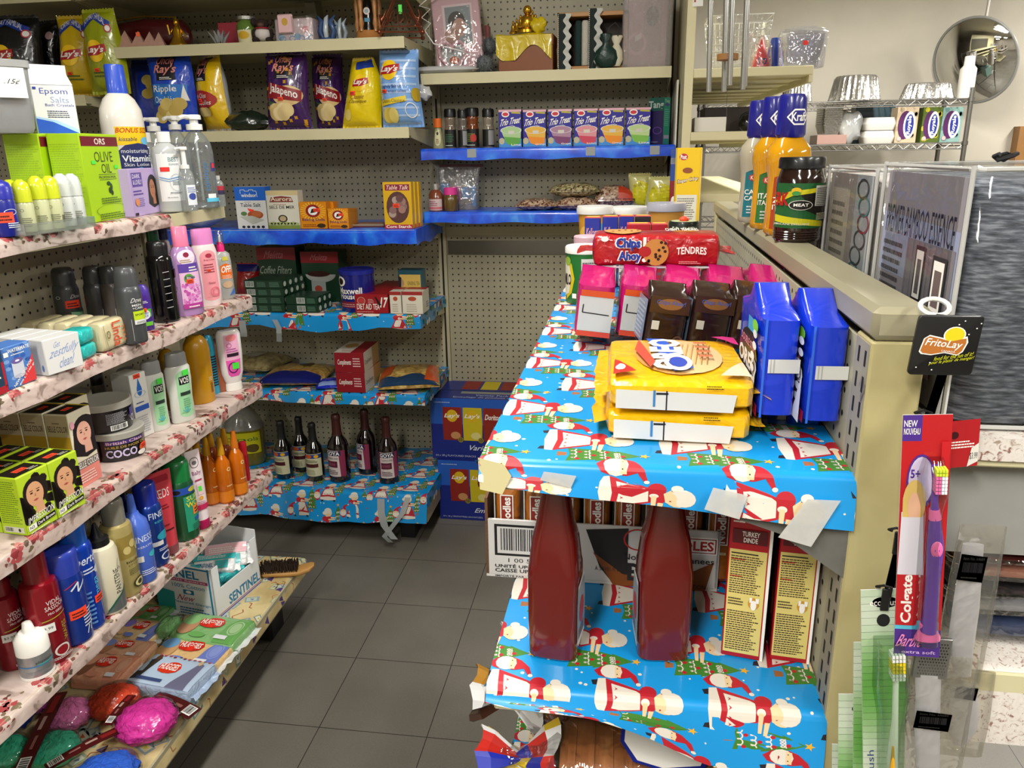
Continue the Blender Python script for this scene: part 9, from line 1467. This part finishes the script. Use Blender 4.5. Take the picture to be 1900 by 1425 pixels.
# ================================================================ tall gondola beyond the cereal box
g5 = thing('tall_gondola', 'tall cream gondola with deep shelves behind the wind chime', 'shelving', (0, 0, 0)); X0, Y0_ = .1785, 2.75
MB().box(X0, Y0_, 0, X0+.028, Y0_+1.75, 2.5, CREAM2).build('end_post', g5)
for zt_, x1, nm in ((1.757, .582, 0), (1.561, .50, 0), (1.36, .5, 0)):
 mb = MB(); mb.box(X0+.028,Y0_,zt_-.028,x1,Y0_+1.7,zt_,CREAM2,.002); [mb.box(X0+.03,Y0_+.1+k*.22,zt_-.034,x1-.01,Y0_+.13+k*.22,zt_-.028,CREAM2) for k in range(7)]; mb.box(x1-.012,Y0_,zt_-.05,x1,Y0_+1.7,zt_-.028,CREAM2); mb.build('shelf',g5)
MB().box(X0+.028, Y0_+.6, 0, X0+.04, Y0_+1.7, 2.3, mat('4a463a', .6)).build('back_panel', g5)
mb = MB(); mb.box(0,-.001,0,.032,0,.022,mat('d8d8d4')); mb.box(.004,-.0014,.012,.01,-.001,.018,mat('a83a3a')); p = at(1285,12,y=2.74); solo(mb,'price_tag','white price tag on the tall cream post at the top','tag',(p.x,2.74,p.z))
z = 1.7575
def pxy(u, Y, z): p = at(u, 300, y=Y); return Vector((p.x, Y, z))
a = pxy(1292,2.95,z); H = height(a,30); W = 112*px(a)[2]/FPX*1.0; t = thing('wire_basket','white wire basket in plastic on the tall gondola shelf','basket',a+Vector((W/2,.1,0))); mb = MB(); WR2 = mat('c8c8c4',.3)
for i in range(9):
 zz = H*i/8; f_ = .8+.2*i/8; mb.tube([(-W/2*f_, -.1*f_, zz), (W/2*f_, -.1*f_, zz), (W/2*f_, .1*f_, zz), (-W/2*f_, .1*f_, zz)], .0016, WR2, 5, True)
for i in range(13): x = -W/2+W*i/12; mb.tube([(x, -.1, H), (x*.8, -.08, 0), (x*.8, .08, 0), (x, .1, H)], .0012, WR2, 4)
mb.build('wire_frame',t); mb = MB(); mb.loft([(0,W*.42,.085,6),(H,W*.54,.11,6)],film('ffffff',.1,.05,.9,20),26,ct=False); mb.build('clear_film',t)
a = pxy(1398,2.86,z); H = height(a,72); t = thing('party_cups','red pointed party hats pack marked 10','party hats',a); mb = MB(); mb.lathe([(0,.03),(H*.3,.026),(H*.95,.004),(H,.001)],k4('c8343c'),20); d = wrapd(mb,[(0,.03,.03),(H*.3,.026,.026),(H,.002,.002)],.05,.005,H*.4); d.text('10',.25,.25,.85,.9,k4('1c2a60'),.03); d.rect(0,0,1,.15,k4('a02430')); mb.build('stacked_hats',t); mb = MB(); mb.loft([(0,.038,.034),(H*.8,.032,.026),(H*1.1,.01,.008)],film('ffffff',.12,.05,1,25),20); mb.build('clear_bag',t)
a = pxy(1420,2.87,z); H = height(a,67); mb = MB(); mb.lathe([(0,.032),(H*.8,.02),(H,.014)],k4('1c3a98'),20); solo(mb,'blue_cups','stack of blue cups between the red hats and clear containers','cups',a)
a = pxy(1470,2.84,z); H = height(a,56); t = thing('plastic_containers','stack of clear plastic containers in a crinkled bag','containers',a); mb = MB()
for i in range(4): mb.loft([(.002+i*.008,.05,.045,3),(H*.7+i*.008,.066,.055,3),(H*.72+i*.008,.07,.058,3)],film('e8e8f4',.12,.06,.1,20,.15),26,ct=False)
mb.build('containers',t); mb = MB(); mb.loft([(0,.07,.06,3),(H*.9,.076,.064,3),(H*1.02,.07,.03,3),(H*1.1,.03,.01)],film('ffffff',.18,.05,1.,22,.06),26); mb.build('crinkled_bag',t); MB().box(-.01,-.066,H*.55,.004,-.065,H*.66,mat('e02a20')).build('price_sticker',t)
z = 1.5615; a = pxy(1285,2.8,z); b2 = pxy(1343,2.8,z); carton('shoe_box','plain white box on the middle shelf of the tall gondola','box',((a+b2)/2+Vector((0,.06,0)),0,b2.x-a.x,.12,height(a,218)),'d0ccc4')
a = pxy(1300,3.05,z); carton('storage_box','dark brown box in the shade behind the white one','box',(a+Vector((.1,.1,0)),0,.19,.2,height(a,200)),'2a1c14'); a = pxy(1384,2.95,z)
mb = MB(); mb.sphere((0,0,.028),.034,.03,.03,mat('101012',.2,co=.6),16,10); mb.tube([(.03*math.cos(k*.5),0,.04+.025*math.sin(k*.5)) for k in range(7)],.004,mat('101012',.3),6); solo(mb,'black_handbag','small shiny black handbag beside the dressing bottle caps','handbag',a)
# wind chime
t = thing('wind_chime','silver tube wind chime with a round wooden clapper, hanging in front','wind chime',(.135,1.2,1.6)); ALU = mat('b4b4b0',.25,.9)
O = Vector((.135, 1.2, 1.6))
for i,(u0,u1,v1,y) in enumerate([(1322,1315,171,1.19),(1352,1343,170,1.22),(1367,1354,158,1.18),(1396,1378,166,1.2),(1391,1382,160,1.23)]):
 a = at(u0,-300,y=y); b2 = at(u1,v1,y=y); mb = MB(); mb.tube([b2-O,(a-O).lerp(b2-O,.5)+Vector((.001,0,0)),a-O],.0036,ALU,14); mb.build('chime_tube',t)
c = at(1350,106,y=1.2)-O; mb = MB(); mb.lathe([(-.004,.0148),(.004,.0148)],mat('8a6030',.5,n=.15,ns=30),26,tuple(c)); mb.build('wooden_clapper',t); c2 = at(1348,230,y=1.2)-O; MB().tube([c2,c,at(1362,-320,y=1.2)-O],.0004,mat('3a3a3a'),4).build('cord',t)
zt_ = (at(1360,-300,y=1.2)-O).z; mb = MB(); mb.lathe([(zt_,.042),(zt_+.008,.042)],mat('a8773c'),26,(c.x,0,0)); mb.tube([(c.x,0,zt_),(c.x,0,1.15)],.0012,mat('3a3a3a'),5); mb.build('top_disc',t)
# ================================================================ wire rack, mirror and door at the far wall
t = thing('wire_rack','chrome wire shelving unit against the far wall','rack',(0,0,0)); CH = mat('7c7a76',.3,.85); XR0,XR1,YR0_,YR1_ = .42,1.79,4.62,4.98
for x in (XR0, XR1):
 for y in (YR0_,YR1_): mb = MB(); mb.tube([(x,y,.02),(x,y,1.79)],.0125,CH,12); [mb.lathe([(zz,.016),(zz+.02,.016)],CH,12,(x,y,0)) for zz in (1.72,1.5,1.2)]; mb.build('post',t)
for zz in (1.735, 1.512, 1.1, .5):
 mb = MB()
 for y in (YR0_, YR1_):
  for dz in (0, -.03): mb.tube([(XR0, y, zz+dz), (XR1, y, zz+dz)], .0035, CH, 7)
  n_ = 40; mb.tube([(XR0+(XR1-XR0)*i/n_, y, zz-.03*(i % 2)) for i in range(n_+1)], .002, CH, 5)
 for i in range(46): x = XR0+(XR1-XR0)*i/45; mb.tube([(x, YR0_, zz), (x, YR1_, zz)], .002, CH, 4)
 for x in (XR0, XR1): mb.tube([(x, YR0_, zz-.015), (x, YR1_, zz-.015)], .0035, CH, 6)
 mb.build('wire_shelf', t)
FOIL = mat('b8b6b2', .22, .9, b=.3, bs=60)
def pan(label, u0, u1, vt, oval=1., zz=1.739, Y=4.72):
 a, b2 = pxy(u0, Y, zz), pxy(u1, Y, zz); W = (b2.x-a.x); H = height(a, vt); n_ = 56; rs = []
 for zf,f_ in ((0,.5),(.004,.5),(.006,.46),(H*.9,.38),(H,.34)): rs.append([(W*f_*math.cos(i*2*PI/n_)*(1+(.06 if i % 2 and .004 < zf else 0)),W*f_*oval*math.sin(i*2*PI/n_)*(1+(.06 if i % 2 and .004 < zf else 0)),zf) for i in range(n_)])
 mb = MB(); mb.rings(rs, FOIL); solo(mb, 'foil_pan', label, 'foil pan', ((a.x+b2.x)/2, Y+.02, zz), 0, 'foil pans on the wire rack')
pan('upturned round foil pan on the rack, behind the blue caps',1440,1498,150); pan('large fluted round foil pan upside down on the rack top',1526,1622,142); pan('oblong fluted foil pan near the white cleaner bottle',1655,1758,155,.6)
zz = 1.516
for i, (u0, u1, v0, c) in enumerate([(1512, 1552, 190, 0)]):
 a,b2 = pxy(u0,4.72,zz+.055),pxy(u1,4.72,zz+.055); mb = MB(); W = b2.x-a.x; [mb.loft([(k*.012,W*.36,.05,6),(.05+k*.012,W*.5,.06,6)],FOIL,24,ct=False) for k in range(9)]; solo(mb,'foil_loaf_pans','stack of foil loaf pans tilted on the middle rack shelf','foil pan',((a.x+b2.x)/2,4.74,zz+.055),.2)
a,b2 = pxy(1518,4.68,zz),pxy(1562,4.68,zz); carton('meat_tray','flat pack with a pinkish film under the foil loaf pans','tray',((a+b2)/2+Vector((.0,.1,0)),0,b2.x-a.x+.03,.18,.05),'9a7a70')
mb = MB(); mb.sphere((0,0,.09),.07,.05,.09,film('d8d4c8',.2,.08,1.,14,.35),18,12,lambda d: 1+.12*math.sin(6*d[0]+5*d[2])); a = pxy(1573,4.7,zz); solo(mb,'plastic_bag','crumpled clear bag on the middle rack shelf','bag',a+Vector((0,.05,0)))
for i in range(2):
 a,b2 = pxy(1598,4.68,zz),pxy(1657,4.68,zz); H = .07; mb = MB(); W = b2.x-a.x; mb.loft([(0,W*.46,.06,6),(H*.45,W*.5,.07,6),(H*.5,W*.5,.07,6),(H*.95,W*.45,.06,6)],mat('c8c4bc',.6),26); solo(mb,'foam_container',('lower pack of white foam containers on the rack','upper pack of white foam containers on the rack')[i],'foam container',((a.x+b2.x)/2,4.75,zz+i*H),0,'foam containers on the wire rack')
a,b2 = pxy(1578,4.86,zz),pxy(1650,4.86,zz); carton('tissue_box','dark teal box behind the white foam containers','tissue box',((a+b2)/2+Vector((0,.05,0)),0,b2.x-a.x,.1,height(a,196)),'2c4048')
def roy(c2):
 def f_(F): f = F('F'); R = random.Random(4); [f.ell(R.random(),R.random(),.12,.07,mat(c2,.4),n=8,l=1) for _ in range(10)]; f.l = 2; f.ell(.42,.5,.34,.4,k4('4a1c50')); f.ell(.62,.5,.28,.38,WH); f.ell(.62,.5,.2,.3,k4('1c2a80')); f.text('Royale',.5,.24,.74,.76,WH,.02,rot=90); f.ell(.2,.12,.1,.06,k4('d8a8a8'))
 return f_
for i,(u0,u1,c,c2,Y,lb_) in enumerate([(1655,1694,'b8a488','9a8a70',4.68,'beige Royale tissue box on the rack'),(1690,1712,'28386a','1c2a50',4.72,'blue Royale tissue box squeezed behind the beige one'),(1702,1737,'4a5a1c','a8a020',4.68,'olive and yellow Royale tissue box on the rack'),(1738,1775,'7a9a94','5a7a78',4.69,'grey teal Royale tissue box by the rack post')]):
 a,b2 = pxy(u0,Y,zz),pxy(u1,Y,zz); carton('tissue_box',lb_,'tissue box',((a+b2)/2+Vector((0,.06,0)),0,b2.x-a.x,.11,height(a,199)),c,roy(c2),'tissue boxes on the rack')
a = pxy(1768,4.7,1.739); H = height(a,104); W = 27*px(a)[2]/FPX; mb = MB(); t = thing('cleaner_bottle','white cleaner bottle at the right end of the rack top','bottle',a); mb.loft([(0,W*.5,W*.4,3),(H*.7,W*.5,W*.4,3),(H*.8,W*.3,W*.28)],k4('c4c0b8'),24); mb.build('body',t); MB().lathe([(H*.78,W*.34),(H*.99,W*.32),(H,W*.26)],k4('d4d2cc'),22).build('cap',t)
t = thing('convex_mirror','round convex security mirror hanging from a rod near the ceiling','mirror',(0,0,0)); c = at(1808,113,y=5.05); r = 76*px(c)[2]/FPX; nrm = Vector((-1.15,-1,-.5)).normalized(); u_ = nrm.orthogonal().normalized(); u_ = Vector((0,0,1)).cross(nrm).normalized(); w_ = nrm.cross(u_)
mb = MB(); rs = []
for k in range(13): a_ = k/12*.62; rr = r*math.sin(a_)/math.sin(.62); hh2 = r/math.sin(.62)*(math.cos(a_)-math.cos(.62)); rs.append([tuple(c+u_*rr*math.cos(q)+w_*rr*math.sin(q)+nrm*hh2) for q in [i*2*PI/48 for i in range(48)]])
mb.rings(rs[::-1], mat('d0d0cc', .03, 1.), True, True, False); mb.build('mirror_dome', t)
mb = MB(); mb.tube([tuple(c+u_*r*math.cos(q)+w_*r*math.sin(q)) for q in [i*2*PI/48 for i in range(48)]],.008,k4('8a8a86'),8,True); mb.build('rim',t); b2 = c-nrm*.05; MB().tube([(b2.x,b2.y,b2.z),(b2.x+.02,b2.y-.0,2.75)],.009,mat('b4b0a8',.4,.3),10).build('rod',t)
# ================================================================ things eased apart so that nothing sits inside its neighbour
for nm,dx,dy in (('crisp_bag',0,.09),('crisp_bag.004',.01,.06),('crumpled_bag',.02,0),('pompom',-.03,-.02),('pompom.001',-.035,0),('cereal_box.001',0,.06),('tissue_box.002',0,.07),('alcohol_bottle',-.008,.014),('scrubbing_brush',.012,.022),
  ('spray_can.009',-.035,0),('spray_can.011',-.03,.005),('spray_can.013',-.032,0),('spray_can.015',-.022,.01),('squeeze_tube.002',-.03,0),('pasta_bag.002',-.03,.06),('packet',-.02,0),('spray_can',0,.012),('drink_mix_box.006',.012,0),
  ('oil_tub.002',-.02,0),('oil_tub.003',-.02,0),('cleaner_bottle',.012,0),('blue_cups',.012,.05),('small_bottle',-.01,.012),('mousse_can',.014,-.004),('snack_bag.001',-.012,0),('bath_puff.007',.045,0),('wire_basket',.022,0),('glass_dish',0,-.06),('pulse_bag.003',0,.03)):
 o = bpy.data.objects[nm]; o.location = (o.location.x+dx, o.location.y+dy, o.location.z)
